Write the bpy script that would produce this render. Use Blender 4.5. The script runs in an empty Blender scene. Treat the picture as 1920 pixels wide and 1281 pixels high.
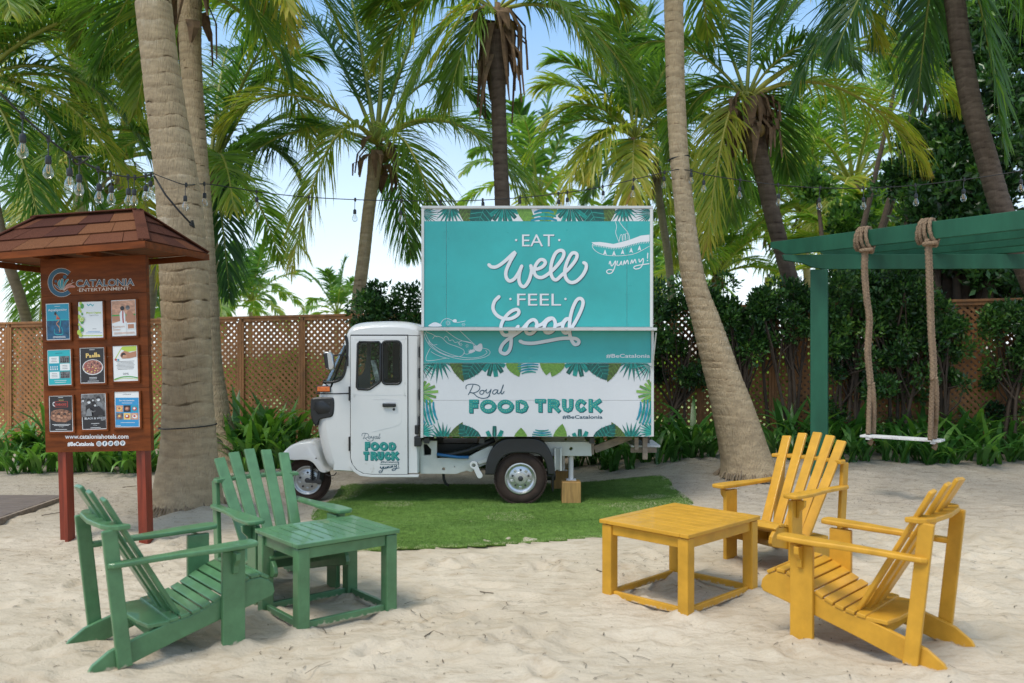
import bpy, math, random
import numpy as np
from mathutils import Vector, Matrix, Euler
random.seed(7); RNG = np.random.default_rng(7)
SC = bpy.context.scene; COL = SC.collection
# ------------------------------------------------------------------ camera, sky, sun
FPX = 1680.0; CX, CY = 960.0, 640.5; CAMH = 1.62
cam = bpy.data.cameras.new('camera'); cam_ob = bpy.data.objects.new('camera', cam); COL.objects.link(cam_ob)
cam_ob.location = (0, 0, CAMH); cam_ob.rotation_euler = (math.radians(90), 0, 0)
cam.sensor_width = 36.0; cam.lens = 36.0*FPX/1920; cam.clip_end = 2000; cam.clip_start = 0.05
cam.dof.use_dof = True; cam.dof.focus_distance = 8.0; cam.dof.aperture_fstop = 2.4
SC.camera = cam_ob
SUN_EL, SUN_AZ = 61.0, 224.0         # azimuth clockwise from +Y: behind and left of the camera
w = bpy.data.worlds.new('World'); SC.world = w; w.use_nodes = True
nt = w.node_tree; nt.nodes.clear()
out = nt.nodes.new('ShaderNodeOutputWorld'); bg = nt.nodes.new('ShaderNodeBackground')
sky = nt.nodes.new('ShaderNodeTexSky'); sky.sky_type = 'NISHITA'; sky.sun_disc = False
sky.sun_elevation = math.radians(SUN_EL); sky.sun_rotation = math.radians(SUN_AZ)
sky.air_density = 1.0; sky.dust_density = 1.0; sky.ozone_density = 2.0
tc = nt.nodes.new('ShaderNodeTexCoord'); sp = nt.nodes.new('ShaderNodeSeparateXYZ')
nt.links.new(tc.outputs['Generated'], sp.inputs[0])
rmp = nt.nodes.new('ShaderNodeValToRGB')
rmp.color_ramp.elements[0].position = 0.0; rmp.color_ramp.elements[0].color = (.92, .92, .92, 1)
rmp.color_ramp.elements[1].position = 0.40; rmp.color_ramp.elements[1].color = (.45, .45, .45, 1); rmp.color_ramp.elements.new(.8).color = (.75, .75, .75, 1)
nt.links.new(sp.outputs[2], rmp.inputs[0])
nz = nt.nodes.new('ShaderNodeTexNoise'); nz.inputs['Scale'].default_value = 2.2; nz.inputs['Detail'].default_value = 5
nt.links.new(tc.outputs['Generated'], nz.inputs['Vector'])
mm = nt.nodes.new('ShaderNodeMath'); mm.operation = 'MULTIPLY_ADD'; mm.use_clamp = True
nt.links.new(nz.outputs[0], mm.inputs[0]); mm.inputs[1].default_value = .9
mb_ = nt.nodes.new('ShaderNodeMath'); mb_.operation = 'SUBTRACT'; nt.links.new(rmp.outputs[0], mb_.inputs[0]); mb_.inputs[1].default_value = .45
nt.links.new(mb_.outputs[0], mm.inputs[2])
mx = nt.nodes.new('ShaderNodeMixRGB'); nt.links.new(mm.outputs[0], mx.inputs[0]); nt.links.new(sky.outputs[0], mx.inputs[1])
mx.inputs[2].default_value = (1, 1, 1, 1)
vr = nt.nodes.new('ShaderNodeValToRGB'); ve = vr.color_ramp.elements; ve[0].position = .02; ve[0].color = (.80, .88, .92, 1); ve[1].position = .36; ve[1].color = (.22, .45, .77, 1); e3 = ve.new(.75); e3.color = (.62, .74, .85, 1)  # topmost colour raised, outside the view, to lift the shade
nt.links.new(sp.outputs[2], vr.inputs[0]); vs = nt.nodes.new('ShaderNodeVectorMath'); vs.operation = 'SCALE'; vs.inputs[3].default_value = 7.6   # haze and thin cloud, made brighter overhead, in the sky's own units
nt.links.new(vr.outputs[0], vs.inputs[0]); nt.links.new(vs.outputs[0], mx.inputs[2])
nt.links.new(mx.outputs[0], bg.inputs[0]); bg.inputs[1].default_value = 0.12
nt.links.new(bg.outputs[0], out.inputs[0])
sd = bpy.data.lights.new('sun', 'SUN'); sd.energy = 1.7; sd.angle = math.radians(22); sd.color = (1, .93, .82)
so = bpy.data.objects.new('sun', sd); COL.objects.link(so)
_a, _e = math.radians(SUN_AZ), math.radians(SUN_EL)
sdir = Vector((math.sin(_a)*math.cos(_e), math.cos(_a)*math.cos(_e), math.sin(_e)))
so.rotation_euler = sdir.to_track_quat('Z', 'Y').to_euler(); so.location = (-5, -5, 12)
SC.view_settings.view_transform = 'Standard'; SC.view_settings.look = 'None'
SC.view_settings.exposure = 0.78; SC.view_settings.gamma = 1; SC.view_settings.use_curve_mapping = False
SC.cycles.max_bounces = 6; SC.cycles.transparent_max_bounces = 12

# ------------------------------------------------------------------ helpers
def W(px, py, Y):                      # the world point seen at (px, py) at depth Y
    return Vector(((px-CX)/FPX*Y, Y, CAMH-(py-CY)/FPX*Y))
def G(px, py, z=0.0):                  # the ground point seen at (px, py)
    Y = (CAMH-z)*FPX/(py-CY); return Vector(((px-CX)/FPX*Y, Y, z))
def smooth(t): t = np.clip(t, 0, 1); return t*t*(3-2*t)
class VN:                              # value noise on a periodic lattice
    def __init__(s, seed, n=64): s.g = np.random.default_rng(seed).random((n, n)); s.n = n
    def __call__(s, x, y):
        x = np.asarray(x, float); y = np.asarray(y, float)
        xi = np.floor(x).astype(int); yi = np.floor(y).astype(int); fx = x-xi; fy = y-yi
        fx = fx*fx*(3-2*fx); fy = fy*fy*(3-2*fy); n = s.n
        a = s.g[xi % n, yi % n]; b = s.g[(xi+1) % n, yi % n]; c = s.g[xi % n, (yi+1) % n]; d = s.g[(xi+1) % n, (yi+1) % n]
        return (a*(1-fx)+b*fx)*(1-fy)+(c*(1-fx)+d*fx)*fy-0.5
N1, N2, N3 = VN(1), VN(2), VN(3)
def base_h(X, Y):                      # large shape of the sand
    X = np.asarray(X, float); Y = np.asarray(Y, float)
    h = 0.20*smooth((Y-9.0)/2.4)*smooth((X-0.6)/1.6)
    h = h-.095*np.exp(-(((X+2.2)/.55)**2+((Y-9.45)/.5)**2))
    h = h+.10*np.exp(-(((X+2.75)/.42)**2+((Y-8.15)/.38)**2))      # heap against the big trunk
    h = h+.05*N1(X*.55+3, Y*.55)*smooth((Y-7)/4)+.015*N1(X*1.3, Y*1.3)
    far = smooth((Y-15)/10); return h*(1-far)
def hz(X, Y): return float(base_h(X, Y))

def mat(name, col, rough=.6, spec=.5, metal=0.0, noise=None, bump=None, col2=None, attr=None, coat=0.0, trans=None, dirt=None, crust=None):
    m = bpy.data.materials.new(name); m.use_nodes = True; t = m.node_tree; L = t.links
    b = t.nodes['Principled BSDF']; b.inputs['Base Color'].default_value = (*col, 1)
    b.inputs['Roughness'].default_value = rough; b.inputs['Specular IOR Level'].default_value = spec
    b.inputs['Metallic'].default_value = metal; b.inputs['Coat Weight'].default_value = coat
    co = t.nodes.new('ShaderNodeTexCoord'); mp = t.nodes.new('ShaderNodeMapping'); L.new(co.outputs['Object'], mp.inputs[0])
    last = None
    if noise:                          # (scale, amount, stretch xyz)
        sc, am, st = noise; mp.inputs['Scale'].default_value = st
        n = t.nodes.new('ShaderNodeTexNoise'); n.inputs['Scale'].default_value = sc; n.inputs['Detail'].default_value = 8; n.inputs['Roughness'].default_value = .62
        L.new(mp.outputs[0], n.inputs['Vector'])
        r = t.nodes.new('ShaderNodeValToRGB'); r.color_ramp.elements[0].position = .3; r.color_ramp.elements[1].position = .7
        c2 = col2 or tuple(c*(1-am) for c in col)
        r.color_ramp.elements[0].color = (*c2, 1); r.color_ramp.elements[1].color = (*[min(1, c*(1+am*.5)) if not col2 else c for c in col], 1)
        L.new(n.outputs[0], r.inputs[0]); last = r.outputs[0]; L.new(last, b.inputs['Base Color'])
        rr = t.nodes.new('ShaderNodeMapRange'); rr.inputs[3].default_value = max(0, rough-.08); rr.inputs[4].default_value = min(1, rough+.1)
        L.new(n.outputs[0], rr.inputs[0]); L.new(rr.outputs[0], b.inputs['Roughness'])
    if dirt:                           # (colour, scale, threshold): stains with a shape of their own
        n = t.nodes.new('ShaderNodeTexNoise'); n.inputs['Scale'].default_value = dirt[1]; n.inputs['Detail'].default_value = 9; n.inputs['Roughness'].default_value = .7
        L.new(co.outputs['Object'], n.inputs['Vector'])
        r = t.nodes.new('ShaderNodeValToRGB'); r.color_ramp.elements[0].position = dirt[2]; r.color_ramp.elements[1].position = min(1, dirt[2]+.12)
        L.new(n.outputs[0], r.inputs[0]); x = t.nodes.new('ShaderNodeMixRGB'); L.new(r.outputs[0], x.inputs[0])
        if last: L.new(last, x.inputs[1])
        else: x.inputs[1].default_value = (*col, 1)
        x.inputs[2].default_value = (*dirt[0], 1); last = x.outputs[0]; L.new(last, b.inputs['Base Color'])
    if crust:                          # dry sand caked on the foot of the thing, with a ragged edge
        ge = t.nodes.new('ShaderNodeNewGeometry'); sx = t.nodes.new('ShaderNodeSeparateXYZ'); L.new(ge.outputs['Position'], sx.inputs[0])
        n = t.nodes.new('ShaderNodeTexNoise'); n.inputs['Scale'].default_value = 34; n.inputs['Detail'].default_value = 6; L.new(ge.outputs['Position'], n.inputs['Vector'])
        a = t.nodes.new('ShaderNodeMath'); a.operation = 'MULTIPLY_ADD'; L.new(n.outputs[0], a.inputs[0]); a.inputs[1].default_value = -crust[1]; L.new(sx.outputs[2], a.inputs[2])
        r = t.nodes.new('ShaderNodeMapRange'); L.new(a.outputs[0], r.inputs[0]); r.inputs[1].default_value = crust[2]; r.inputs[2].default_value = crust[2]-.012; r.inputs[3].default_value = 0; r.inputs[4].default_value = .85
        x = t.nodes.new('ShaderNodeMixRGB'); L.new(r.outputs[0], x.inputs[0]); L.new(last, x.inputs[1]); x.inputs[2].default_value = (*crust[0], 1); last = x.outputs[0]; L.new(last, b.inputs['Base Color'])
    if bump:                           # (scale, strength, distance, stretch)
        m2 = t.nodes.new('ShaderNodeMapping'); m2.inputs['Scale'].default_value = bump[3]; L.new(co.outputs['Object'], m2.inputs[0])
        n = t.nodes.new('ShaderNodeTexNoise'); n.inputs['Scale'].default_value = bump[0]; n.inputs['Detail'].default_value = 6
        L.new(m2.outputs[0], n.inputs['Vector']); bu = t.nodes.new('ShaderNodeBump')
        bu.inputs['Strength'].default_value = bump[1]; bu.inputs['Distance'].default_value = bump[2]
        L.new(n.outputs[0], bu.inputs['Height']); L.new(bu.outputs[0], b.inputs['Normal'])
    if attr:                           # list of (pos, colour) read from the 'tint' attribute
        a = t.nodes.new('ShaderNodeAttribute'); a.attribute_name = 'tint'
        r = t.nodes.new('ShaderNodeValToRGB'); e = r.color_ramp.elements
        while len(e) < len(attr): e.new(.5)
        for k, (p, c) in enumerate(attr): e[k].position = p; e[k].color = (*c, 1)
        L.new(a.outputs['Fac'], r.inputs[0])
        if last:
            x = t.nodes.new('ShaderNodeMixRGB'); x.blend_type = 'MULTIPLY'; x.inputs[0].default_value = 1
            L.new(r.outputs[0], x.inputs[1]); L.new(last, x.inputs[2]); last = x.outputs[0]
        else: last = r.outputs[0]
        L.new(last, b.inputs['Base Color'])
    if trans:                          # leaf: part of the light passes through
        o = t.nodes['Material Output']; tr = t.nodes.new('ShaderNodeBsdfTranslucent')
        g = t.nodes.new('ShaderNodeMixRGB'); g.blend_type = 'MULTIPLY'; g.inputs[0].default_value = 1; g.inputs[2].default_value = (1.5, 1.6, .7, 1)
        if last: L.new(last, g.inputs[1])
        else: g.inputs[1].default_value = (*col, 1)
        L.new(g.outputs[0], tr.inputs[0]); ms = t.nodes.new('ShaderNodeMixShader'); ms.inputs[0].default_value = trans
        L.new(b.outputs[0], ms.inputs[1]); L.new(tr.outputs[0], ms.inputs[2]); L.new(ms.outputs[0], o.inputs[0])
    return m
def glass_mat(name, tint=(.75, .85, .85), gl=.12):
    m = bpy.data.materials.new(name); m.use_nodes = True; t = m.node_tree; L = t.links
    t.nodes.remove(t.nodes['Principled BSDF']); o = t.nodes['Material Output']
    tr = t.nodes.new('ShaderNodeBsdfTransparent'); tr.inputs[0].default_value = (*tint, 1)
    g = t.nodes.new('ShaderNodeBsdfGlossy'); g.inputs['Roughness'].default_value = .03
    f = t.nodes.new('ShaderNodeLayerWeight'); f.inputs[0].default_value = .35
    mr = t.nodes.new('ShaderNodeMapRange'); mr.inputs[3].default_value = gl; mr.inputs[4].default_value = .9; L.new(f.outputs['Facing'], mr.inputs[0])
    ms = t.nodes.new('ShaderNodeMixShader'); L.new(mr.outputs[0], ms.inputs[0]); L.new(tr.outputs[0], ms.inputs[1]); L.new(g.outputs[0], ms.inputs[2]); L.new(ms.outputs[0], o.inputs[0])
    return m

class MB:                              # collects geometry, links it as ONE mesh object
    def __init__(s): s.V = []; s.F = []; s.M = []; s.n = 0; s.T = None
    def add(s, V, F, m=0):
        V = [tuple(v) for v in V]; s.V += V; s.F += [tuple(i+s.n for i in f) for f in F]
        s.M += [m]*len(F); s.n += len(V); return s
    def box(s, c, d, R=None, m=0):     # centre, full size, optional 3x3 rotation
        h = [x/2 for x in d]; P = [Vector((sx*h[0], sy*h[1], sz*h[2])) for sx in (-1, 1) for sy in (-1, 1) for sz in (-1, 1)]
        if R is not None: P = [R @ p for p in P]
        c = Vector(c); return s.add([c+p for p in P], [(0, 1, 3, 2), (4, 6, 7, 5), (0, 4, 5, 1), (2, 3, 7, 6), (0, 2, 6, 4), (1, 5, 7, 3)], m)
    def bar(s, a, b, w, t, up=(0, 0, 1), m=0):   # board from a to b; w across, t along 'up'
        a, b = Vector(a), Vector(b); d = b-a; L = d.length; d.normalize(); u = Vector(up); sd = d.cross(u)
        if sd.length < 1e-4: sd = d.cross(Vector((1, 0, 0)))
        sd.normalize(); u = sd.cross(d); R = Matrix((sd, d, u)).transposed()
        return s.box((a+b)/2, (w, L, t), R, m)
    def prism(s, poly, f0, f1, m=0):   # poly 2-D, f(u,v)->3D for the two caps
        n = len(poly); V = [f0(*p) for p in poly]+[f1(*p) for p in poly]
        F = [tuple(range(n-1, -1, -1)), tuple(range(n, 2*n))]+[(i, (i+1) % n, n+(i+1) % n, n+i) for i in range(n)]
        return s.add(V, F, m)
    def tube(s, pts, r, n=8, m=0, cap=True):
        P = [Vector(p) for p in pts]; k = len(P); rr = r if hasattr(r, '__len__') else [r]*k; V = []; F = []
        prev = None
        for i, p in enumerate(P):
            d = (P[min(i+1, k-1)]-P[max(i-1, 0)]).normalized()
            if prev is None:
                a = Vector((0, 0, 1)) if abs(d.z) < .9 else Vector((1, 0, 0)); u = d.cross(a).normalized()
            else: u = (prev-d*prev.dot(d)).normalized()
            prev = u; v = d.cross(u)
            for j in range(n): t = 2*math.pi*j/n; V.append(p+(u*math.cos(t)+v*math.sin(t))*rr[i])
        for i in range(k-1):
            for j in range(n): F.append((i*n+j, i*n+(j+1) % n, (i+1)*n+(j+1) % n, (i+1)*n+j))
        if cap: F += [tuple(range(n-1, -1, -1)), tuple(range((k-1)*n, k*n))]
        return s.add(V, F, m)
    def lathe(s, prof, c, ax, n=32, m=0, up=None):   # prof: (radius, along axis)
        c = Vector(c); ax = Vector(ax).normalized(); u = ax.cross(Vector((0, 0, 1)) if abs(ax.z) < .9 else Vector((1, 0, 0))).normalized(); v = ax.cross(u)
        V = []; F = []; k = len(prof)
        for (r, h) in prof:
            for j in range(n): t = 2*math.pi*j/n; V.append(c+ax*h+(u*math.cos(t)+v*math.sin(t))*max(r, 1e-4))
        for i in range(k-1):
            for j in range(n): F.append((i*n+j, i*n+(j+1) % n, (i+1)*n+(j+1) % n, (i+1)*n+j))
        return s.add(V, F, m)
    def build(s, name, mats, parent=None, smooth=False, bevel=0, bseg=2, auto=None):
        me = bpy.data.meshes.new(name); me.from_pydata(s.V, [], s.F)
        mats = mats if isinstance(mats, (list, tuple)) else [mats]
        for x in mats: me.materials.append(x)
        if len(mats) > 1: me.polygons.foreach_set('material_index', s.M)
        if s.T is not None:
            a = me.attributes.new('tint', 'FLOAT', 'POINT'); a.data.foreach_set('value', np.asarray(s.T, np.float32))
        if smooth: me.polygons.foreach_set('use_smooth', [True]*len(s.F))
        me.update(); o = bpy.data.objects.new(name, me); COL.objects.link(o); o.parent = parent
        if smooth and auto: 
            try: me.set_sharp_from_angle(angle=math.radians(auto))
            except Exception: pass
        if bevel:
            b = o.modifiers.new('bevel', 'BEVEL'); b.width = bevel; b.segments = bseg; b.limit_method = 'ANGLE'; b.angle_limit = math.radians(35)
        return o
def npmesh(name, V, F, mt, parent=None, tint=None, smooth=False):   # arrays; F (n,3) or (n,4)
    me = bpy.data.meshes.new(name); V = np.ascontiguousarray(V, np.float32); F = np.ascontiguousarray(F, np.int32)
    me.vertices.add(len(V)); me.vertices.foreach_set('co', V.ravel()); k = F.shape[1]
    me.loops.add(F.size); me.loops.foreach_set('vertex_index', F.ravel())
    me.polygons.add(len(F)); me.polygons.foreach_set('loop_start', np.arange(len(F), dtype=np.int32)*k)
    if smooth: me.polygons.foreach_set('use_smooth', np.ones(len(F), bool))
    me.materials.append(mt)
    if tint is not None:
        a = me.attributes.new('tint', 'FLOAT', 'POINT'); a.data.foreach_set('value', np.asarray(tint, np.float32))
    me.update(calc_edges=True)
    o = bpy.data.objects.new(name, me); COL.objects.link(o); o.parent = parent; return o
def thing(name, label, cat, loc=(0, 0, 0), group=None, rot=(0, 0, 0)):
    o = bpy.data.objects.new(name, None); COL.objects.link(o); o.location = loc; o.rotation_euler = rot
    o.empty_display_size = .1; tag(o, label, cat, group); return o
def tag(o, label=None, cat=None, group=None, kind=None):
    if label: o['label'] = label
    if cat: o['category'] = cat
    if group: o['group'] = group
    if kind: o['kind'] = kind
    return o
def reloc(root, loc):                  # parts were built in world space: hang them on an Empty at loc
    root.location = loc
    for ch in root.children: ch.matrix_parent_inverse = Matrix.Translation(-Vector(loc))
def copy_tree(o, parent=None):
    c = o.copy(); COL.objects.link(c); c.parent = parent
    for ch in o.children: copy_tree(ch, c)
    return c
def plate(outer, holes=(), th=.004, bev=0.0, res=2):   # flat plate with real holes, in the XY plane, thickness +-th/2: (V, F)
    cu = bpy.data.curves.new('t', 'CURVE'); cu.dimensions = '2D'; cu.fill_mode = 'BOTH'; cu.extrude = th/2; cu.bevel_depth = bev; cu.bevel_resolution = res
    for pl in [outer]+list(holes):
        sp_ = cu.splines.new('POLY'); sp_.points.add(len(pl)-1)
        for q, (x, y) in zip(sp_.points, pl): q.co = (x, y, 0, 1)
        sp_.use_cyclic_u = True
    return _mesh_of(cu)
def _mesh_of(cu):
    o = bpy.data.objects.new('t', cu); COL.objects.link(o)
    me = bpy.data.meshes.new_from_object(o.evaluated_get(bpy.context.evaluated_depsgraph_get()))
    V = [tuple(v.co) for v in me.vertices]; F = [tuple(p.vertices) for p in me.polygons]
    bpy.data.objects.remove(o); bpy.data.curves.remove(cu); bpy.data.meshes.remove(me); return V, F
_tc = {}
def text_geo(s, bold=0.0, space=1.0):
    k = (s, bold, space)
    if k not in _tc:
        cu = bpy.data.curves.new('t', 'FONT'); cu.body = s; cu.offset = bold; cu.space_character = space; cu.resolution_u = 3
        V, F = _mesh_of(cu); A = np.array(V); lo = A.min(0); hi = A.max(0)
        _tc[k] = ([((x-lo[0])/(hi[0]-lo[0]), (y-lo[1])/(hi[1]-lo[1])) for x, y, z in V], F)
    return _tc[k]
def put_text(mb, s, x0, y0, x1, y1, f, h, m=0, bold=0.0, space=1.0):   # fills the box; f(u,v,h)->3D, v may run downwards
    V, F = text_geo(s, bold, space)
    mb.add([f(x0+(x1-x0)*u, y1+(y0-y1)*v, h) for u, v in V], F, m)
def catmull(P, n=6, closed=False):
    P = [tuple(map(float, p)) for p in P]; out = []; k = len(P)
    for i in range(k if closed else k-1):
        if closed: a, b, c, d = P[i-1], P[i], P[(i+1) % k], P[(i+2) % k]
        else: a, b, c, d = P[max(i-1, 0)], P[i], P[i+1], P[min(i+2, k-1)]
        for j in range(n):
            t = j/n; out.append(tuple(.5*(2*b[q]+(c[q]-a[q])*t+(2*a[q]-5*b[q]+4*c[q]-d[q])*t*t+(3*b[q]-a[q]-3*c[q]+d[q])*t**3) for q in range(len(b))))
    if not closed: out.append(P[-1])
    return out
def stroke(mb, P, wd, f, h, m=0, sm=6, closed=False, cap='round', rise=.0012, climb=0.0):
    """flat painted stroke: low ridge profile so crossings never share a plane"""
    Q = catmull(P, sm, closed) if sm else [tuple(p) for p in P]
    Q = [q for i, q in enumerate(Q) if i == 0 or math.dist(q, Q[i-1]) > 1e-4]
    A = np.array(Q, float); k = len(A)
    D = np.zeros_like(A)
    for i in range(k):
        a = A[(i-1) % k] if (closed or i > 0) else A[i]; b = A[(i+1) % k] if (closed or i < k-1) else A[i]
        d = b-a; D[i] = d/(np.linalg.norm(d)+1e-9)
    N = np.stack([-D[:, 1], D[:, 0]], 1); V = []; F = []
    ww = [wd]*k
    if cap == 'round' and not closed:
        A = np.vstack([A[0]-D[0]*wd*.42, A, A[-1]+D[-1]*wd*.42]); N = np.vstack([N[0], N, N[-1]]); ww = [wd*.45]+ww+[wd*.45]; k += 2
    for i in range(k):
        for o, z in ((-.5, 0), (0, rise*.3), (.5, 0)):   # the height creeps along the stroke, so its own crossings never share a plane
            p = A[i]+N[i]*ww[i]*o; V.append(f(p[0], p[1], h+z+climb*i/k))
    for i in range(k if closed else k-1):
        a, b = 3*i, 3*((i+1) % k)
        F += [(a, a+1, b+1, b), (a+1, a+2, b+2, b+1)]
    mb.add(V, F, m)
def clip_poly(P, x0, y0, x1, y1):
    def cl(P, ins, cut):
        o = []
        for i in range(len(P)):
            a, b = P[i-1], P[i]
            if ins(b):
                if not ins(a): o.append(cut(a, b))
                o.append(b)
            elif ins(a): o.append(cut(a, b))
        return o
    def cx(c): return lambda a, b: (c, a[1]+(b[1]-a[1])*(c-a[0])/(b[0]-a[0]))
    def cy(c): return lambda a, b: (a[0]+(b[0]-a[0])*(c-a[1])/(b[1]-a[1]), c)
    for ins, cut in ((lambda p: p[0] >= x0, cx(x0)), (lambda p: p[0] <= x1, cx(x1)), (lambda p: p[1] >= y0, cy(y0)), (lambda p: p[1] <= y1, cy(y1))):
        if not P: return P
        P = cl(P, ins, cut)
    return P
def rrect(x0, y0, x1, y1, r, n=4):
    o = []
    for cx, cy, a0 in ((x1-r, y1-r, 0), (x0+r, y1-r, 90), (x0+r, y0+r, 180), (x1-r, y0+r, 270)):
        for k in range(n+1): a = math.radians(a0+90*k/n); o.append((cx+r*math.cos(a), cy+r*math.sin(a)))
    return o
def frame_of(o): return o
# ------------------------------------------------------------------ materials
def sand_mat():
    m = bpy.data.materials.new('sand'); m.use_nodes = True; t = m.node_tree; L = t.links; b = t.nodes['Principled BSDF']
    b.inputs['Roughness'].default_value = .95; b.inputs['Specular IOR Level'].default_value = .15
    co = t.nodes.new('ShaderNodeTexCoord')
    def noise(sc, det, ro=.6, st=(1, 1, 1)):
        mp = t.nodes.new('ShaderNodeMapping'); mp.inputs['Scale'].default_value = st; L.new(co.outputs['Object'], mp.inputs[0])
        n = t.nodes.new('ShaderNodeTexNoise'); n.inputs['Scale'].default_value = sc; n.inputs['Detail'].default_value = det; n.inputs['Roughness'].default_value = ro; L.new(mp.outputs[0], n.inputs[0]); return n.outputs[0]
    def ramp(src, p0, c0, p1, c1):
        r = t.nodes.new('ShaderNodeValToRGB'); r.color_ramp.elements[0].position = p0; r.color_ramp.elements[1].position = p1
        r.color_ramp.elements[0].color = (*c0, 1); r.color_ramp.elements[1].color = (*c1, 1); L.new(src, r.inputs[0]); return r.outputs[0]
    def mix(fac, a, c, mode='MIX'):
        x = t.nodes.new('ShaderNodeMixRGB'); x.blend_type = mode
        for i, v in ((0, fac), (1, a), (2, c)):
            if isinstance(v, (int, float)): x.inputs[i].default_value = v
            elif isinstance(v, tuple): x.inputs[i].default_value = (*v, 1)
            else: L.new(v, x.inputs[i])
        return x.outputs[0]
    base = ramp(noise(1.1, 6), .32, (.46, .385, .285), .68, (.59, .51, .40))
    patch = ramp(noise(4.5, 8, .7, (1, 2.2, 1)), .50, (0, 0, 0), .70, (1, 1, 1))
    c = mix(patch, base, (.40, .32, .225))
    specks = ramp(noise(85, 3, .6, (1, 1.6, 1)), .655, (0, 0, 0), .70, (1, 1, 1)); amt = ramp(noise(2.2, 5), .42, (.03, .03, .03), .70, (.8, .8, .8))
    c = mix(mix(1.0, specks, amt, 'MULTIPLY'), c, (.16, .125, .09))
    # the sand further back is greyer
    sp2 = t.nodes.new('ShaderNodeSeparateXYZ'); L.new(co.outputs['Object'], sp2.inputs[0])
    mr = t.nodes.new('ShaderNodeMapRange'); mr.inputs[1].default_value = 7.0; mr.inputs[2].default_value = 9.2; L.new(sp2.outputs[1], mr.inputs[0])
    m2 = t.nodes.new('ShaderNodeMath'); m2.operation = 'MULTIPLY'; m2.use_clamp = True; L.new(mr.outputs[0], m2.inputs[0]); L.new(ramp(noise(.9, 5), .25, (.45, .45, .45), .6, (1, 1, 1)), m2.inputs[1])
    c = mix(m2.outputs[0], c, mix(patch, (.37, .32, .26), (.285, .24, .185)))
    c = mix(mix(1.0, ramp(noise(55, 4, .7), .58, (0, 0, 0), .66, (1, 1, 1)), m2.outputs[0], 'MULTIPLY'), c, (.13, .10, .075))
    L.new(c, b.inputs['Base Color'])
    bu = t.nodes.new('ShaderNodeBump'); bu.inputs['Strength'].default_value = .55; bu.inputs['Distance'].default_value = .02; L.new(noise(26, 8, .72), bu.inputs['Height'])
    b2 = t.nodes.new('ShaderNodeBump'); b2.inputs['Strength'].default_value = .7; b2.inputs['Distance'].default_value = .05; L.new(noise(6, 7, .6, (1, 1.7, 1)), b2.inputs['Height'])
    L.new(b2.outputs[0], bu.inputs['Normal']); L.new(bu.outputs[0], b.inputs['Normal']); return m
M = {}
M['sand'] = sand_mat()
M['lawn'] = mat('lawn', (.34, .50, .10), .9, .2, noise=(3, .5, (1, 1, 1)), col2=(.50, .50, .24))
M['turf'] = mat('artificial_turf', (.12, .215, .038), .85, .2, noise=(14, .45, (1, 1, 1)), bump=(160, 1, .01, (1, 1, 1)))
M['turf_blade'] = mat('turf_blade', (.08, .18, .025), .7, .3, attr=[(0, (.07, .135, .022)), (.6, (.155, .275, .055)), (.93, (.23, .34, .10)), (1, (.48, .45, .27))])
M['twig'] = mat('dry_twig', (.10, .075, .05), .9)
M['green'] = mat('green_paint', (.086, .205, .092), .36, .35, coat=.32, noise=(8, .26, (1, 1, 1)), bump=(16, .10, .004, (5, 5, 1)), dirt=((.28, .30, .20), 11, .67), crust=((.50, .43, .32), .075, -.012))
M['green_dark'] = mat('pergola_green', (.020, .105, .060), .5, .3, noise=(4, .35, (1, 1, .3)), bump=(20, .2, .004, (1, 1, 1)))  # darker green paint of the pergola
M['yellow'] = mat('yellow_paint', (.575, .30, .030), .42, .25, coat=.12, noise=(7, .2, (1, 1, 1)), bump=(16, .10, .004, (5, 5, 1)), dirt=((.40, .32, .18), 11, .67), crust=((.52, .43, .32), .075, -.012))
M['white'] = mat('white_enamel', (.70, .70, .69), .22, .5, coat=.4, noise=(2.5, .05, (1, 1, 1)), dirt=((.47, .45, .40), 4.5, .62))
M['chassis'] = mat('chassis_paint', (.58, .58, .53), .4, .5, noise=(5, .1, (1, 1, 1)), dirt=((.30, .22, .15), 7, .62))
M['black'] = mat('black_plastic', (.016, .017, .018), .38, .5, noise=(8, .2, (1, 1, 1)))
M['rubber'] = mat('tyre_rubber', (.052, .034, .026), .8, .25, noise=(12, .35, (1, 1, 1)))
M['steel'] = mat('wheel_steel', (.62, .63, .63), .3, .5, metal=.85, noise=(9, .15, (1, 1, 1)))
M['dark_steel'] = mat('dark_steel', (.07, .07, .07), .5, .5, metal=.5)
M['alu'] = mat('aluminium_trim', (.55, .55, .53), .4, .5, metal=.35, noise=(6, .12, (1, 1, 1)))
M['trim'] = mat('white_trim', (.62, .62, .60), .4, noise=(5, .08, (1, 1, 1)))
M['teal'] = mat('teal_wrap', (.034, .38, .37), .34, .5, noise=(1.6, .16, (1, 1, 1)), dirt=((.10, .46, .44), 2.6, .68), bump=(2.2, .25, .05, (1, 1, .6)))
M['wrap'] = mat('white_wrap', (.66, .665, .68), .36, .5, noise=(2, .05, (1, 1, 1)))
M['ink_white'] = mat('ink_white', (.66, .68, .70), .45); M['ink_navy'] = mat('ink_navy', (.008, .06, .10), .45)
M['ink_teal'] = mat('ink_teal', (.012, .27, .25), .45); M['ink_dteal'] = mat('ink_dark_teal', (.004, .10, .115), .45)
M['ink_dot'] = mat('ink_dot', (.58, .60, .22), .45)
M['L_dark'] = mat('print_dark_leaf', (.006, .10, .085), .45, noise=(30, .5, (1, 1, 1))); M['L_teal'] = mat('print_teal_leaf', (.008, .27, .23), .45, noise=(25, .5, (1, 1, 1)))
M['L_green'] = mat('print_green_leaf', (.13, .27, .04), .45, noise=(25, .3, (1, 1, 1))); M['L_olive'] = mat('print_olive_leaf', (.075, .12, .025), .45, noise=(25, .5, (1, 1, 1)))
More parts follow.
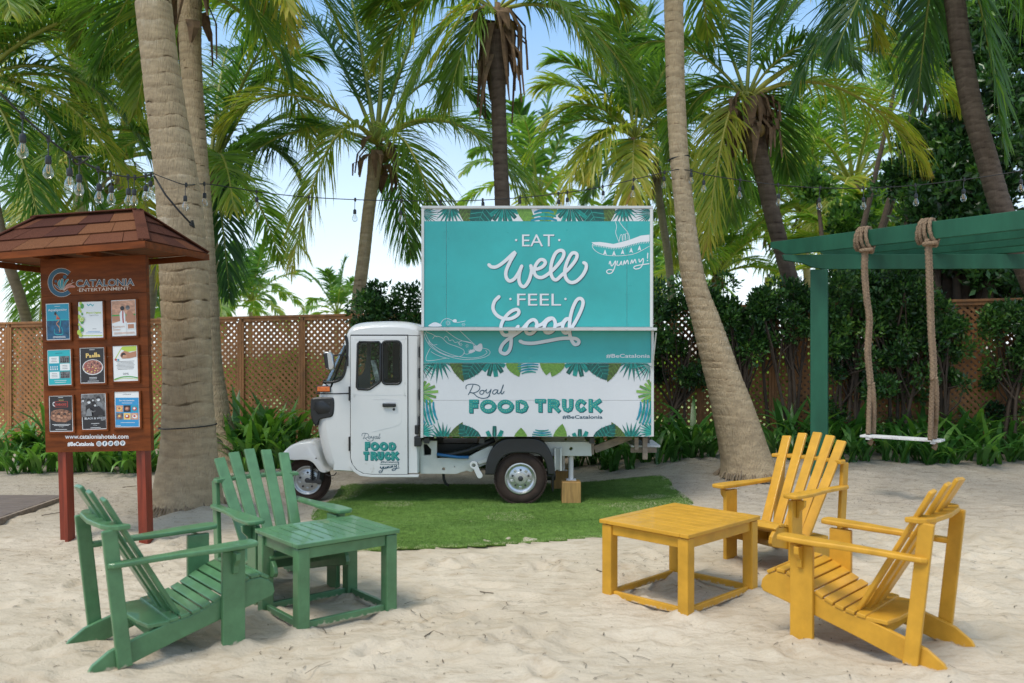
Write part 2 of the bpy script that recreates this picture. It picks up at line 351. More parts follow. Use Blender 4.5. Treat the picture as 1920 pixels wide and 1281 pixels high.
M['L_blue'] = mat('print_blue_leaf', (.01, .26, .36), .45, noise=(30, .5, (1, 1, 1))); M['L_vein'] = mat('print_leaf_vein', (.03, .33, .27), .45); M['L_lime'] = mat('print_lime_leaf', (.22, .40, .06), .45)
M['glass'] = glass_mat('window_glass', (.74, .86, .82), .02); M['bulb'] = glass_mat('bulb_glass', (.95, .97, .97), .03)
M['chrome'] = mat('mirror_shell', (.45, .46, .46), .25, metal=.8); M['amber'] = mat('amber_lens', (.75, .16, .02), .2, coat=.5, noise=(40, .3, (1, 1, 1)))
M['lens'] = mat('headlight_lens', (.12, .26, .32), .08, coat=1); M['cloth'] = mat('striped_cloth', (.8, .8, .8), .8, noise=(14, .9, (1, 1, 2)), col2=(.03, .03, .03))
M['block'] = mat('pine_block', (.42, .24, .075), .7, noise=(14, .35, (4, 4, .35)), bump=(30, .3, .004, (4, 4, .4)))
M['greywood'] = mat('weathered_wood', (.26, .20, .15), .8, noise=(10, .4, (1, 3, 3)), bump=(30, .4, .004, (1, 4, 4)))
M['cedar'] = mat('cedar_fence', (.36, .16, .058), .75, noise=(6, .35, (1.5, 1.5, .5)), bump=(30, .3, .004, (1, 1, .3)), dirt=((.20, .10, .045), 3, .55))
M['mahog'] = mat('mahogany_stain', (.175, .045, .010), .55, .18, noise=(5, .55, (.6, 3, 3.5)), bump=(14, .15, .003, (.5, 3, 4)))
M['redpost'] = mat('red_post', (.24, .035, .013), .42, noise=(6, .4, (3, 3, .5)), dirt=((.10, .02, .01), 6, .62))
M['shingle'] = [mat('shingle_%d' % i, c, .95, .1, noise=(140, .5, (1, 1, 1)), bump=(200, .9, .004, (1, 1, 1))) for i, c in enumerate([(.115, .043, .027), (.15, .058, .032), (.09, .035, .025), (.185, .078, .038)])]
M['rope'] = mat('manila_rope', (.27, .19, .125), .9, .2, noise=(60, .45, (1, 1, 1)), dirt=((.16, .10, .055), 9, .58))
M['seat_white'] = mat('worn_white_board', (.62, .62, .62), .6, noise=(14, .3, (.4, 3, 3)), dirt=((.25, .25, .25), 20, .62))
M['bark'] = mat('palm_bark', (1, 1, 1), .9, .15, noise=(7, .38, (1, 1, 3)), attr=[(0, (.085, .055, .03)), (.10, (.22, .155, .09)), (.22, (.47, .35, .215)), (.8, (.58, .45, .29)), (1, (.68, .56, .40))], bump=(26, 1, .03, (3, 3, .6)), dirt=((.62, .60, .52), 5, .66))
M['bark_dark'] = mat('dark_palm_bark', (1, 1, 1), .9, .15, noise=(9, .4, (1, 1, 3)), attr=[(0, (.05, .033, .024)), (.2, (.10, .072, .055)), (1, (.19, .145, .11))], bump=(24, .7, .02, (3, 3, .5)))
M['bark_pale'] = mat('pale_palm_bark', (1, 1, 1), .9, .15, noise=(9, .3, (1, 1, 3)), attr=[(0, (.10, .07, .05)), (.2, (.23, .18, .14)), (1, (.34, .28, .22))])
M['wood_dark'] = mat('dark_branch', (.075, .052, .036), .9, noise=(12, .4, (1, 1, 1)))
M['root'] = mat('root_fibre', (.30, .22, .14), .9, noise=(12, .5, (1, 1, 1)))
M['boot'] = mat('dry_leaf_base', (.17, .105, .06), .9, noise=(12, .5, (1, 1, 1)))
M['coconut'] = mat('coconut_husk', (.20, .13, .035), .6, noise=(9, .5, (1, 1, 1)))
LR = [(0, (.028, .088, .032)), (.3, (.08, .175, .032)), (.55, (.17, .275, .040)), (.78, (.42, .38, .055)), (1, (.36, .21, .06))]
M['frond'] = mat('palm_leaflet', (.1, .2, .03), .42, .45, attr=LR, trans=.48)
M['rachis'] = mat('palm_rachis', (.30, .31, .05), .5, attr=[(0, (.12, .17, .03)), (.5, (.33, .34, .05)), (1, (.36, .26, .08))])
M['shrub'] = mat('shrub_leaf', (.02, .07, .02), .33, .5, attr=[(0, (.010, .032, .012)), (.45, (.042, .115, .030)), (.85, (.10, .22, .042)), (1, (.18, .32, .055))], trans=.22)
M['bush'] = mat('lifted_bush_leaf', (.2, .3, .05), .4, .4, attr=[(0, (.05, .12, .03)), (.4, (.16, .30, .05)), (.8, (.34, .50, .09)), (1, (.50, .56, .20))], trans=.4)  # leaf colours lifted to offset the canopy shade on these bushes
M['strap'] = mat('strap_leaf', (.06, .18, .03), .36, .5, noise=(5, .45, (2, 2, .6)), col2=(.035, .11, .022), trans=.28)
M['strap2'] = mat('strap_leaf_light', (.16, .32, .05), .36, .5, noise=(5, .35, (2, 2, .6)), col2=(.07, .18, .03), trans=.32)
M['wire'] = mat('black_cable', (.012, .012, .012), .5); M['filament'] = mat('filament', (.75, .40, .12), .5)
M['plank'] = mat('walkway_plank', (.16, .125, .105), .8, noise=(9, .4, (.5, 4, 4)), bump=(30, .4, .003, (.5, 4, 4)))
M['inner'] = mat('cab_inner_trim', (.10, .11, .11), .6)
M['paper'] = mat('poster_paper', (.70, .72, .72), .25, coat=.3)

# ------------------------------------------------------------------ ground
CH = [(-2.16, 4.543, 39, (.98, .92, .97)), (-1.815, 6.226, -52, (1, 1, .945)), (2.235, 4.55, 138, (.98, .94, 1.01)), (2.325, 6.865, -139, (1, 1, 1))]
TB_ = [(-1.105, 5.36, 39.5, .665, .565), (1.075, 5.71, 45, .82, .665)]
FEET = []
for x_, y_, d_, s_ in CH:
    a_ = math.radians(d_); f_ = (math.cos(a_), math.sin(a_)); r_ = (f_[1], -f_[0])
    for u_, v_, q_ in ((.268, .72, .10), (-.268, .72, .10), (.24, .02, .13), (-.24, .02, .13)): FEET.append((x_+r_[0]*u_+f_[0]*v_*s_[1], y_+r_[1]*u_+f_[1]*v_*s_[1], q_))
for x_, y_, d_, l_, w_ in TB_:
    a_ = math.radians(d_)
    for u_ in (-1, 1):
        for v_ in (-1, 1): FEET.append((x_+math.cos(a_)*u_*(l_/2-.05)-math.sin(a_)*v_*(w_/2-.05), y_+math.sin(a_)*u_*(l_/2-.05)+math.cos(a_)*v_*(w_/2-.05), .09))
def axis(lo, hi, d, far):
    a = list(np.arange(lo, hi+1e-6, d)); s = d
    while a[-1] < far: s *= 1.22; a.append(a[-1]+s)
    s = d
    while a[0] > -far: s *= 1.22; a.insert(0, a[0]-s)
    return np.array(a)
ax_x = axis(-5.6, 5.6, .028, 600); ax_y = axis(3.6, 14.5, .028, 600)
X, Y = np.meshgrid(ax_x, ax_y, indexing='ij')
H = base_h(X, Y)
near = ((X > -5.5) & (X < 5.5) & (Y > 3.6) & (Y < 14))
fz = .020*N2(X*2.6, Y*3.4)+.016*N3(X*6, Y*8)+.008*N1(X*15, Y*19)+.005*N2(X*31, Y*37)
r2 = np.random.default_rng(5)
for k in range(520):                   # footprints and scuffs
    cx, cy = r2.uniform(-5, 5), r2.uniform(3.8, 12.5); a = r2.uniform(0, math.pi); l, q = r2.uniform(.09, .17), r2.uniform(.05, .085); d = r2.uniform(.010, .034)
    ix = np.searchsorted(ax_x, [cx-.5, cx+.5]); iy = np.searchsorted(ax_y, [cy-.5, cy+.5]); sl = (slice(*ix), slice(*iy))
    u = (X[sl]-cx)*math.cos(a)+(Y[sl]-cy)*math.sin(a); v = -(X[sl]-cx)*math.sin(a)+(Y[sl]-cy)*math.cos(a)
    rr = (u/l)**2+(v/q)**2; fz[sl] += -d*np.exp(-rr)+d*.65*np.exp(-((np.sqrt(rr)-1.5)/.42)**2)
for fx_, fy_, q_ in FEET:              # sand pushed up round the furniture feet
    ix = np.searchsorted(ax_x, [fx_-.4, fx_+.4]); iy = np.searchsorted(ax_y, [fy_-.4, fy_+.4]); sl = (slice(*ix), slice(*iy)); rr = np.hypot(X[sl]-fx_, Y[sl]-fy_)/q_
    fz[sl] = fz[sl]*(1-.7*np.exp(-rr**2))+(.030+.02*N1(X[sl]*14, Y[sl]*14))*np.exp(-((rr-.55)/.55)**2)
for k in range(16):                    # shallow drag marks
    cx, cy, a, l = r2.uniform(-2.5, 3.2), r2.uniform(4.2, 7.5), r2.uniform(-.5, .5), r2.uniform(.3, .9); u = (X-cx)*math.cos(a)+(Y-cy)*math.sin(a); v = -(X-cx)*math.sin(a)+(Y-cy)*math.cos(a)+.06*np.sin(u*5+k)
    fz += -.013*np.exp(-(v/.03)**2-(u/l)**4)+.006*np.exp(-((np.abs(v)-.045)/.02)**2-(u/l)**4)
fade = 1-smooth((np.abs(Y-9)-5)/2); mat_area = np.clip(1-np.maximum(np.abs(X-.25)/2.2, np.abs(Y-8.25)/1.25)**8, 0, 1)
amp = np.where(Y > 8.6, .5, 1.0)*(1-.85*mat_area)*near
def grid_mesh(name, X, Y, H, mt):
    n, m_ = X.shape; V = np.stack([X.ravel(), Y.ravel(), H.ravel()], 1); i = np.arange(n*m_).reshape(n, m_)
    F = np.stack([i[:-1, :-1].ravel(), i[1:, :-1].ravel(), i[1:, 1:].ravel(), i[:-1, 1:].ravel()], 1)
    return npmesh(name, V, F, mt, smooth=True)
sand = tag(grid_mesh('sand', X, Y, H+fz*amp*fade, M['sand']), kind='structure')
lx = np.linspace(-60, 60, 40); ly = np.linspace(14.35, 60, 60); LX, LY = np.meshgrid(lx, ly, indexing='ij')
tag(grid_mesh('lawn', LX, LY, base_h(LX, LY)+.035+.03*N1(LX*.3, LY*.3), M['lawn']), kind='structure')
# litter on the sand
N = 11000; lxx = r2.uniform(-5.5, 5.5, N); lyy = 3.9+r2.random(N)**.8*8.5
keep = (mat_area_ := np.maximum(np.abs(lxx-.25)/2.1, np.abs(lyy-8.2)/1.2) > 1); lxx, lyy = lxx[keep], lyy[keep]; N = len(lxx)
cl = N1(lxx*1.2, lyy*1.2)+.25*smooth((lyy-8)/2)+.12*(lxx > 1.5); s_ = cl > r2.uniform(-.3, .45, N); lxx, lyy = lxx[s_], lyy[s_]; N = len(lxx)
an = r2.uniform(0, 6.28, N); ln = r2.exponential(.013, N)+.004; ln = np.minimum(ln, .10); wd = r2.uniform(.0008, .0028, N)
dx, dy = np.cos(an), np.sin(an)
Z = base_h(lxx, lyy)+.004
ix = np.clip(np.searchsorted(ax_x, lxx), 1, len(ax_x)-1); iy = np.clip(np.searchsorted(ax_y, lyy), 1, len(ax_y)-1)
HH = (H+fz*amp*fade); Z = np.maximum.reduce([HH[ix, iy], HH[ix-1, iy], HH[ix, iy-1], HH[ix-1, iy-1]])+.002
bend = r2.uniform(-.3, .3, N)
def q(a, b, c=0): return np.stack([lxx+dx*ln*a-dy*(wd*b+bend*ln*c), lyy+dy*ln*a+dx*(wd*b+bend*ln*c), Z+.003*(1-abs(a))], 1)
V = np.stack([q(-1, -1), q(-1, 1), q(0, -1, 1), q(0, 1, 1), q(1, -1), q(1, 1)], 1).reshape(-1, 3); b0 = np.arange(N)[:, None]*6
F = np.concatenate([b0+np.array([[0, 2, 3, 1]]), b0+np.array([[2, 4, 5, 3]])])
tag(npmesh('leaf_litter', V, F, M['twig']), 'small dark twigs and bits scattered over the pale sand', 'litter', kind='stuff')
def sz(x, y):                          # true sand height with the fine relief
    i = min(max(np.searchsorted(ax_x, x), 1), len(ax_x)-1); j = min(max(np.searchsorted(ax_y, y), 1), len(ax_y)-1); return float(HH[i, j])
# twigs one can pick out
for k, (p, lab) in enumerate([([(796, 1200), (813, 1187), (831, 1195)], 'bent brown twig lying in the middle of the sand'), ([(826, 1223), (831, 1242)], 'thin straight twig nearest the bottom centre of the sand'),
        ([(1118, 1075), (1126, 1081), (1130, 1078)], 'tiny dark forked twig left of the yellow table'), ([(900, 1108), (925, 1115)], 'thin pale twig between the two tables'),
        ([(78, 970), (112, 964)], 'dark stick beside the left post of the noticeboard'), ([(230, 917), (256, 914)], 'short stick between the noticeboard posts')]):
    g = [G(*a) for a in p]; mb = MB(); mb.tube([(v.x, v.y, sz(v.x, v.y)+.006) for v in g], [.0035, .003, .0015][:len(g)], 5)
    o = mb.build('twig', M['twig']); tag(o, lab, 'twig', 'loose twigs on the sand')
# artificial grass mat
edge = [(583, 968), (600, 950), (640, 912), (700, 911), (900, 909), (1080, 907), (1238, 906), (1262, 922), (1300, 944), (1288, 958), (1240, 985), (1190, 1004), (1100, 1011), (1000, 1019), (900, 1028), (800, 1033), (690, 1037), (640, 1036), (600, 1010)]
ep = [G(x, y) for x, y in edge]; ep = catmull([(p.x, p.y) for p in ep], 2, True)
def inside(x, y):
    c = np.zeros(len(x), bool); n = len(ep)
    for i in range(n):
        (x1, y1), (x2, y2) = ep[i-1], ep[i]; k = ((y1 > y) != (y2 > y)) & (x < (x2-x1)*(y-y1)/(y2-y1+1e-12)+x1); c ^= k
    return c
gx = np.arange(-2.1, 2.6, .05); gy = np.arange(6.6, 10.6, .05); A, B = np.meshgrid(gx, gy, indexing='ij')
ins = inside(A.ravel(), B.ravel()).reshape(A.shape)
def mat_h(x, y): return base_h(x, y)+.014+.012*np.sin(np.asarray(y)*9+N1(np.asarray(x)*.8, np.asarray(y)*.8)*5)*smooth((9.2-np.asarray(y))/.8)
idx = -np.ones(A.shape, int); cells = ins[:-1, :-1] & ins[1:, :-1] & ins[1:, 1:] & ins[:-1, 1:]
i = np.arange(A.size).reshape(A.shape); V = np.stack([A.ravel(), B.ravel(), mat_h(A, B).ravel()], 1)
F = np.stack([i[:-1, :-1][cells], i[1:, :-1][cells], i[1:, 1:][cells], i[:-1, 1:][cells]], 1)
us, inv = np.unique(F, return_inverse=True)
turf = npmesh('grass_mat', V[us], inv.reshape(F.shape), M['turf'], smooth=True); so_ = turf.modifiers.new('th', 'SOLIDIFY'); so_.thickness = .02
tag(turf, 'rectangular mat of green artificial grass on the sand under the food truck', 'grass mat')
N = 230000; bx = r2.uniform(-2.2, 2.6, N); by = r2.uniform(6.6, 10.5, N); k = inside(bx, by); bx, by = bx[k], by[k]; N = len(bx)
bz = mat_h(bx, by); a = r2.uniform(0, 6.28, N); hh = r2.uniform(.008, .015, N); wd = .0022; lx_, ly_ = r2.normal(0, .009, N), r2.normal(0, .009, N)
dxy = np.stack([np.cos(a)*wd, np.sin(a)*wd, a*0], 1); P = np.stack([bx, by, bz-.003], 1)
V = np.stack([P-dxy, P+dxy, P+np.stack([lx_, ly_, hh], 1)], 1).reshape(-1, 3)
tn = np.clip(.45+.7*N2(bx*2.5, by*2.5)+.35*N3(bx*9, by*9)+r2.normal(0, .16, N), 0, .9)
d = np.min([np.hypot(bx-e[0], by-e[1]) for e in ep], 0); tn = np.where((d < .10) & (r2.random(N) < .5), .97, tn); pc = G(1222, 936); tn = np.where((np.hypot(bx-pc.x, (by-pc.y)*1.0) < .16+.2*N2(bx*8, by*8)) & (r2.random(N) < .7), 1.0, tn); tn = np.where((N1(bx*1.7+9, by*1.7) > .33) & (r2.random(N) < .35), 1.0, tn)
tf = npmesh('pile', V, np.arange(3*N).reshape(-1, 3), M['turf_blade'], parent=turf, tint=np.repeat(tn, 3)); tf['kind'] = 'stuff'

# timber walkway at the left edge
wk = thing('timber_walkway', 'low dark timber walkway crossing the sand at the left edge behind the noticeboard', 'walkway')
for k in range(17):
    yy = 9.13-k*.118
    MB().box((-5.8+random.uniform(-.008, .008), yy, .03), (2.42, .110, .035)).build('plank', M['plank'], wk, bevel=.004)
MB().box((-4.565, 8.2, .012), (.035, 1.98, .07)).build('edge_board', M['greywood'], wk)
# ------------------------------------------------------------------ garden furniture
def R3(a): return Matrix.Rotation(a, 3, 'Z')
def adirondack(paint, label, loc, deg, group, scl=(.98, .92, 1)):
    """local: origin on the ground between the rear tips, +Y the way the sitter looks"""
    t = thing('garden_chair', label, 'chair', loc, group, (0, 0, math.radians(deg-90))); t.scale = scl
    B = dict(bevel=.006, bseg=2)
    # seat profile along y
    prof = [(.36, .205), (.42, .212), (.48, .222), (.54, .238), (.60, .262), (.66, .290), (.72, .320), (.78, .346), (.84, .362), (.90, .362), (.945, .340)]
    top = [(0.0, .085), (.05, .118), (.12, .140)]+[(.30, .190)]+prof[:1]+prof[1:]
    rail = [(-.045, .0), (-.055, .03), (-.035, .062)]+top+[(.975, .310), (.985, .268), (.97, .245), (.72, .185), (.40, .100), (.12, .018), (.03, -.01)]
    for s in (-1, 1):
        x0, x1 = s*.222, s*.250
        MB().prism(rail, lambda a, b: (x0, a, b), lambda a, b: (x1, a, b)).build('side_rail', paint, t, **B)
        MB().box((s*.268, .72, .262), (.032, .135, .555)).build('front_leg', paint, t, **B)
        MB().bar((s*.268, .125, .03), (s*.262, .045, .735), .030, .078, (0, 1, 0)).build('rear_post', paint, t, **B)
        arm = [(.055, .04), (.055, -.03)]
        # arm outline in plan: narrow at the back, wide paddle in front
        ao = [(.250, .06), (.305, .06), (.312, .30), (.335, .52), (.352, .62), (.352, .80), (.332, .842), (.262, .842), (.240, .80), (.238, .55), (.250, .30)]
        ao = catmull([(s*a, b) for a, b in ao], 3, True)
        z = lambda y: .548+.016*(y-.02)/.8
        MB().prism(ao if s > 0 else ao[::-1], lambda a, b: (a, b, z(b)-.006), lambda a, b: (a, b, z(b)+.022)).build('arm_rest', paint, t, bevel=.009, bseg=3)
        br = [(.0, .0), (.062, .0), (.058, -.04), (.026, -.075), (.022, -.115), (.0, -.125)]
        MB().prism(br, lambda a, b: (s*(.285+a), .705, .538+b), lambda a, b: (s*(.285+a), .735, .538+b)).build('arm_bracket', paint, t, bevel=.004)
    # curved seat slats
    P = catmull(prof, 6); L = [0]
    for a, b in zip(P, P[1:]): L.append(L[-1]+math.dist(a, b))
    n = 10; pit = L[-1]/n
    for k in range(n):
        m0 = (k+.5)*pit; i = max(j for j in range(len(L)) if L[j] <= m0); i = min(i, len(P)-2); f = (m0-L[i])/(L[i+1]-L[i])
        c = Vector((0, P[i][0]+(P[i+1][0]-P[i][0])*f, P[i][1]+(P[i+1][1]-P[i][1])*f+.0105)); d = Vector((0, P[i+1][0]-P[i][0], P[i+1][1]-P[i][1])).normalized()
        nn = Vector((1, 0, 0)).cross(d)
        MB().box(c, (.512, pit-.010, .021), Matrix((Vector((1, 0, 0)), d, nn)).transposed()).build('seat_slat', paint, t, bevel=.005)
    # wide rounded board at the foot of the back
    fb = catmull([(-.25, .25), (-.25, .37), (.25, .37), (.25, .25), (.12, .225), (0, .218), (-.12, .225)], 1, True)
    MB().prism(fb, lambda a, b: (a, b, .195), lambda a, b: (a, b, .218)).build('lower_back_board', paint, t, bevel=.005)
    # arched board across the posts carrying the slats
    cr = []
    for k in range(11): a = -1+2*k/10; cr.append((a*.290, .150-.0*a*a-.085*(1-a*a)*0-.07*(1-a*a)))
    cr += [(.292, .085), (.27, .045), (.20, .018), (0, .0), (-.20, .018), (-.27, .045), (-.292, .085)]
    MB().prism(cr[::-1], lambda a, b: (a, b, .730), lambda a, b: (a, b, .757)).build('upper_back_board', paint, t, bevel=.006)
    for k in range(5):                 # fanned back slats
        u = k-2; xb, xt = u*.084, u*.108; Lt = [0.795, .825, .84, .825, .795][k]
        yb, ytp = .395, .02; e = .010*abs(u)
        a = Vector((xb, yb+.012+.008*u*u, .215)); slope = Vector((xt-xb, .075-.395, .735-.215)).normalized()
        b = a+slope*Lt; MB().bar(a, b, .074, .024, (0, 1, .4)).build('back_slat', paint, t, bevel=.006)
    MB().box((0, .30, .150), (.44, .025, .07)).build('stretcher', paint, t, **B)
    return t
def table(paint, label, c, yaw, Lx, Ly, h, nsl, group, gap_=.006):
    """slats run along local y"""
    t = thing('side_table', label, 'table', (c[0], c[1], -.01), group, (0, 0, math.radians(yaw))); lw = .072; h += .01
    fx, fy = Lx/2-.012, Ly/2-.012
    for sx in (-1, 1):
        for sy in (-1, 1): MB().box((sx*(fx-lw/2), sy*(fy-lw/2), (h-.03)/2), (lw, lw, h-.03)).build('leg', paint, t, bevel=.006)
    for s in (-1, 1):
        MB().box((0, s*(fy-.018-.008), h-.062), (2*fx-2*lw-.002, .022, .060)).build('apron', paint, t, bevel=.003)
        MB().box((s*(fx-.018-.008), 0, h-.062), (.022, 2*fy-2*lw-.002, .060)).build('apron', paint, t, bevel=.003)
        MB().box((0, s*(fy-.036), .045), (2*fx-2*lw-.002, .026, .040)).build('stretcher', paint, t, bevel=.004)
        MB().box((s*(fx-.036), 0, .045), (.026, 2*fy-2*lw-.002, .040)).build('stretcher', paint, t, bevel=.004)
        MB().box((0, s*(Ly/2-.03), h-.0125), (Lx, .060, .0245)).build('top_frame', paint, t, bevel=.004)
        MB().box((s*(Lx/2-.03), 0, h-.0125), (.060, Ly-.121, .0245)).build('top_frame', paint, t, bevel=.004)
    W_ = Lx-.124; p = W_/nsl
    for k in range(nsl): MB().box((-W_/2+p*(k+.5), 0, h-.0130), (p-gap_, Ly-.123, .023)).build('top_slat', paint, t, bevel=.0025)
    return t
GG, GY = M['green'], M['yellow']
adirondack(GG, 'green slatted armchair in the left foreground, turned with its back to the noticeboard', (*CH[0][:2], -.012), CH[0][2], 'painted garden armchairs', CH[0][3])
adirondack(GG, 'green slatted armchair facing the camera behind the green table, near the thick palm trunk', (*CH[1][:2], -.01), CH[1][2], 'painted garden armchairs', CH[1][3])
adirondack(GY, 'yellow slatted armchair at the right edge, nearest, seen from behind its right side', (*CH[2][:2], -.012), CH[2][2], 'painted garden armchairs', CH[2][3])
adirondack(GY, 'yellow slatted armchair facing the camera behind the yellow table, in front of the green post', (*CH[3][:2], -.01), CH[3][2], 'painted garden armchairs', CH[3][3])
table(GG, 'low green slatted side table between the two green armchairs', (-1.105, 5.36), 39.5, .665, .565, .50, 8, 'slatted side tables', .009)
table(GY, 'low yellow slatted side table beside the two yellow armchairs', (1.075, 5.71), 45, .82, .665, .50, 8, 'slatted side tables')

# ------------------------------------------------------------------ noticeboard with a little shingle roof
kx, ky = -3.300, 7.22
kio = thing('noticeboard', 'tall red-brown wooden noticeboard with nine posters under a small shingled roof', 'noticeboard', (kx, ky, 0), None, (math.radians(0), math.radians(-1.8), math.radians(-7)))
PW, PH, PZ0 = .905, 1.565, .735        # panel
PZ1 = PZ0+PH
for x in (-.345, .335):
    MB().box((x, .07, .60), (.100, .055, 1.40)).build('post', M['redpost'], kio, bevel=.004)
    MB().box((x+.038, .022, .60), (.030, .055, 1.395)).build('post_batten', M['redpost'], kio, bevel=.003)
boards = [.30, .245, .26, .255, .25, .255]; z = PZ1
for hgt in boards:
    MB().box((0, 0, z-hgt/2), (PW, .05, hgt-.0015)).build('panel_board', M['mahog'], kio, bevel=.0015); z -= hgt
def K(u, v, h): return (-PW/2+u, -.025-h, PZ0+v)      # u right, v up, h out from the panel, metres
def kpx(px, py):                       # photograph pixel on the board -> u, v
    s = .00431; top = 488-(px-80)*.062; bot = 849-(px-86)*.014; lx = 79+(py-488)*.026; rx = 275+(py-478)*.024
    f = (py-top)/(bot-top); return ((px-lx)/(rx-lx)*PW, (1-f)*PH)
INK = [M['paper'], mat('poster_cyan', (.015, .28, .40), .3), mat('poster_black', (.02, .02, .025), .3), M['ink_white'], mat('poster_peach', (.62, .33, .21), .3, noise=(22, .5, (1, 1, 2))), mat('poster_grey', (.25, .25, .26), .3, noise=(38, .9, (1, 1, 1)), col2=(.03, .03, .03)),
       mat('poster_lime', (.42, .55, .08), .3), mat('poster_turquoise', (.02, .38, .42), .3), mat('poster_gold', (.72, .50, .16), .3), mat('poster_blue', (.03, .26, .52), .3), mat('poster_skin', (.42, .20, .12), .3), mat('poster_red', (.42, .06, .05), .3),
       mat('poster_food', (.50, .22, .17), .3, noise=(55, .8, (1, 1, 1)), col2=(.10, .03, .04)), mat('poster_leaf', (.07, .30, .06), .3), mat('poster_text_grey', (.20, .21, .22), .4), mat('poster_deep_blue', (.012, .10, .20), .3, noise=(25, .6, (1, 1, 1))),
       mat('poster_crowd', (.46, .24, .15), .3, noise=(34, .8, (1, 1, 1)), col2=(.07, .03, .025))]
(PAP, CYN, BLK, WHT, PCH, GRY, LIM, TUR, GLD, BLU, SKN, RED, FOO, LEA, TXG, DBL, CRW) = range(17)
cols = [(91, 137), (151.5, 199), (213, 260)]; rows = [(568, 634), (654, 719), (740, 806)]
def poster(ci, ri, label, draw, tilt=0.0):
    (x0, x1), (y0, y1) = cols[ci], rows[ri]; x0 += ri*2.6; x1 += ri*2.6; dy = -4*ci+3
    u0, v1 = kpx(x0, y0+dy); u1, v0 = kpx(x1, y1+dy)
    fr = MB(); b = .016
    for (a0, c0, a1, c1) in ((u0-b, v0-b, u1+b, v0), (u0-b, v1, u1+b, v1+b*.3), (u0-b*.5, v0, u0, v1), (u1, v0, u1+b, v1)):
        fr.box(K((a0+a1)/2, (c0+c1)/2, .009), (abs(a1-a0), .018, abs(c1-c0)))
    f_ = fr.build('poster_frame', M['mahog'], kio, bevel=.003)
    ct, st_ = math.cos(tilt), math.sin(tilt); wu, hv = u1-u0, v1-v0
    def f(a, b_, h):                   # a, b in 0..1 from the lower left
        x, y = (a-.5)*wu, (b_-.5)*hv; return K((u0+u1)/2+x*ct-y*st_, (v0+v1)/2+x*st_+y*ct, .012+h)
    mb = MB()
    def rect(x0, y0, x1, y1, m, h): mb.add([f(x0, y0, h), f(x1, y0, h), f(x1, y1, h), f(x0, y1, h)], [(0, 1, 2, 3)], m)
    def poly(P, m, h): mb.add([f(*p, h) for p in P], [tuple(range(len(P)))], m)
    def disc(x, y, r, m, h, sy=None): poly([(x+r*math.cos(t*math.pi/8), y+(sy or r)*math.sin(t*math.pi/8)) for t in range(16)], m, h)
    def txt(s, x0, y0, x1, y1, m, h, bold=0.0): put_text(mb, s, x0, y0, x1, y1, lambda a, b_, hh: f(a, y1-(b_-y0) if False else b_, hh), h, m, bold)
    def text(s, x0, y0, x1, y1, m, h, bold=0.0):
        V, F = text_geo(s, bold); mb.add([f(x0+(x1-x0)*a, y0+(y1-y0)*b_, h) for a, b_ in V], F, m)
    def lines(x0, x1, y0, y1, n, m, h):
        for k in range(n): y = y0+(y1-y0)*k/max(1, n-1); e = random.uniform(0, .12)*(x1-x0); rect(x0+e, y-.006, x1-e, y+.006, m, h)
    rect(0, 0, 1, 1, PAP, 0.0); draw(rect, poly, disc, text, lines, lambda P, wd, m, h: stroke(mb, P, wd, f, h, m, rise=.0003))
    o = mb.build('poster', INK, kio); o['label'] = label
e = .0006
def d1(R, P, D, T, L, S):
    R(.03, .02, .97, .98, CYN, e); R(.03, .02, .97, .56, DBL, 2*e); R(.03, .53, .97, .56, TUR, 3*e)
    T('AquaSpinning', .10, .77, .90, .86, WHT, 4*e, .02); L(.35, .65, .92, .92, 1, WHT, 4*e)
    P([(.42, .56), (.46, .66), (.40, .69), (.36, .66), (.38, .72), (.44, .74), (.48, .68), (.56, .62), (.58, .56)], SKN, 5*e); D(.41, .725, .045, BLK, 6*e); P([(.46, .56), (.47, .62), (.58, .60), (.60, .56)], RED, 6*e)
    S([(.55, .52), (.45, .44), (.56, .34), (.57, .22)], .035, SKN, 5*e); S([(.62, .52), (.60, .40), (.55, .26)], .03, TUR, 5*e); S([(.36, .30), (.38, .16), (.70, .16), (.66, .34)], .02, TUR, 5*e); L(.25, .85, .09, .06, 2, WHT, 5*e)
def d2(R, P, D, T, L, S):
    for k in range(13): y = .95-k*.072; D(.10+.07*math.sin(k*2.1), y, .055+.02*math.sin(k*1.3), (LIM, LEA, LIM)[k % 3], e*(1+k), None)
    D(.16, .52, .10, LIM, 15*e, .07); D(.16, .52, .07, PAP, 16*e, .05); D(.16, .52, .055, LIM, 17*e, .04)
    S([(.36, .93), (.42, .89), (.50, .93), (.58, .88), (.62, .92)], .025, TUR, e)
    T('Menú Digital', .32, .655, .92, .72, LIM, e, .03); T('Digital Menu', .44, .60, .82, .64, TXG, e); L(.30, .95, .18, .14, 2, BLU, e); R(.05, .05, .97, .075, LIM, e); L(.55, .75, .25, .25, 1, TXG, e)
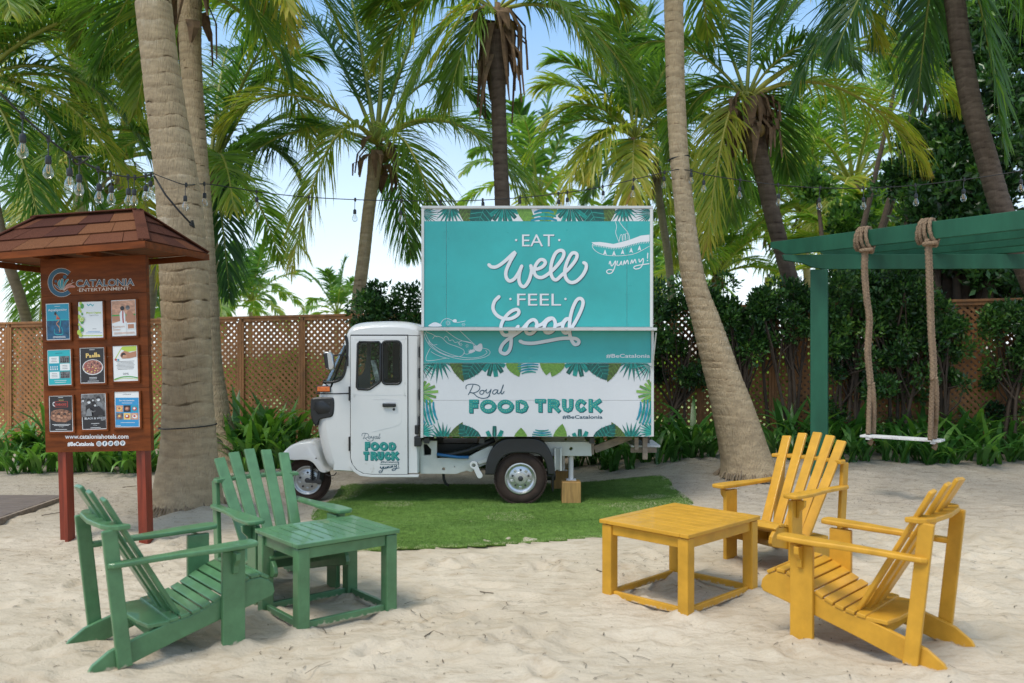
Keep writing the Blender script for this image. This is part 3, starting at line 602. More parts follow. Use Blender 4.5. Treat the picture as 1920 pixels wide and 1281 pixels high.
def d3(R, P, D, T, L, S):
    R(.02, .02, .98, .98, PCH, e); R(.02, .56, .98, .60, LEA, 2*e); R(.02, .42, .98, .56, SKN, 2*e); P([(.02, .02), (.98, .02), (.98, .36), (.35, .42), (.02, .36)], PAP, 3*e)
    P([(.36, .32), (.34, .62), (.40, .70), (.52, .70), (.57, .60), (.56, .32)], PAP, 4*e); D(.46, .77, .085, BLK, 5*e, .062); P([(.62, .36), (.62, .60), (.68, .70), (.80, .70), (.92, .56), (.94, .36)], SKN, 4*e); D(.68, .78, .085, GRY, 5*e, .062)
    S([(.48, .68), (.47, .52), (.48, .38)], .05, RED, 6*e); P([(.40, .02), (.38, .36), (.60, .36), (.60, .02)], PAP, 7*e)
    T('Romantic', .05, .24, .55, .30, PCH, 8*e); T('Dinner', .05, .16, .36, .22, PCH, 8*e); R(.62, .18, .95, .34, PAP, 8*e); R(.66, .20, .91, .32, SKN, 9*e); L(.05, .95, .10, .07, 2, PCH, 8*e)
def d4(R, P, D, T, L, S):
    R(.03, .02, .97, .98, TUR, e); L(.35, .65, .90, .90, 1, DBL, 2*e)
    for k, (y, a) in enumerate([(.62, 0), (.41, 1), (.19, 0)]):
        x0, x1 = ((.08, .49), (.53, .94))[a]; R(x0, y, x1, y+.19, PAP, 2*e); L(x0+.08, x1-.08, y+.14, y+.05, 3, TXG, 3*e)
        x0, x1 = ((.53, .94), (.08, .49))[a]; R(x0, y, x1, y+.19, (GRY, CYN, GRY)[k], 2*e)
        for q in range(4): D(x0+.06+q*.09, y+.11, .022, (BLK, PAP, BLK)[k], 4*e); P([(x0+.03+q*.09, y+.02), (x0+.09+q*.09, y+.02), (x0+.06+q*.09, y+.10)], (BLK, PAP, BLK)[k], 3*e)
    L(.25, .80, .13, .08, 2, PAP, 3*e)
def d5(R, P, D, T, L, S):
    R(.03, .02, .97, .98, BLK, e); L(.38, .62, .94, .94, 1, WHT, 2*e)
    for c, (a, b_) in zip(['P', 'a', 'e', 'l', 'l', 'a'], [(.25, .38), (.38, .48), (.49, .58), (.59, .64), (.65, .70), (.71, .83)]):
        hgt = .13 if c in 'Pl' else .075; y = .70+.012*(a*4); T(c, a, y, b_, y+hgt, GLD, 3*e, .035)
    D(.52, .45, .42, PAP, 2*e, .22); D(.52, .455, .39, FOO, 3*e, .20)
    for k in range(26): a = k*2.4; r = .07*math.sqrt(k); D(.52+r*math.cos(a), .455+.5*r*math.sin(a), .03, (GLD, BLK, RED, PCH, PCH)[k % 5], (4+k*.2)*e, .018)
    L(.35, .70, .16, .12, 2, WHT, 2*e); L(.28, .78, .06, .06, 1, WHT, 2*e)
def d6(R, P, D, T, L, S):
    P([(.03, .98), (.97, .98), (.97, .85), (.60, .82), (.35, .90), (.10, .62), (.03, .62)], LIM, e); P([(.03, .98), (.40, .98), (.28, .86), (.06, .62), (.03, .62)], PAP, 2*e)
    P([(.38, .64), (.30, .72), (.34, .80), (.48, .86), (.70, .80), (.96, .84), (.96, .68), (.66, .64)], SKN, 3*e); D(.44, .73, .10, BLK, 4*e, .075); P([(.38, .66), (.42, .74), (.56, .74), (.60, .66)], PCH, 5*e); D(.12, .62, .05, RED, 4*e, .03); D(.22, .61, .04, CYN, 5*e, .025)
    L(.10, .90, .56, .34, 7, GRY, e); T('20%', .38, .18, .62, .235, TXG, e, .02); S([(.03, .06), (.35, .12), (.70, .12), (.97, .08)], .03, LEA, e); S([(.03, .04), (.4, .085), (.97, .05)], .012, LIM, 3*e)
def d7(R, P, D, T, L, S):
    R(.03, .02, .97, .98, BLK, e); R(.25, .68, .80, .84, RED, 2*e); R(.275, .69, .775, .83, BLK, 3*e); T('KARAOKE', .31, .72, .74, .79, RED, 4*e, .04); S([(.24, .82), (.18, .80), (.18, .74), (.24, .71)], .025, WHT, 3*e); T('NOCHE', .42, .86, .62, .89, GLD, 3*e); L(.38, .62, .95, .95, 1, WHT, 3*e)
    P([(.05, .40), (.10, .56), (.22, .60), (.5, .63), (.8, .59), (.96, .52), (.93, .34), (.7, .26), (.3, .27), (.1, .33)], CRW, 2*e)
    for k, (x, y, r) in enumerate([(.42, .44, .075), (.68, .44, .075), (.20, .46, .05), (.87, .50, .045), (.54, .40, .05), (.3, .53, .035), (.56, .55, .035), (.78, .55, .03)]): D(x, y, r, SKN if k % 2 else PCH, (3+k)*e, r*.9); P([(x-r, y), (x-r*.8, y+r*.8), (x, y+r*1.1), (x+r*.8, y+r*.8), (x+r, y), (x+r*.5, y+r*.45), (x-r*.5, y+r*.45)], BLK, (12+k)*e)
    L(.10, .92, .20, .17, 2, WHT, 2*e); T('10:30pm', .42, .12, .62, .145, WHT, 2*e); L(.25, .75, .06, .06, 1, WHT, 2*e)
def d8(R, P, D, T, L, S):
    R(.03, .02, .97, .98, BLK, e); R(.03, .38, .97, .98, GRY, 2*e)
    for k, (x, y, r, sh) in enumerate([(.33, .80, .09, WHT), (.72, .86, .09, BLK), (.50, .84, .05, WHT), (.10, .84, .06, BLK), (.58, .70, .06, BLK)]):
        P([(x-r*1.6, .36), (x-r*1.7, y-r*1.6), (x-r*.5, y-r), (x+r*.5, y-r), (x+r*1.7, y-r*1.8), (x+r*1.5, .36)], (BLK, TXG, BLK, GRY, BLK)[k], (3+k)*e); D(x, y-.02, r*.8, sh if k == 0 else WHT, (9+k)*e, r*.62); P([(x-r, y-.02), (x-r*.8, y+r*.5), (x, y+r*.8), (x+r*.9, y+r*.5), (x+r, y-.03), (x+r*.3, y+.01)], BLK, (15+k)*e)
    P([(.20, .38), (.26, .56), (.36, .60), (.44, .50), (.46, .38)], TXG, 21*e); P([(.50, .38), (.54, .58), (.74, .66), (.90, .54), (.94, .38)], BLK, 22*e); S([(.40, .55), (.50, .50), (.60, .52)], .035, GRY, 24*e)
    T('BLACK & WHITE', .12, .285, .97, .345, WHT, 3*e, .02); T('PARTY', .78, .245, .95, .272, WHT, 3*e, .02); L(.36, .72, .165, .165, 1, WHT, 3*e); T('10:30pm', .46, .105, .62, .13, WHT, 3*e); L(.3, .8, .05, .05, 1, WHT, 3*e)
def d9(R, P, D, T, L, S):
    R(.03, .02, .97, .83, BLU, e); T('CATALONIA', .33, .91, .67, .94, TXG, e, .02); T('Que vivas experiencias', .18, .72, .80, .775, WHT, 3*e, .02); L(.28, .72, .68, .68, 1, WHT, 3*e)
    for r_ in range(2):
        for c in range(3):
            x, y = .06+c*.305, (.43, .215)[r_]; R(x, y, x+.28, y+.185, ((PCH, BLK, CYN), (GRY, GLD, PCH))[r_][c], 2*e); D(x+.14, y+.09, .095, ((GLD, FOO, RED), (FOO, RED, PAP))[r_][c], 3*e, .055); D(x+.13, y+.10, .05, ((FOO, PCH, PAP), (GLD, PAP, RED))[r_][c], 4*e, .03)
    L(.2, .85, .13, .13, 1, WHT, 3*e); L(.05, .25, .05, .05, 1, WHT, 3*e)
for k, (ci, ri, lab, dr) in enumerate([(0, 0, 'blue poster AquaSpinning', d1), (1, 0, 'white digital menu poster with lime slices', d2), (2, 0, 'peach romantic dinner poster', d3), (0, 1, 'turquoise poster with three rows of boxes', d4), (1, 1, 'black Paella poster with a round pan', d5),
        (2, 1, 'white and green poster reading 20%', d6), (0, 2, 'black karaoke poster', d7), (1, 2, 'black and white party poster', d8), (2, 2, 'blue poster with six dishes', d9)]):
    poster(ci, ri, lab, dr, [.0, -.02, .015, .01, -.01, .012, -.012, .015, -.02][k])
# lettering and emblem
mb = MB()
def kf(px, py, h): u, v = kpx(px, py); return K(u, v, h)
def shear(x0, y0, slope): return lambda x, y, h: kf(x, y+(x-x0)*slope, h)
f = lambda x, y, h: kf(x, y, h)
LM = [M['ink_white'], mat('board_navy', (.01, .075, .13), .4), mat('board_teal', (.02, .23, .27), .4), mat('board_coral', (.55, .16, .10), .4), mat('board_cream', (.62, .52, .42), .4)]
q = lambda x, y: (90+x/8.005, 495+y/8.005)        # coordinates measured on an enlargement of the board
tl = lambda s, x0, y0, x1, y1, dy, m, h, bold=0: put_text(mb, s, *q(x0, y0), *q(x1, y1), lambda a, b, hh: f(a, b+(a-q(x0, 0)[0])*dy, hh), h, m, bold)
LET_ = []
def part(nm):
    global mb
    LET_.append((nm, mb)); mb = MB()
tl('CATALONIA', 450, 241, 1320, 354, -.040, 4, .0006, .045); tl('CATALONIA', 458, 248, 1312, 347, -.040, 1, .0014, .012); part('title_lettering')
tl('·ENTERTAINMENT·', 474, 372, 1262, 422, -.052, 4, .0006, .008); part('subtitle_lettering')
put_text(mb, 'www.cataloniahotels.com', 124.7, 814.8, 242.4, 823.2, f, .0006, 0, .02); part('web_address')
put_text(mb, '#BeCatalonia', 129.5, 829, 179, 837.5, f, .0006, 0, .04)
part('hashtag_lettering')
arc = [(355+0, 120)]+[(235+175*math.cos(math.radians(a))*.98, 285+180*math.sin(math.radians(a))) for a in range(-48, -313, -12)]+[(362, 440)]
stroke(mb, [q(*p) for p in arc[1:-1]], 9.2, f, .0004, 4, 2, cap='flat', rise=.0002); stroke(mb, [q(*p) for p in arc[1:-1]], 7.9, f, .0010, 1, 2, cap='flat', rise=.0002)
def dsk(x, y, r, m, h, g=q):
    x, y = g(x, y); P = [f(x+r*math.cos(t*math.pi/9), y+r*math.sin(t*math.pi/9), h) for t in range(18)]; mb.add(P, [tuple(range(18))], m)
dsk(287, 200, 3.6, 1, .002); dsk(150, 268, 2.6, 1, .002)
for k, (P, m) in enumerate([([(240, 395), (190, 330), (180, 290), (215, 240), (225, 320)], 2), ([(250, 400), (225, 310), (235, 235), (268, 240), (262, 330)], 2), ([(262, 400), (275, 310), (310, 245), (350, 238), (300, 310)], 2), ([(268, 405), (300, 340), (360, 300), (400, 300), (330, 340)], 3), ([(275, 408), (330, 350), (400, 325), (445, 350), (350, 360)], 3), ([(230, 400), (170, 370), (125, 315), (180, 345), (215, 375)], 1)]):
    P = catmull([q(*p) for p in P], 4, True); mb.add([f(*p, .0026+k*.0003) for p in P], [tuple(range(len(P)))], m); stroke(mb, P, .45, f, .0046+k*.0002, 4, 0, True, rise=.0002)
stroke(mb, [q(405, 240), q(392, 265), q(405, 285), q(428, 280)], .5, f, .003, 4, rise=.0002)
part('emblem')
for k, x in enumerate([188, 198.9, 209.8, 220.8, 231.8]):       # round social icons
    dsk(x, 832.6-(k*.25), 4.9, 0, .0006, lambda a, b: (a, b))
    y = 832.6-k*.25
    if k == 0: stroke(mb, rrect(x-2.6, y-2.6, x+2.6, y+2.6, 1), .8, f, .0014, 1, 0, True, rise=.0001); stroke(mb, [(x+1.2*math.cos(t), y+1.2*math.sin(t)) for t in np.arange(0, 6.2, .6)], .7, f, .0014, 1, 0, True, rise=.0001)
    if k == 1: put_text(mb, 'f', x-1.8, y-3.2, x+1.9, y+3.3, f, .0014, 1, .05)
    if k == 2: stroke(mb, [(x-2.8, y-1.6), (x-.6, y+.2), (x+.4, y-2.0), (x+2.4, y-1.6), (x+.8, y+1.8), (x-2.4, y+2.2)], 1.4, f, .0014, 1, 4, rise=.0001)
    if k == 3: stroke(mb, rrect(x-2.6, y-.2, x+2.6, y+3, 1), 1.0, f, .0014, 1, 0, True, rise=.0001); stroke(mb, [(x-1.6, y-3.2), (x-1, y-1.8), (x-.4, y-3.2)], .6, f, .0014, 1, 0, rise=.0001); stroke(mb, [(x+.6, y-3), (x+.6, y-1.4), (x+1.6, y-1.4), (x+1.6, y-3)], .6, f, .0014, 1, 0, rise=.0001)
    if k == 4: stroke(mb, [(x-.6, y+3.4), (x, y-1.2)], 1.0, f, .0014, 1, 0, rise=.0001); stroke(mb, [(x-1.8, y+.2), (x-1.6, y-2.4), (x+.6, y-3), (x+2, y-1), (x+.6, y+1.2), (x-.4, y+.6)], 1.0, f, .0016, 1, 3, rise=.0001)
part('round_icons')
for nm_, m_ in LET_: m_.build(nm_, LM, kio)
# roof, in the board's own frame
zE, zR = 2.350, 2.685; ox0, ox1, oy0, oy1 = -.95, .60, -.30, .74; rx0, rx1, ry = -.62, .285, .18
zz = lambda x: zE+.032*(x+.1)
A_, B_, C_, D_ = (ox0, oy0, zz(ox0)), (ox1, oy0, zz(ox1)), (ox1, oy1, zz(ox1)), (ox0, oy1, zz(ox0)); E_, F_ = (rx0, ry, zR-.015), (rx1, ry, zR)
def on(f0, f1, g0, g1, s, t):          # quad patch with bottom edge f0-f1 and top edge g0-g1
    a = Vector(f0).lerp(Vector(f1), s); b = Vector(g0).lerp(Vector(g1), s); return a.lerp(b, t)
def shingles(f0, f1, g0, g1, rows_, n, nrm, seed):
    rs = random.Random(seed); nv = Vector(nrm).normalized()
    for r in range(rows_):
        cuts = [0]; x = rs.uniform(.06, .2)
        while x < .96: cuts.append(x); x += rs.uniform(.7, 1.25)/n
        cuts.append(1)
        for a, b in zip(cuts, cuts[1:]):
            t0, t1 = r/rows_-.012, min(1.0, (r+1.15)/rows_); lift0, lift1 = .016+rs.uniform(0, .003), .003
            P = [on(f0, f1, g0, g1, a+.002, t0), on(f0, f1, g0, g1, b-.002, t0), on(f0, f1, g0, g1, b-.002, t1), on(f0, f1, g0, g1, a+.002, t1)]
            V = [P[0]+nv*lift0, P[1]+nv*lift0, P[2]+nv*lift1, P[3]+nv*lift1, P[0]+nv*(lift0-.010), P[1]+nv*(lift0-.010), P[2]-nv*.004, P[3]-nv*.004]
            MB().add(V, [(0, 1, 2, 3), (7, 6, 5, 4), (0, 4, 5, 1), (1, 5, 6, 2), (2, 6, 7, 3), (3, 7, 4, 0)]).build('shingle', rs.choice(M['shingle']), kio)
MB().add([A_, B_, C_, D_, E_, F_], [(0, 1, 5, 4), (1, 2, 5), (2, 3, 4, 5), (3, 0, 4), (3, 2, 1, 0)]).build('roof_deck', M['mahog'], kio)
shingles(A_, B_, E_, F_, 3, 5, (0, -.32, .48), 3); shingles(B_, C_, F_, F_, 3, 3, (.32, 0, .315), 4); shingles(C_, D_, F_, E_, 3, 5, (0, .32, .56), 5); shingles(D_, A_, E_, E_, 3, 3, (-.32, 0, .33), 6)
cp = MB()
for a, b in ((B_, F_), (C_, F_), (A_, E_), (D_, E_), (E_, F_)): cp.bar(Vector(a)+Vector((0, 0, .014)), Vector(b)+Vector((0, 0, .016)), .085, .012)
cp.build('hip_cap', M['shingle'][0], kio, bevel=.003)
fa = [((ox0+ox1)/2, oy0-.009, zE-.028, ox1-ox0+.034, .018, .052), (ox1+.009, (oy0+oy1)/2, zE-.028, .018, oy1-oy0-.002, .052), ((ox0+ox1)/2, oy1+.009, zE-.028, ox1-ox0+.034, .018, .052), (ox0-.009, (oy0+oy1)/2, zE-.028, .018, oy1-oy0-.002, .052)]
for x, y, z, a, b, c in fa: MB().box((x, y, zz(x)-.028), (a, b, c), Matrix.Rotation(-.032, 3, 'Y') if a > .1 else None).build('fascia', M['mahog'], kio, bevel=.002)
for x in (-.40, .05): MB().box((x, (oy0+oy1)/2, zE-.035), (.05, oy1-oy0-.04, .04)).build('rafter', M['mahog'], kio)

# ------------------------------------------------------------------ green pergola with a rope swing
per = thing('pergola', 'green timber pergola at the right with a rope swing hanging from its front beam', 'pergola')
Ya, Yb = 10.25, 7.0
pA0 = Vector((3.02, 10.42, 0)); dA = Vector((1.40, -2.40, 0)).normalized(); nA = Vector((dA.y, -dA.x, 0))
GP = M['green_dark']
def beam(p0, L, z0, z1, th, name, prof_end=True, start=0.0):
    d = dA; h = z1-z0
    pr = [(0.0, h), (L, h), (L, 0), (.34, 0), (.22, .012), (.12, h*.42), (.03, h*.55), (0, h*.62)]
    pr = [(a+start, b) for a, b in pr]
    n2 = Vector((-d.y, d.x, 0))
    return MB().prism(pr, lambda a, b: p0+d*a-n2*th/2+Vector((0, 0, z0+b)), lambda a, b: p0+d*a+n2*th/2+Vector((0, 0, z0+b))).build(name, GP, per, bevel=.006)
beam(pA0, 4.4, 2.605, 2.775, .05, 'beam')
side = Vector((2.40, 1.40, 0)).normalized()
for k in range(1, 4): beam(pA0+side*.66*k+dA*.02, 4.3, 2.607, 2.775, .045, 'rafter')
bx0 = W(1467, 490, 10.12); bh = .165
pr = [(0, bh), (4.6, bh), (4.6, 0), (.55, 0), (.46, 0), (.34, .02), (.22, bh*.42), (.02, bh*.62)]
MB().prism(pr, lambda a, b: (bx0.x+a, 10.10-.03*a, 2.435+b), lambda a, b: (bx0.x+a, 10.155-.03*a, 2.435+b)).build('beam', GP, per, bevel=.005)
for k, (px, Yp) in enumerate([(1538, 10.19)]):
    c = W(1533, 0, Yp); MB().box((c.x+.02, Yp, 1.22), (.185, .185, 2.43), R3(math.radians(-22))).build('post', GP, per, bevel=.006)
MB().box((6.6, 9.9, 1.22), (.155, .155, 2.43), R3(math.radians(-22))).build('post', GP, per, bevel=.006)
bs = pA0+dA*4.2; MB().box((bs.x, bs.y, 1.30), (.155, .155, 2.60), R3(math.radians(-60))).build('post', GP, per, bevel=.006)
# swing
u1 = pA0+dA*1.28; u2 = pA0+dA*1.99
def onbeam(px):
    best = min((abs((pA0+dA*t).x/(pA0+dA*t).y-(px-CX)/FPX), t) for t in np.arange(0, 4, .005)); return pA0+dA*best[1]
r1, r2_ = onbeam(1621), onbeam(1739)
sw = thing('rope_swing', 'white plank swing on two thick brown ropes under the green pergola', 'swing', (0, 0, 0))
def rope(path, r, name, strands=3, pitch=.055):
    P = [Vector(p) for p in catmull(path, 10)]; L = [0]
    for a, b in zip(P, P[1:]): L.append(L[-1]+(b-a).length)
    mb = MB(); n = int(L[-1]/.0125)
    for s in range(strands):
        Q = []
        for k in range(n+1):
            l = L[-1]*k/n; i = min(max(j for j in range(len(L)) if L[j] <= l+1e-9), len(P)-2); f_ = (l-L[i])/(L[i+1]-L[i]); p = P[i].lerp(P[i+1], f_); d = (P[i+1]-P[i]).normalized()
            a_ = d.orthogonal() if abs(d.z) < .9 else Vector((1, 0, 0))-d*d.x; a_.normalize(); b_ = d.cross(a_); th = 2*math.pi*(l/pitch+s/strands)
            Q.append(p+(a_*math.cos(th)+b_*math.sin(th))*r*.52)
        mb.tube(Q, r*.56, 6)
    return mb.build(name, M['rope'], sw, smooth=True)
seat_z = .645
s1 = W(1633, 812, r1.y); s2 = W(1752, 820, r2_.y)
def ropeset(rp, px_path, sx):
    Yq = rp.y-.05
    for dx in (-.018, .020):           # the two lines twisted into one as far as the splice
        main = [W(x, y, Yq)+Vector((dx*.6, dx*.3, 0)) for x, y in px_path]
        rope(main, .028, 'rope')
    x, y = px_path[-1]; b = W(x, y, Yq)
    for dx in (-.012, .095):
        bot = W(sx+dx*150, 818, Yq+(.12 if sx > 1700 else 0)); rope([b+Vector((dx*.2, 0, .02)), b.lerp(bot, .35)+Vector((dx*.15, 0, 0)), Vector((bot.x, bot.y+dx*.8, seat_z+.02))], .027, 'rope')
    # turns round the beam
    for k, off in enumerate((-.07, -.025, .02, .065)):
        c = rp+dA*off; n2 = Vector((-dA.y, dA.x, 0)); Q = []
        for t in range(13):
            a = 2*math.pi*t/12; Q.append(c+n2*math.cos(a)*.052*(1.1 if abs(math.cos(a)) > .6 else 1)+Vector((0, 0, 2.69+math.sin(a)*.112))+dA*.02*math.sin(a+k))
        mb = MB(); rope(Q, .022, 'rope_wrap', pitch=.05)
    kn = [rp+Vector((math.cos(a)*.06, -.06+math.sin(a)*.045, 2.545+.012*a/3)) for a in np.arange(0, 7.5, .6)]; rope(kn, .022, 'rope_wrap')
ropeset(r1, [(1622, 468), (1621, 510), (1625, 560), (1630, 600), (1627, 660), (1631, 705), (1632, 722)], 1629)
ropeset(r2_, [(1740, 450), (1742, 500), (1744, 560), (1746, 620), (1750, 680), (1750, 712)], 1745)
a = W(1617, 817, r1.y-.02); b = W(1768, 822, r2_.y+.12); a.z = b.z = seat_z
sdv = (b-a).normalized()
for k in (-1, 0, 1): o_ = Vector((-sdv.y, sdv.x, 0))*k*.058; MB().bar(a+o_, b+o_, .054, .022).build('seat_board', M['seat_white'], sw, bevel=.003)
for p in (a.lerp(b, .10), a.lerp(b, .90)):
    MB().box(p-Vector((0, 0, .022)), (.04, .16, .02), R3(math.atan2(sdv.y, sdv.x))).build('batten', M['seat_white'], sw); mb = MB(); mb.tube([p+Vector((0, 0, -.03)), p+Vector((.01, 0, -.06)), p+Vector((-.01, 0, -.085))], [.028, .022, .03], 7); mb.build('knot', M['rope'], sw, smooth=True)
# ------------------------------------------------------------------ the three-wheeled food truck
YB, YC = 8.80, 8.90                    # near faces of the box and of the cab
trk = thing('food_truck', 'white three-wheeled food truck with a tall turquoise and white box printed with leaves', 'food truck')
S = YB/FPX                             # metres per photograph pixel on the box face
def TB(x, y, h): p = W(x, y, YB); return Vector((p.x, YB-h, p.z))
def TC(x, y, h): p = W(x, y, YC); return Vector((p.x, YC-h, p.z))
def z3(x, y): return (780+x/4.174, 370+y/4.174)
def z4(x, y): return (780+x/4.174, 590+y/4.174)
def panelbox(name, x0, y0, x1, y1, Yn, Yf, m, bev=.003, parent=trk):
    a = W(x0, y0, Yn); b = W(x1, y1, Yn); return MB().box(((a.x+b.x)/2, (Yn+Yf)/2, (a.z+b.z)/2), (abs(b.x-a.x), Yf-Yn, abs(a.z-b.z)), None).build(name, m, parent, bevel=bev)
DEP = 1.45
panelbox('box_body', 791, 389, 1225, 819, YB+.012, YB+DEP, M['trim'], .006)
# front skins: teal upper hatch in three sheets, teal band, white boards
for x0, x1 in ((794.5, 836.6), (837.1, 1175.3), (1175.8, 1219.5)): panelbox('hatch_sheet', x0, 391, x1, 613, YB+.004, YB+.0118, M['teal'], .0008)
panelbox('leaf_strip', 794.5, 391.2, 1219.3, 414.8, YB+.0036, YB+.0039, M['wrap'], 0)
panelbox('teal_band', 794.5, 620, 1220.5, 680.5, YB+.004, YB+.0118, M['teal'], .0008)
panelbox('white_board', 793.5, 681, 1221.5, 750.6, YB+.004, YB+.0118, M['wrap'], .0008); panelbox('white_board', 793.5, 751.2, 1221.5, 819, YB+.004, YB+.0118, M['wrap'], .0008)
panelbox('top_trim', 790, 386, 1224.5, 391, YB-.012, YB+DEP, M['alu'], .003)
panelbox('side_trim', 790, 391, 795, 613.6, YB-.010, YB+.0118, M['trim']); panelbox('side_trim', 1219, 391, 1224, 613.6, YB-.010, YB+.0118, M['trim'])
panelbox('side_trim', 788.5, 620.5, 793.6, 821, YB-.010, YB+.0118, M['trim']); panelbox('side_trim', 1221.3, 620.5, 1226, 819, YB-.010, YB+.0118, M['trim'])
shf = panelbox('fold_down_shelf', 783, 614.5, 1232, 620.2, YB-.15, YB+.004, M['alu'], .003)
for xx in (830, 890, 950, 1006, 1071, 1110, 1175, 1224): 
    p = W(xx, 617, YB-.15); mb = MB(); mb.lathe([(0, .0035), (.005, .003), (.007, 0)], p, (0, -1, 0), 8); mb.build('rivet', M['steel'], shf)
mb = MB(); a = W(1230, 624, YB-.12); b = W(1223, 690, YB-.02); mb.bar(a, b, .012, .012); mb.build('stay', M['alu'], trk)
for (x, y) in [(833.5, 434), (839.5, 434), (841.5, 447), (841.5, 453), (833.5, 494), (840, 494), (832.5, 537), (836, 552.5), (952, 435), (1063, 431), (951.5, 548.5), (1063, 550), (1179, 535), (1183, 535), (1173, 551), (1179, 551), (893.5, 608), (950, 608), (1119, 609), (1177.5, 608), (829.5, 537)]:
    p = W(x, y, YB+.004); mb = MB(); mb.lathe([(0, .003), (.0035, .0028), (.0065, 0)], p, (0, -1, 0), 8); mb.build('rivet', M['teal'], trk)
# ---- printed leaves (flat print), each a thin sheet of its own just above the skin
LP = [M[k] for k in ('L_dark', 'L_teal', 'L_green', 'L_olive', 'L_blue', 'L_vein', 'L_lime')]
pr = MB(); hh = [0.0]
def lf(P, m, box):
    P = clip_poly(P, *box)
    if len(P) > 2: hh[0] += .000010; pr.add([TB(x, y, -.004+.0008+hh[0]) for x, y in P], [tuple(range(len(P)))], m)
def ax_leaf(x, y, ang, L, wd, box, m, vein=5, tipw=.0, nv=7):
    c, s = math.cos(ang), math.sin(ang)
    prof = [(0, .25), (.06, .62), (.18, .95), (.35, 1), (.55, .85), (.75, .55), (.9, .25), (1, tipw)]
    P = [(x+c*L*a-s*wd*b/2, y+s*L*a+c*wd*b/2) for a, b in prof]+[(x+c*L*a+s*wd*b/2, y+s*L*a-c*wd*b/2) for a, b in prof[::-1]]
    lf(P, m, box)
    if vein is not None:
        g = lambda a, b: (x+c*L*a-s*wd*b, y+s*L*a+c*wd*b)
        lf([g(0, -.012), g(1, 0), g(0, .012)], vein, box)
        for k in range(1, nv):
            a = k/nv; e = (.45 if a < .6 else .45*(1.15-a)/.55)
            for sg in (-1, 1): lf([g(a*.85, 0), g(a*.85+.14, sg*e*.93), g(a*.85+.125, sg*e*.95), g(a*.85-.012, 0)], vein, box)
def fan(x, y, a0, a1, n, L, wd, box, m, m2=None, blunt=False):
    for k in range(n):
        a = math.radians(a0+(a1-a0)*k/max(1, n-1)); c, s = math.cos(a), math.sin(a); l = L*(1-.25*abs(2*k/max(1, n-1)-1))*random.uniform(.85, 1.05)
        g = lambda u, v: (x+c*l*u-s*v, y+s*l*u+c*v)
        P = [g(.05, 0), g(.6, wd/2), g(.97, wd/2*.95), g(1, wd/2*.8), g(1, -wd/2*.8), g(.6, -wd/2)] if blunt else [g(.05, 0), g(.45, wd/2), g(1, 0), g(.45, -wd/2)]
        mm_ = m if (m2 is None or k % 2) else m2; lf(P, mm_, box); 
        if wd > 3: lf([g(.05, 0), g(.6, wd*.12), g(.98, 0), g(.6, -wd*.02)], 0 if mm_ == 1 else 5, box)
def monstera(x, y, ang, L, wd, box, m, m2, n=7):
    c, s = math.cos(ang), math.sin(ang)
    for sg in (-1, 1):
        for k in range(n):
            a = k/n; e = math.sin(math.pi*(.12+.80*a))**.7*wd/2; g = lambda u, v: (x+c*u*L-s*v*sg, y+s*u*L+c*v*sg)
            P = [g(a, 0), g(a+.03, e*.5), g(a+.11, e), g(a+.11+.42/n, e*.97), g(a+.62/n+.03, e*.45), g(a+.85/n, 0)]
            lf(P, m if k % 2 else m2, box)
    lf([(x-s*.6, y+c*.6), (x+c*L, y+s*L), (x+s*.6, y-c*.6)], 5, box)
rd = math.radians
def mir(x): return 2008-x              # the print mirrors about the middle of the box
BX = (794.5, 392, 1219.2, 414.6)       # strip above the teal
for sgn in (0, 1):
    fx = (lambda x: x) if sgn == 0 else (lambda x: mir(x)+6); fa_ = (lambda a: a) if sgn == 0 else (lambda a: 180-a)
    fan(fx(792), 400, fa_(-50), fa_(60), 13, 40, 2.2, BX, 0, 1); fan(fx(845), 386, fa_(150), fa_(40), 9, 48, 5, BX, 1, 0)
    ax_leaf(fx(868), 380, rd(fa_(70)), 60, 26, BX, 3, 2); ax_leaf(fx(915), 372, rd(fa_(112)), 78, 46, BX, 0, 5)
    fan(fx(945), 384, fa_(160), fa_(30), 8, 45, 8, BX, 1, 0, True); ax_leaf(fx(975), 380, rd(fa_(62)), 60, 26, BX, 2, 6, nv=5)
monstera(1020, 384, rd(90), 52, 50, BX, 4, 1)
BT = (794, 681.2, 1221.2, 760)         # hanging from the teal band
for sgn in (0, 1):
    fx = (lambda x: x) if sgn == 0 else mir; fa_ = (lambda a: a) if sgn == 0 else (lambda a: 180-a)
    fan(fx(822), 668, fa_(150), fa_(38), 9, 56, 5.5, BT, 1, 0); fan(fx(789), 683, fa_(-10), fa_(88), 10, 42, 2.0, BT, 0, 5)
    ax_leaf(fx(850), 664, rd(fa_(70)), 56, 26, BT, 3, 2); ax_leaf(fx(897), 664, rd(fa_(118)), 56, 42, BT, 0, 5)
    fan(fx(925), 672, fa_(150), fa_(35), 6, 40, 9, BT, 1, 0, True); ax_leaf(fx(958), 672, rd(fa_(66)), 38, 28, BT, 2, 6, nv=5)
ax_leaf(1028, 668, rd(96), 36, 30, BT, 2, 6, nv=5); monstera(988, 668, rd(84), 32, 40, BT, 4, 1)
BSd = (794, 690, 1221.2, 818.6)
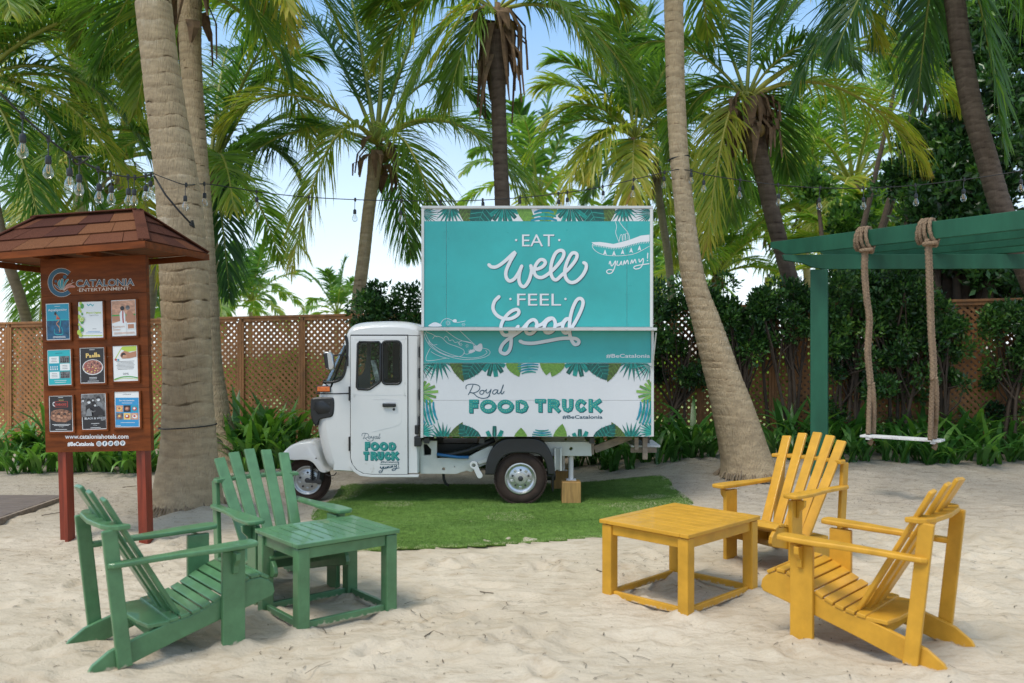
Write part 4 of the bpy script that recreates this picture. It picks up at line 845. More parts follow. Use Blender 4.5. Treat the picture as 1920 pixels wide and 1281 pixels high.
for sgn in (0, 1):
    fx = (lambda x: x) if sgn == 0 else (lambda x: mir(x)+6); fa_ = (lambda a: a) if sgn == 0 else (lambda a: 180-a)
    fan(fx(786), 737, fa_(-80), fa_(70), 9, 34, 5.5, BSd, 2, 6, True); monstera(fx(782), 778, rd(fa_(-12)), 36, 50, BSd, 4, 1, 6)
    fan(fx(788), 812, fa_(-75), fa_(20), 9, 36, 3.2, BSd, 1, 5)
    fan(fx(832), 828, fa_(-150), fa_(-50), 8, 42, 5.0, BSd, 1, 0); ax_leaf(fx(846), 832, rd(fa_(-62)), 46, 22, BSd, 3, 2); ax_leaf(fx(893), 836, rd(fa_(-128)), 52, 38, BSd, 0, 5)
    fan(fx(927), 838, fa_(-140), fa_(-40), 5, 38, 8, BSd, 1, 0, True)
ax_leaf(976, 832, rd(-88), 30, 26, BSd, 2, 6, nv=5); monstera(1016, 834, rd(-90), 28, 38, BSd, 4, 1); ax_leaf(1048, 832, rd(-80), 38, 26, BSd, 2, 6, nv=5)
pr.build('printed_leaves', LP, trk)
# ---- lettering
ink = MB(); IM = [M['ink_white'], M['ink_navy'], M['ink_teal'], M['ink_dteal'], M['ink_dot']]
def both(fn, lt=0):                    # navy drop shadow, then the white stroke
    fn(lambda x, y, h: TB(x+1.1, y+1.0, -.004+.0006+h*.6), 1, .0002); fn(lambda x, y, h: TB(x, y, -.004+.0034+h), 0, .001)
ST = [
 [z3(*p) for p in [(570, 528), (592, 545), (632, 543), (690, 505), (775, 430), (738, 500), (706, 575), (706, 625), (730, 655), (768, 640), (803, 590), (828, 538)]],
 [z3(*p) for p in [(828, 538), (810, 595), (806, 650), (822, 690), (850, 698), (882, 655), (900, 600), (905, 562), (898, 535)]],
 [z3(*p) for p in [(900, 558), (945, 562), (988, 545), (1012, 515), (1000, 492), (968, 492), (935, 535), (925, 585), (945, 620), (985, 628), (1035, 600), (1095, 545), (1145, 480), (1158, 440), (1145, 418), (1115, 420), (1085, 450), (1060, 520), (1055, 590), (1072, 635), (1100, 645), (1140, 610), (1200, 555), (1250, 490), (1260, 450), (1240, 435), (1215, 445), (1185, 500), (1165, 570), (1172, 630), (1205, 665), (1250, 660), (1300, 615), (1330, 560), (1330, 525), (1312, 512)]],
 [z3(*p) for p in [(650, 778), (615, 815), (603, 870), (630, 920), (680, 948), (740, 950), (790, 925), (806, 898), (790, 878), (750, 890), (705, 930), (672, 985), (665, 1040), (690, 1078), (730, 1075), (770, 1045), (800, 1010)]],
 [z4(*p) for p in [(735, 130), (745, 200), (735, 270), (705, 305), (672, 300), (660, 275), (685, 225), (745, 175), (825, 120), (880, 60), (920, 40), (945, 65), (938, 115), (905, 148), (870, 145), (857, 110), (875, 65), (905, 42)]],
 [z4(*p) for p in [(940, 90), (985, 75), (1030, 35), (1070, 30), (1090, 65), (1080, 115), (1045, 142), (1012, 135), (1003, 100), (1022, 55), (1060, 30)]],
 [z4(*p) for p in [(1090, 85), (1140, 70), (1175, 35), (1205, 35), (1175, 40), (1150, 80), (1148, 125), (1172, 145), (1205, 120), (1245, 60), (1290, -30), (1308, -95), (1290, -125), (1260, -115), (1230, -60), (1208, 20), (1200, 110), (1208, 175), (1235, 228), (1262, 232), (1275, 212), (1258, 192), (1215, 185), (1130, 188), (1020, 208), (920, 224), (850, 222), (815, 208)]]]
for n_, P in enumerate(ST): both(lambda f, m, h: stroke(ink, P, 6.4, f, n_*.0004, m, 6, climb=.0032))
tf_ = lambda o, h: (lambda a, b, hh: TB(a+o, b+o, -.004+h))
for s, x0, y0, x1, y1 in (('EAT', 830, 291, 1082, 384), ('FEEL', 791, 755, 1135, 848)):
    put_text(ink, s, *z3(x0, y0), *z3(x1, y1), tf_(.8, .0012), 0, 1, .0); put_text(ink, s, *z3(x0, y0), *z3(x1, y1), tf_(0, .0026), 0, 0, .0)
def disc(cx, cy, r, m, F, h, n=12): ink.add([F(cx+r*math.cos(2*math.pi*t/n), cy+r*math.sin(2*math.pi*t/n), h) for t in range(n)], [tuple(range(n))], m)
TH = lambda a, b, h: TB(a, b, -.004+h)
for x, y in ((784, 335), (1121, 335), (739, 796), (1170, 796)): disc(*z3(x, y), 2.2, 0, TH, .0026); disc(z3(x, y)[0]+.8, z3(x, y)[1]+.8, 2.2, 1, TH, .0012)
YUM = [[(1512, 522), (1520, 500), (1530, 538), (1548, 520), (1562, 498), (1556, 545), (1535, 588), (1505, 597), (1492, 580), (1512, 566), (1545, 572)], [(1578, 500), (1572, 528), (1592, 530), (1608, 500), (1606, 528)], [(1620, 530), (1632, 496), (1636, 524), (1655, 492), (1662, 522)],
       [(1680, 520), (1690, 490), (1696, 516), (1714, 486), (1722, 514)], [(1745, 484), (1752, 508), (1778, 478), (1776, 520), (1755, 552), (1722, 562), (1705, 552), (1725, 536), (1824, 520)], [(1814, 438), (1812, 478)]]
def yummy(F, map_, wd, m, h):
    for P in YUM: stroke(ink, [map_(*p) for p in P], wd, F, h, m, 4, climb=.001)
    disc(*map_(1812, 496), wd*.65, m, F, h)
yummy(TH, z3, 1.9, 0, .0014)
put_text(ink, '#BeCatalonia', *z4(1488, 308), *z4(1832, 341), TH, .0014, 0, .02); put_text(ink, '#BeCatalonia', *z4(1146, 788), *z4(1460, 818), TH, .0016, 1, .02)
# fork and roll drawing
P = [z3(*p) for p in [(1372, 352), (1440, 350), (1500, 358), (1545, 366), (1600, 352), (1680, 330), (1760, 300), (1828, 292), (1828, 346), (1760, 350), (1690, 368), (1610, 392), (1540, 396), (1470, 384), (1400, 372)]]
ink.add([TH(x, y, .0014) for x, y in P], [tuple(range(len(P)))], 0)
for k in range(34): a = k/33; x = 1385+a*430; yb_ = float(np.interp(x, [1400, 1470, 1540, 1610, 1690, 1760, 1828], [370, 382, 394, 390, 366, 348, 344])); stroke(ink, [z3(x, yb_-4), z3(x+4, yb_+14)], .9, TH, .0012, 0, 0)
for P in ([(1385, 362), (1380, 385), (1400, 415), (1440, 440), (1500, 455), (1600, 458), (1700, 445), (1770, 415), (1828, 382)], [(1560, 190), (1570, 230), (1563, 275), (1575, 315), (1590, 350)], [(1590, 188), (1615, 225), (1650, 265), (1668, 300), (1672, 335)], [(1590, 345), (1600, 300), (1612, 295), (1614, 340)], [(1620, 340), (1622, 295), (1634, 292), (1636, 335)], [(1644, 335), (1640, 290), (1656, 285), (1660, 330)]):
    stroke(ink, [z3(*p) for p in P], .9, TH, .0010, 0)
for x, y in ((1480, 418), (1550, 425), (1618, 415), (1685, 402), (1750, 385)): ink.add([TH(*z3(*p), .0012) for p in ((x, y-10), (x+14, y+34), (x, y+24), (x-16, y+32))], [(0, 1, 2, 3)], 0)
# hot-dog line drawing
for P in ([(62, 150), (80, 200), (120, 255), (200, 305), (300, 340), (400, 352), (500, 342), (560, 322), (580, 295), (560, 272), (520, 262)], [(70, 140), (110, 215), (190, 275), (300, 320), (420, 340), (510, 328), (555, 300), (545, 280)], [(130, 190), (150, 170), (200, 180), (250, 225), (320, 250), (370, 275), (375, 305), (340, 328), (260, 322), (180, 290), (120, 240), (100, 200)],
          [(112, 262), (85, 315), (78, 350), (95, 362), (160, 355), (240, 340)], [(118, 290), (150, 310), (200, 330), (260, 345)], [(218, 185), (232, 170), (250, 182), (262, 205), (285, 198), (305, 218), (330, 215), (345, 240)], [(225, 120), (300, 175), (360, 205), (440, 225)], [(345, 128), (400, 180), (470, 245)],
          [(185, 92), (205, 50), (235, 32), (270, 38), (300, 58), (320, 62), (350, 58), (385, 50)], [(330, 230), (350, 208), (400, 212), (440, 225), (452, 250), (440, 285), (400, 310), (372, 300)], [(85, 100), (78, 125), (90, 140), (120, 150), (165, 175)], [(105, 200), (100, 225), (130, 238), (165, 234)]):
    stroke(ink, [z4(*p) for p in P], .85, TH, .0012, 0)
for k in range(10): a = k*.63; stroke(ink, [z4(252+8*math.cos(a), 66+8*math.sin(a)), z4(252+20*math.cos(a), 66+20*math.sin(a))], .6, TH, .0012, 0, 0)
for cx, cy in ((372, 78), (350, 235), (400, 245), (420, 285)):
    for k in range(6): a = k*1.05; stroke(ink, [z4(cx+5*math.cos(a), cy+5*math.sin(a)), z4(cx+14*math.cos(a), cy+14*math.sin(a))], .6, TH, .0012, 0, 0)
for P in ([(98, 92), (120, 70), (150, 60), (185, 72), (198, 92)], [(455, 245), (480, 242), (495, 228), (515, 230), (520, 262), (505, 288), (475, 285), (455, 270)], [(415, 285), (450, 272), (462, 288), (420, 305)], [(290, 42), (310, 36), (320, 52), (306, 62), (288, 56)]):
    P = catmull([z4(*p) for p in P], 3, True); ink.add([TH(*p, .0030) for p in P], [tuple(range(len(P)))], 0)
# ROYAL script and the bulb lettering
ROY = [[(392, 582), (392, 560), (412, 547), (450, 545), (485, 553), (500, 572), (488, 596), (455, 612), (425, 610)], [(446, 552), (432, 585), (410, 626)], [(432, 610), (455, 620), (478, 642), (515, 655), (550, 652), (578, 635)], [(520, 592), (503, 600), (500, 618), (515, 624), (530, 612), (530, 596), (520, 592), (535, 598), (548, 592)],
       [(552, 585), (548, 606), (562, 614), (582, 594), (588, 584), (580, 612), (565, 645), (550, 652)], [(640, 592), (620, 588), (603, 600), (600, 616), (615, 622), (634, 605), (642, 588), (636, 610), (644, 620), (660, 610)], [(660, 610), (675, 578), (684, 548), (670, 590), (666, 615), (676, 620), (690, 602)]]
LET = {'F': [[(0, 0), (0, 1)], [(0, 0), (.62, 0)], [(0, .48), (.55, .48)]], 'T': [[(0, 0), (.8, 0)], [(.4, 0), (.4, 1)]], 'R': [[(0, 0), (0, 1)], [(0, 0), (.45, 0), (.66, .09), (.7, .27), (.62, .44), (.42, .52), (0, .52)], [(.36, .52), (.74, 1)]],
       'D': [[(0, 0), (.35, 0), (.68, .14), (.84, .5), (.68, .86), (.35, 1), (0, 1), (0, 0)]], 'U': [[(0, 0), (0, .62), (.1, .88), (.38, 1), (.66, .88), (.76, .62), (.76, 0)]],
       'C': [[(.82, .16), (.62, .02), (.38, 0), (.12, .18), (0, .5), (.12, .82), (.38, 1), (.62, .98), (.82, .84)]], 'K': [[(0, 0), (0, 1)], [(.72, 0), (.06, .56)], [(.25, .42), (.76, 1)]],
       'O': [[(.5+.5*math.cos(t*math.pi/10), .5+.5*math.sin(t*math.pi/10)) for t in range(21)]]}
def biglet(ch, x0, x1, y0, y1, wd, F, h, dr=1.0, dot=.62):
    xs = max(p[0] for P in LET[ch] for p in P); X0, X1, Y0, Y1 = x0+wd/2, x1-wd/2, y0+wd/2, y1-wd/2
    mp_ = lambda p, o=0: (X0+(X1-X0)*p[0]/xs+o, Y0+(Y1-Y0)*p[1]+o)
    for P in LET[ch]:
        cl = P[0] == P[-1]; pts = P[:-1] if cl else P
        ext = lambda Q: Q if cl else [tuple(2*0+Q[0][i]-(Q[1][i]-Q[0][i])/math.dist(Q[0], Q[1])*wd*.5 for i in (0, 1))]+Q+[tuple(Q[-1][i]+(Q[-1][i]-Q[-2][i])/math.dist(Q[-1], Q[-2])*wd*.5 for i in (0, 1))]
        for k, o in enumerate((1.5*dr, .75*dr)): stroke(ink, ext([mp_(p, o) for p in pts]), wd*1.04, F, h+.0004*k, 3, 0, cl, cap='flat', rise=.0002)
        stroke(ink, ext([mp_(p) for p in pts]), wd, F, h+.0012, 2, 0, cl, cap='flat', rise=.0003)
    for P in LET[ch]:
        Q = [mp_(p) for p in P]; L = sum(math.dist(a, b) for a, b in zip(Q, Q[1:])); n = max(2, round(L/(wd*.62))); acc = 0; tgt = 0; 
        for k in range(n+(0 if P[0] == P[-1] else 1)):
            t = L*k/n; i = 0; s_ = t
            while i < len(Q)-2 and s_ > math.dist(Q[i], Q[i+1]): s_ -= math.dist(Q[i], Q[i+1]); i += 1
            d = math.dist(Q[i], Q[i+1]); u = s_/d; disc(Q[i][0]+(Q[i+1][0]-Q[i][0])*u, Q[i][1]+(Q[i+1][1]-Q[i][1])*u, dot, 4, F, h+.0028, 6)
for n_, P in enumerate(ROY): stroke(ink, [z4(*p) for p in P], 1.5, TH, .0014+.0002*n_, 1, climb=.001)
for ch, a, b in (('F', 415, 488), ('O', 500, 624), ('O', 636, 762), ('D', 778, 878), ('T', 930, 1014), ('R', 1030, 1126), ('U', 1142, 1228), ('C', 1244, 1326), ('K', 1350, 1452)):
    biglet(ch, z4(a, 0)[0], z4(b, 0)[0], z4(0, 665)[1] if ch in 'FOD' else z4(0, 660)[1], z4(0, 770)[1] if ch in 'FOD' else z4(0, 764)[1], 7.2, TH, .0014)
ink.build('printed_lettering', IM, trk)

# ---- cab
def resample(P, d):
    out = []; n = len(P)
    for i in range(n):
        a, b = P[i], P[(i+1) % n]; k = max(1, int(math.dist(a, b)/d)); out += [(a[0]+(b[0]-a[0])*j/k, a[1]+(b[1]-a[1])*j/k) for j in range(k)]
    return out
roofp = catmull([(641, 645), (647.5, 625), (655, 613), (668, 606.5), (690, 603.2), (720, 602), (750, 602.2), (770, 605), (783, 611), (788.5, 620)], 5)
lower = [(788.5, 640), (787.5, 760), (786, 886), (784, 890), (722, 890), (668, 889)]
nose = catmull([(660, 887), (640, 885.5), (624, 884.5), (612, 877), (604, 862), (597, 835), (592, 812), (590.5, 796), (591.5, 775), (592.5, 745), (597, 728), (603, 716)], 4)
OUT = roofp+lower+nose                 # clockwise in the picture; the open run nose[-1] -> roofp[0] is the windscreen
OUTm = [(TC(x, y, 0).x, TC(x, y, 0).z) for x, y in OUT]
nW = len(OUTm)
def inset(P, e):                       # e: list of distances per vertex
    n = len(P); o = []
    ar = sum(P[i-1][0]*P[i][1]-P[i][0]*P[i-1][1] for i in range(n)); sg = 1 if ar > 0 else -1
    for i in range(n):
        a, b, c = Vector(P[i-1]), Vector(P[i]), Vector(P[(i+1) % n]); d1, d2 = (b-a), (c-b)
        if d1.length < 1e-6: d1 = d2
        if d2.length < 1e-6: d2 = d1
        d = (d1.normalized()+d2.normalized()).normalized(); nrm = Vector((-d.y, d.x))*sg; p = b+nrm*e[i]; o.append((p.x, p.y))
    return o
CW = 1.22                              # cab width
ev = []
for (x, y) in OUT:
    front = 1-smooth((x-600)/60); topf = 1-smooth((y-603)/22)
    ev.append(float(.035+.075*front+.030*topf) if y < 884 else .02)
levels = [(0, 1.0), (.012, .62), (.035, .34), (.075, .13), (.14, 0)]
slices = [(d, k) for d, k in levels]+[(CW-d, k) for d, k in levels[::-1]]
V = []; F = []; GF = []
for d, k in slices:
    for (x, z) in inset(OUTm, [e_*k for e_ in ev]): V.append((x, YC+d, z))
for s_ in range(len(slices)-1):
    for i in range(nW):
        j = (i+1) % nW; fc = (s_*nW+i, s_*nW+j, (s_+1)*nW+j, (s_+1)*nW+i)
        (GF if i == nW-1 else F).append(fc)
cab = MB().add(V, F).build('cab_shell', M['white'], trk, smooth=True)
MB().add(V, GF).build('windscreen', M['glass'], cab, smooth=True)
I0 = inset(OUTm, ev)
Wm = lambda P: [(TC(x, y, 0).x, TC(x, y, 0).z) for x, y in P]
rim = catmull([(647.5, 629), (651, 640), (651, 664), (648, 690), (643, 706), (634, 714), (618, 717), (606, 716.5)], 4)
wq = Wm(rim)                           # inner edge of the windscreen on the side
win1 = Wm(rrect(672, 641, 713.5, 700, 3)[:])
win1 = Wm([(674, 641.5), (711, 641.5), (713.5, 644), (713.5, 715), (711, 718), (694, 729.5), (690, 730.5), (672, 729.5), (669.5, 726), (671.5, 645)]); win2 = Wm(rrect(717.5, 640, 752, 720, 7))
capP = I0[:len(roofp)+len(lower)+len(nose)-1]
# cap outline: inset outline from the roof round to the nose, closed along the windscreen rim
cap = [p for p in I0[1:-1]]+[wq[-1]]+wq[::-1][1:]
holes = [win1, win2]
def cap_plate(y, th, name, m, parent, flip=False):
    V, F = plate(cap, holes, th, 0); return MB().add([(v[0], y+v[2], v[1]) for v in V], F).build(name, m, parent)
cap_plate(YC+.004, .008, 'side_panel', M['white'], cab); hs_ = holes; cc = lambda H_: [(sum(p[0] for p in h)/len(h), sum(p[1] for p in h)/len(h)) for h in H_]; holes = [[(c[0]+(x-c[0])*1.10-.05, c[1]+(z-c[1])*1.15) for x, z in h] for h, c in zip(hs_, cc(hs_))][:1]+[[(c[0]+(x-c[0])*1.0+.01, c[1]+(z-c[1])*1.15) for x, z in h] for h, c in zip(hs_, cc(hs_))][1:]
cap_plate(YC+CW-.004, .008, 'side_panel', M['white'], cab); cap_plate(YC+CW-.012, .004, 'inner_trim', M['inner'], cab); holes = hs_; cap_plate(YC+.014, .004, 'inner_trim', M['inner'], cab)
gq = [I0[-1], I0[0]]+wq                # side part of the windscreen
V_ = [(x, YC+.003, z) for x, z in gq]; MB().add(V_, [tuple(range(len(V_)))]).build('windscreen', M['glass'], cab); MB().add([(x, YC+CW-.003, z) for x, z in gq], [tuple(range(len(V_)))]).build('windscreen', M['glass'], cab)
mb = MB(); mb.tube([(x, YC-.001, z) for x, z in wq], .014, 6); a = OUTm[-1]; b = OUTm[0]; mb.tube([(a[0], YC+.14, a[1]), (a[0], YC+CW-.14, a[1])], .016, 6); mb.tube([(b[0], YC+.14, b[1]), (b[0], YC+CW-.14, b[1])], .016, 6)
mb.tube([(wq[-1][0], YC-.001, wq[-1][1]), (I0[-1][0]-.01, YC+.005, I0[-1][1]), (a[0], YC+.14, a[1])], .015, 6); mb.tube([(I0[-1][0]-.004, YC+.004, I0[-1][1]), (I0[0][0], YC+.004, I0[0][1]+.01), (wq[0][0], YC, wq[0][1])], .011, 6)
mb.build('windscreen_seal', M['black'], cab, smooth=True)
# door
dr_o = catmull([(658.5, 630.5), (763.5, 630.5)], 1)+[(764, 888.5), (700, 888.5), (683, 887), (671, 881), (662.5, 871), (658.5, 858)]
gap = [(657, 628.8), (765.4, 628.8), (766, 890.6), (699, 890.8), (682, 889), (669, 882.8), (660.5, 872), (656.6, 858)]
def sideplate(P, hs, y, th, name, m, parent, bev=0, smoothd=False):
    V, F = plate([(TC(a, b, 0).x, TC(a, b, 0).z) for a, b in P], hs, th, bev, 1); return MB().add([(v[0], y-v[2], v[1]) for v in V], F).build(name, m, parent)
sideplate(gap, holes, YC-.002, .003, 'door_seal', M['black'], cab)
door = sideplate(dr_o, holes, YC-.008, .010, 'door', M['white'], cab, .0025); door['label'] = 'white cab door with two windows and the small truck logo'
fr_in = [win1, win2]
ro = catmull([(668, 637), (755, 637), (758, 640), (758, 735), (755, 738), (668, 738), (664, 734), (664, 641)], 1, True)
mb = MB()
for P in (win1, win2): mb.tube([(x, YC-.014, z) for x, z in P+[P[0], P[1]]], .0125, 6)
mb.build('window_seal', M['black'], cab, smooth=True)
for P in (win1, win2): V_ = [(x, YC-.004, z) for x, z in P]; MB().add(V_, [tuple(range(len(V_)))]).build('window_pane', M['glass'], cab); V_ = [(x, YC+CW, z) for x, z in P]; MB().add(V_, [tuple(range(len(V_)))]).build('window_pane', M['glass'], cab)
emb = MB()                             # pressed creases of the door skin
for P in ([(667, 740), (664, 736), (664, 641), (668, 637), (754, 637), (758, 641), (758, 734), (754, 740), (667, 740)], [(700, 749), (745, 749.5), (751, 753), (753, 760), (753, 786), (749, 795), (740, 799), (700, 809)], [(718, 755), (743, 754), (746, 758), (746, 770), (743, 774), (738, 774), (720, 764), (717, 760), (718, 755)]):
    stroke(emb, P, 1.7, lambda x, y, h: TC(x, y, .0128+h), 0, 0, 3, rise=.018)
emb.build('pressed_crease', M['white'], cab, smooth=True)
MB().box(TC(730.5, 759.6, .030), (.132, .030, .036)).build('door_handle', M['black'], cab, bevel=.008)
mb = MB(); mb.lathe([(.013, 0), (.013, .008), (.005, .010), (0, .006)], TC(739, 767.5, .012), (0, -1, 0), 12); mb.build('door_lock', M['dark_steel'], cab)
for y in (738+0, 832): mb = MB(); p = TC(655.4, y, .010); mb.box(p, (.013, .03, .14)); mb.build('hinge', M['black'], cab, bevel=.003)
sill = [(658, 866), (656.5, 874), (664, 884), (676, 891.5), (696, 894), (784, 894), (785, 890.5), (700, 890.5), (681, 888.6), (668, 881.5), (660.5, 871)]
V, F = plate(Wm(sill), (), .05, .003, 1); MB().add([(v[0], YC+.012+v[2], v[1]) for v in V], F).build('sill', M['white'], cab)
mb = MB(); stroke(mb, [(592.5, 738), (610, 738.5), (654, 737.5)], 1.7, lambda x, y, h: TC(x, y, .003+h), 0, 0, 0, rise=.004)
mb.tube([TC(654, 738, 0), TC(612, 738.5, .001), TC(603, 738.5, -.02), TC(596, 738.5, -.07), TC(592, 738.5, -.14), TC(592, 738.5, -CW+.14)], .006, 5); mb.build('nose_seam', M['black'], cab)
mb = MB(); stroke(mb, [(765.5, 629), (788, 629.5)], 1.2, lambda x, y, h: TC(x, y, .001+h), 0, 0, 0); stroke(mb, [(658, 628.2), (765, 628.2)], 1.4, lambda x, y, h: TC(x, y, .003+h), 0, 0, 0)
mb.build('roof_gutter', M['dark_steel'], cab)
# headlamp pod wrapped round the nose
pod = catmull([(583, 752), (586, 746.5), (600, 745), (620, 745), (626, 747.5), (627, 760), (625.5, 776), (620, 782.5), (604, 785), (597, 789), (593, 799), (589.5, 796), (585, 788), (582.5, 772)], 2, True)
pm = Wm(pod); V = []; F = []; n = len(pm)
cen = (sum(p[0] for p in pm)/n, sum(p[1] for p in pm)/n)
for d, k in ((-.012, .90), (-.004, 1.0), (.10, 1.0), (.28, .96)):
    for x, z in pm: V.append((cen[0]+(x-cen[0])*k+(0 if d < .1 else .004), YC+d, cen[1]+(z-cen[1])*k))
for s_ in range(3): F += [(s_*n+i, s_*n+(i+1) % n, (s_+1)*n+(i+1) % n, (s_+1)*n+i) for i in range(n)]
F += [tuple(range(n)), tuple(range(4*n-1, 3*n-1, -1))]
hl = MB().add(V, F).build('headlight_housing', M['black'], cab)
mb = MB(); c0 = TC(603, 764, .018)
mb.add([TC(591+30*a, 751+26*b, h) for a, b, h in ((0, .1, .014), (.5, 0, .014), (1, .5, .014), (.85, .9, .014), (.2, 1, .014), (-.1, .6, .014), (.35, .5, .045))], [(0, 1, 6), (1, 2, 6), (2, 3, 6), (3, 4, 6), (4, 5, 6), (5, 0, 6)]); mb.build('headlight_cover', M['black'], hl, smooth=True)
for y in (756, 774): mb = MB(); mb.lathe([(.008, 0), (.006, .004), (0, .003)], TC(618, y, .013), (0, -1, 0), 10); mb.build('screw', M['dark_steel'], hl)
V = [(TC(583, 768, 0).x-.002, YC+.02+.2*a, TC(0, 768, 0).z+.085*b) for a, b in ((0, -1), (1, -1), (1, 1), (0, 1))]; MB().add(V, [(0, 1, 2, 3)]).build('headlight_lens', M['lens'], hl)
MB().box(TC(607.5, 729.5, .004), (.128, .05, .052)).build('turn_signal', M['amber'], cab, bevel=.008)
ts = MB().box(TC(607.5, 729.5, .0), (.140, .05, .064)).build('signal_bezel', M['dark_steel'], cab, bevel=.006)
# mirror
Pm = [(616, 663.5), (617.5, 661.5), (626, 662.5), (628.5, 665), (631, 684), (630.5, 690), (627, 691), (621, 690), (619, 686)]
V, F = plate([(TC(a, b, 0).x, TC(a, b, 0).z) for a, b in Pm], (), .05, .012, 2); mir_ = MB().add([(v[0], YC-.16+v[2], v[1]) for v in V], F).build('mirror', M['chrome'], cab, smooth=True)
mb = MB(); V, F = plate([(TC(a+.5, b, 0).x, TC(a+.5, b, 0).z) for a, b in [(616, 664), (620, 663), (623, 689), (619.5, 687)]], (), .056, .012, 1); mb.add([(v[0]-.004, YC-.16+v[2], v[1]) for v in V], F); mb.build('mirror_rim', M['black'], mir_)
mb = MB(); mb.tube([TC(628, 667, .15), TC(640, 665, .13), TC(649, 667, .05), TC(651.5, 675, .0)], .007, 6); mb.box(TC(651.5, 677, .004), (.022, .02, .10)); mb.build('mirror_arm', M['black'], mir_)
# cab interior
mb = MB(); a = TC(765, 740, 0); b = TC(668, 880, 0)
mb.box(((a.x+b.x)/2, YC+CW/2, (a.z+b.z)/2-.06), (a.x-b.x-.02, CW-.1, a.z-b.z-.05)); mb.build('seat_box', M['dark_steel'], cab)
mb = MB(); c = TC(748, 700, 0); mb.box((c.x+.08, YC+CW/2, c.z), (.07, CW-.2, .36), Matrix.Rotation(rd(8), 3, 'Y')); c = TC(727, 728, 0); mb.box((c.x, YC+CW/2, c.z), (.36, CW-.2, .10)); mb.build('bench_seat', M['black'], cab, bevel=.02)
mb = MB(); p = TC(690, 742, 0); mb.tube([(p.x-.1, YC+.45, p.z-.1), (p.x+.02, YC+.45, p.z+.10)], .02, 8); mb.tube([(p.x+.02, YC+.15, p.z+.14), (p.x+.02, YC+.45, p.z+.12), (p.x+.02, YC+.75, p.z+.14)], .016, 8); mb.build('handlebar', M['black'], cab)
cp_ = MB(); n = 14
for k in range(n): 
    a = k/(n-1); x = TC(693+10*a, 0, 0).x+.01*math.sin(k*1.9); cp_.V += [(x-.0+.0, YC+.07+.02*math.sin(k*2.3), TC(0, 676, 0).z), (x+.06, YC+.07+.02*math.sin(k*2.3+1), TC(0, 727, 0).z)]
cp_.F = [(2*k, 2*k+2, 2*k+3, 2*k+1) for k in range(n-1)]; cp_.M = [0]*(n-1); cp_.build('draped_cloth', M['cloth'], cab, smooth=True)
mb = MB()
for x in (692, 716): p = TC(x, 685, 0); mb.box((p.x, YC+CW-.05, p.z), (.05, .03, .5))
mb.build('inner_pillar', M['inner'], cab)
# small logo on the door
ink = MB(); dz = lambda x, y: (640+x/12.807, 800+y/12.807); TD = lambda a, b, h: TC(a, b, .0165+h)
mp2 = lambda x, y: dz(500+(x-390)*1.475, 155+(y-545)*1.72)
for P in ROY: stroke(ink, [mp2(*p) for p in P], .75, TD, .0010, 1)
for ch, a, b in (('F', 572, 692), ('O', 706, 908), ('O', 922, 1122), ('D', 1145, 1318)): biglet(ch, dz(a, 0)[0], dz(b, 0)[0], dz(0, 362)[1], dz(0, 568)[1], 5.0, TD, .0008, .8, .36)
for ch, a, b in (('T', 535, 672), ('R', 705, 865), ('U', 872, 1022), ('C', 1038, 1190), ('K', 1205, 1382)): biglet(ch, dz(a, 0)[0], dz(b, 0)[0], dz(0, 594)[1], dz(0, 800)[1], 5.0, TD, .0008, .8, .36)
put_text(ink, '#BeCatalonia', *dz(950, 822), *dz(1395, 868), TD, .0008, 1, .01)
stroke(ink, [dz(935, 896), dz(1100, 902), dz(1210, 912), dz(1355, 892)], .9, TD, .0008, 3)
yummy(TD, lambda x, y: dz(935+(x-1510)*1.47, 985+(y-520)*1.52), 1.2, 1, .0010)
ink.build('door_lettering', IM, door)

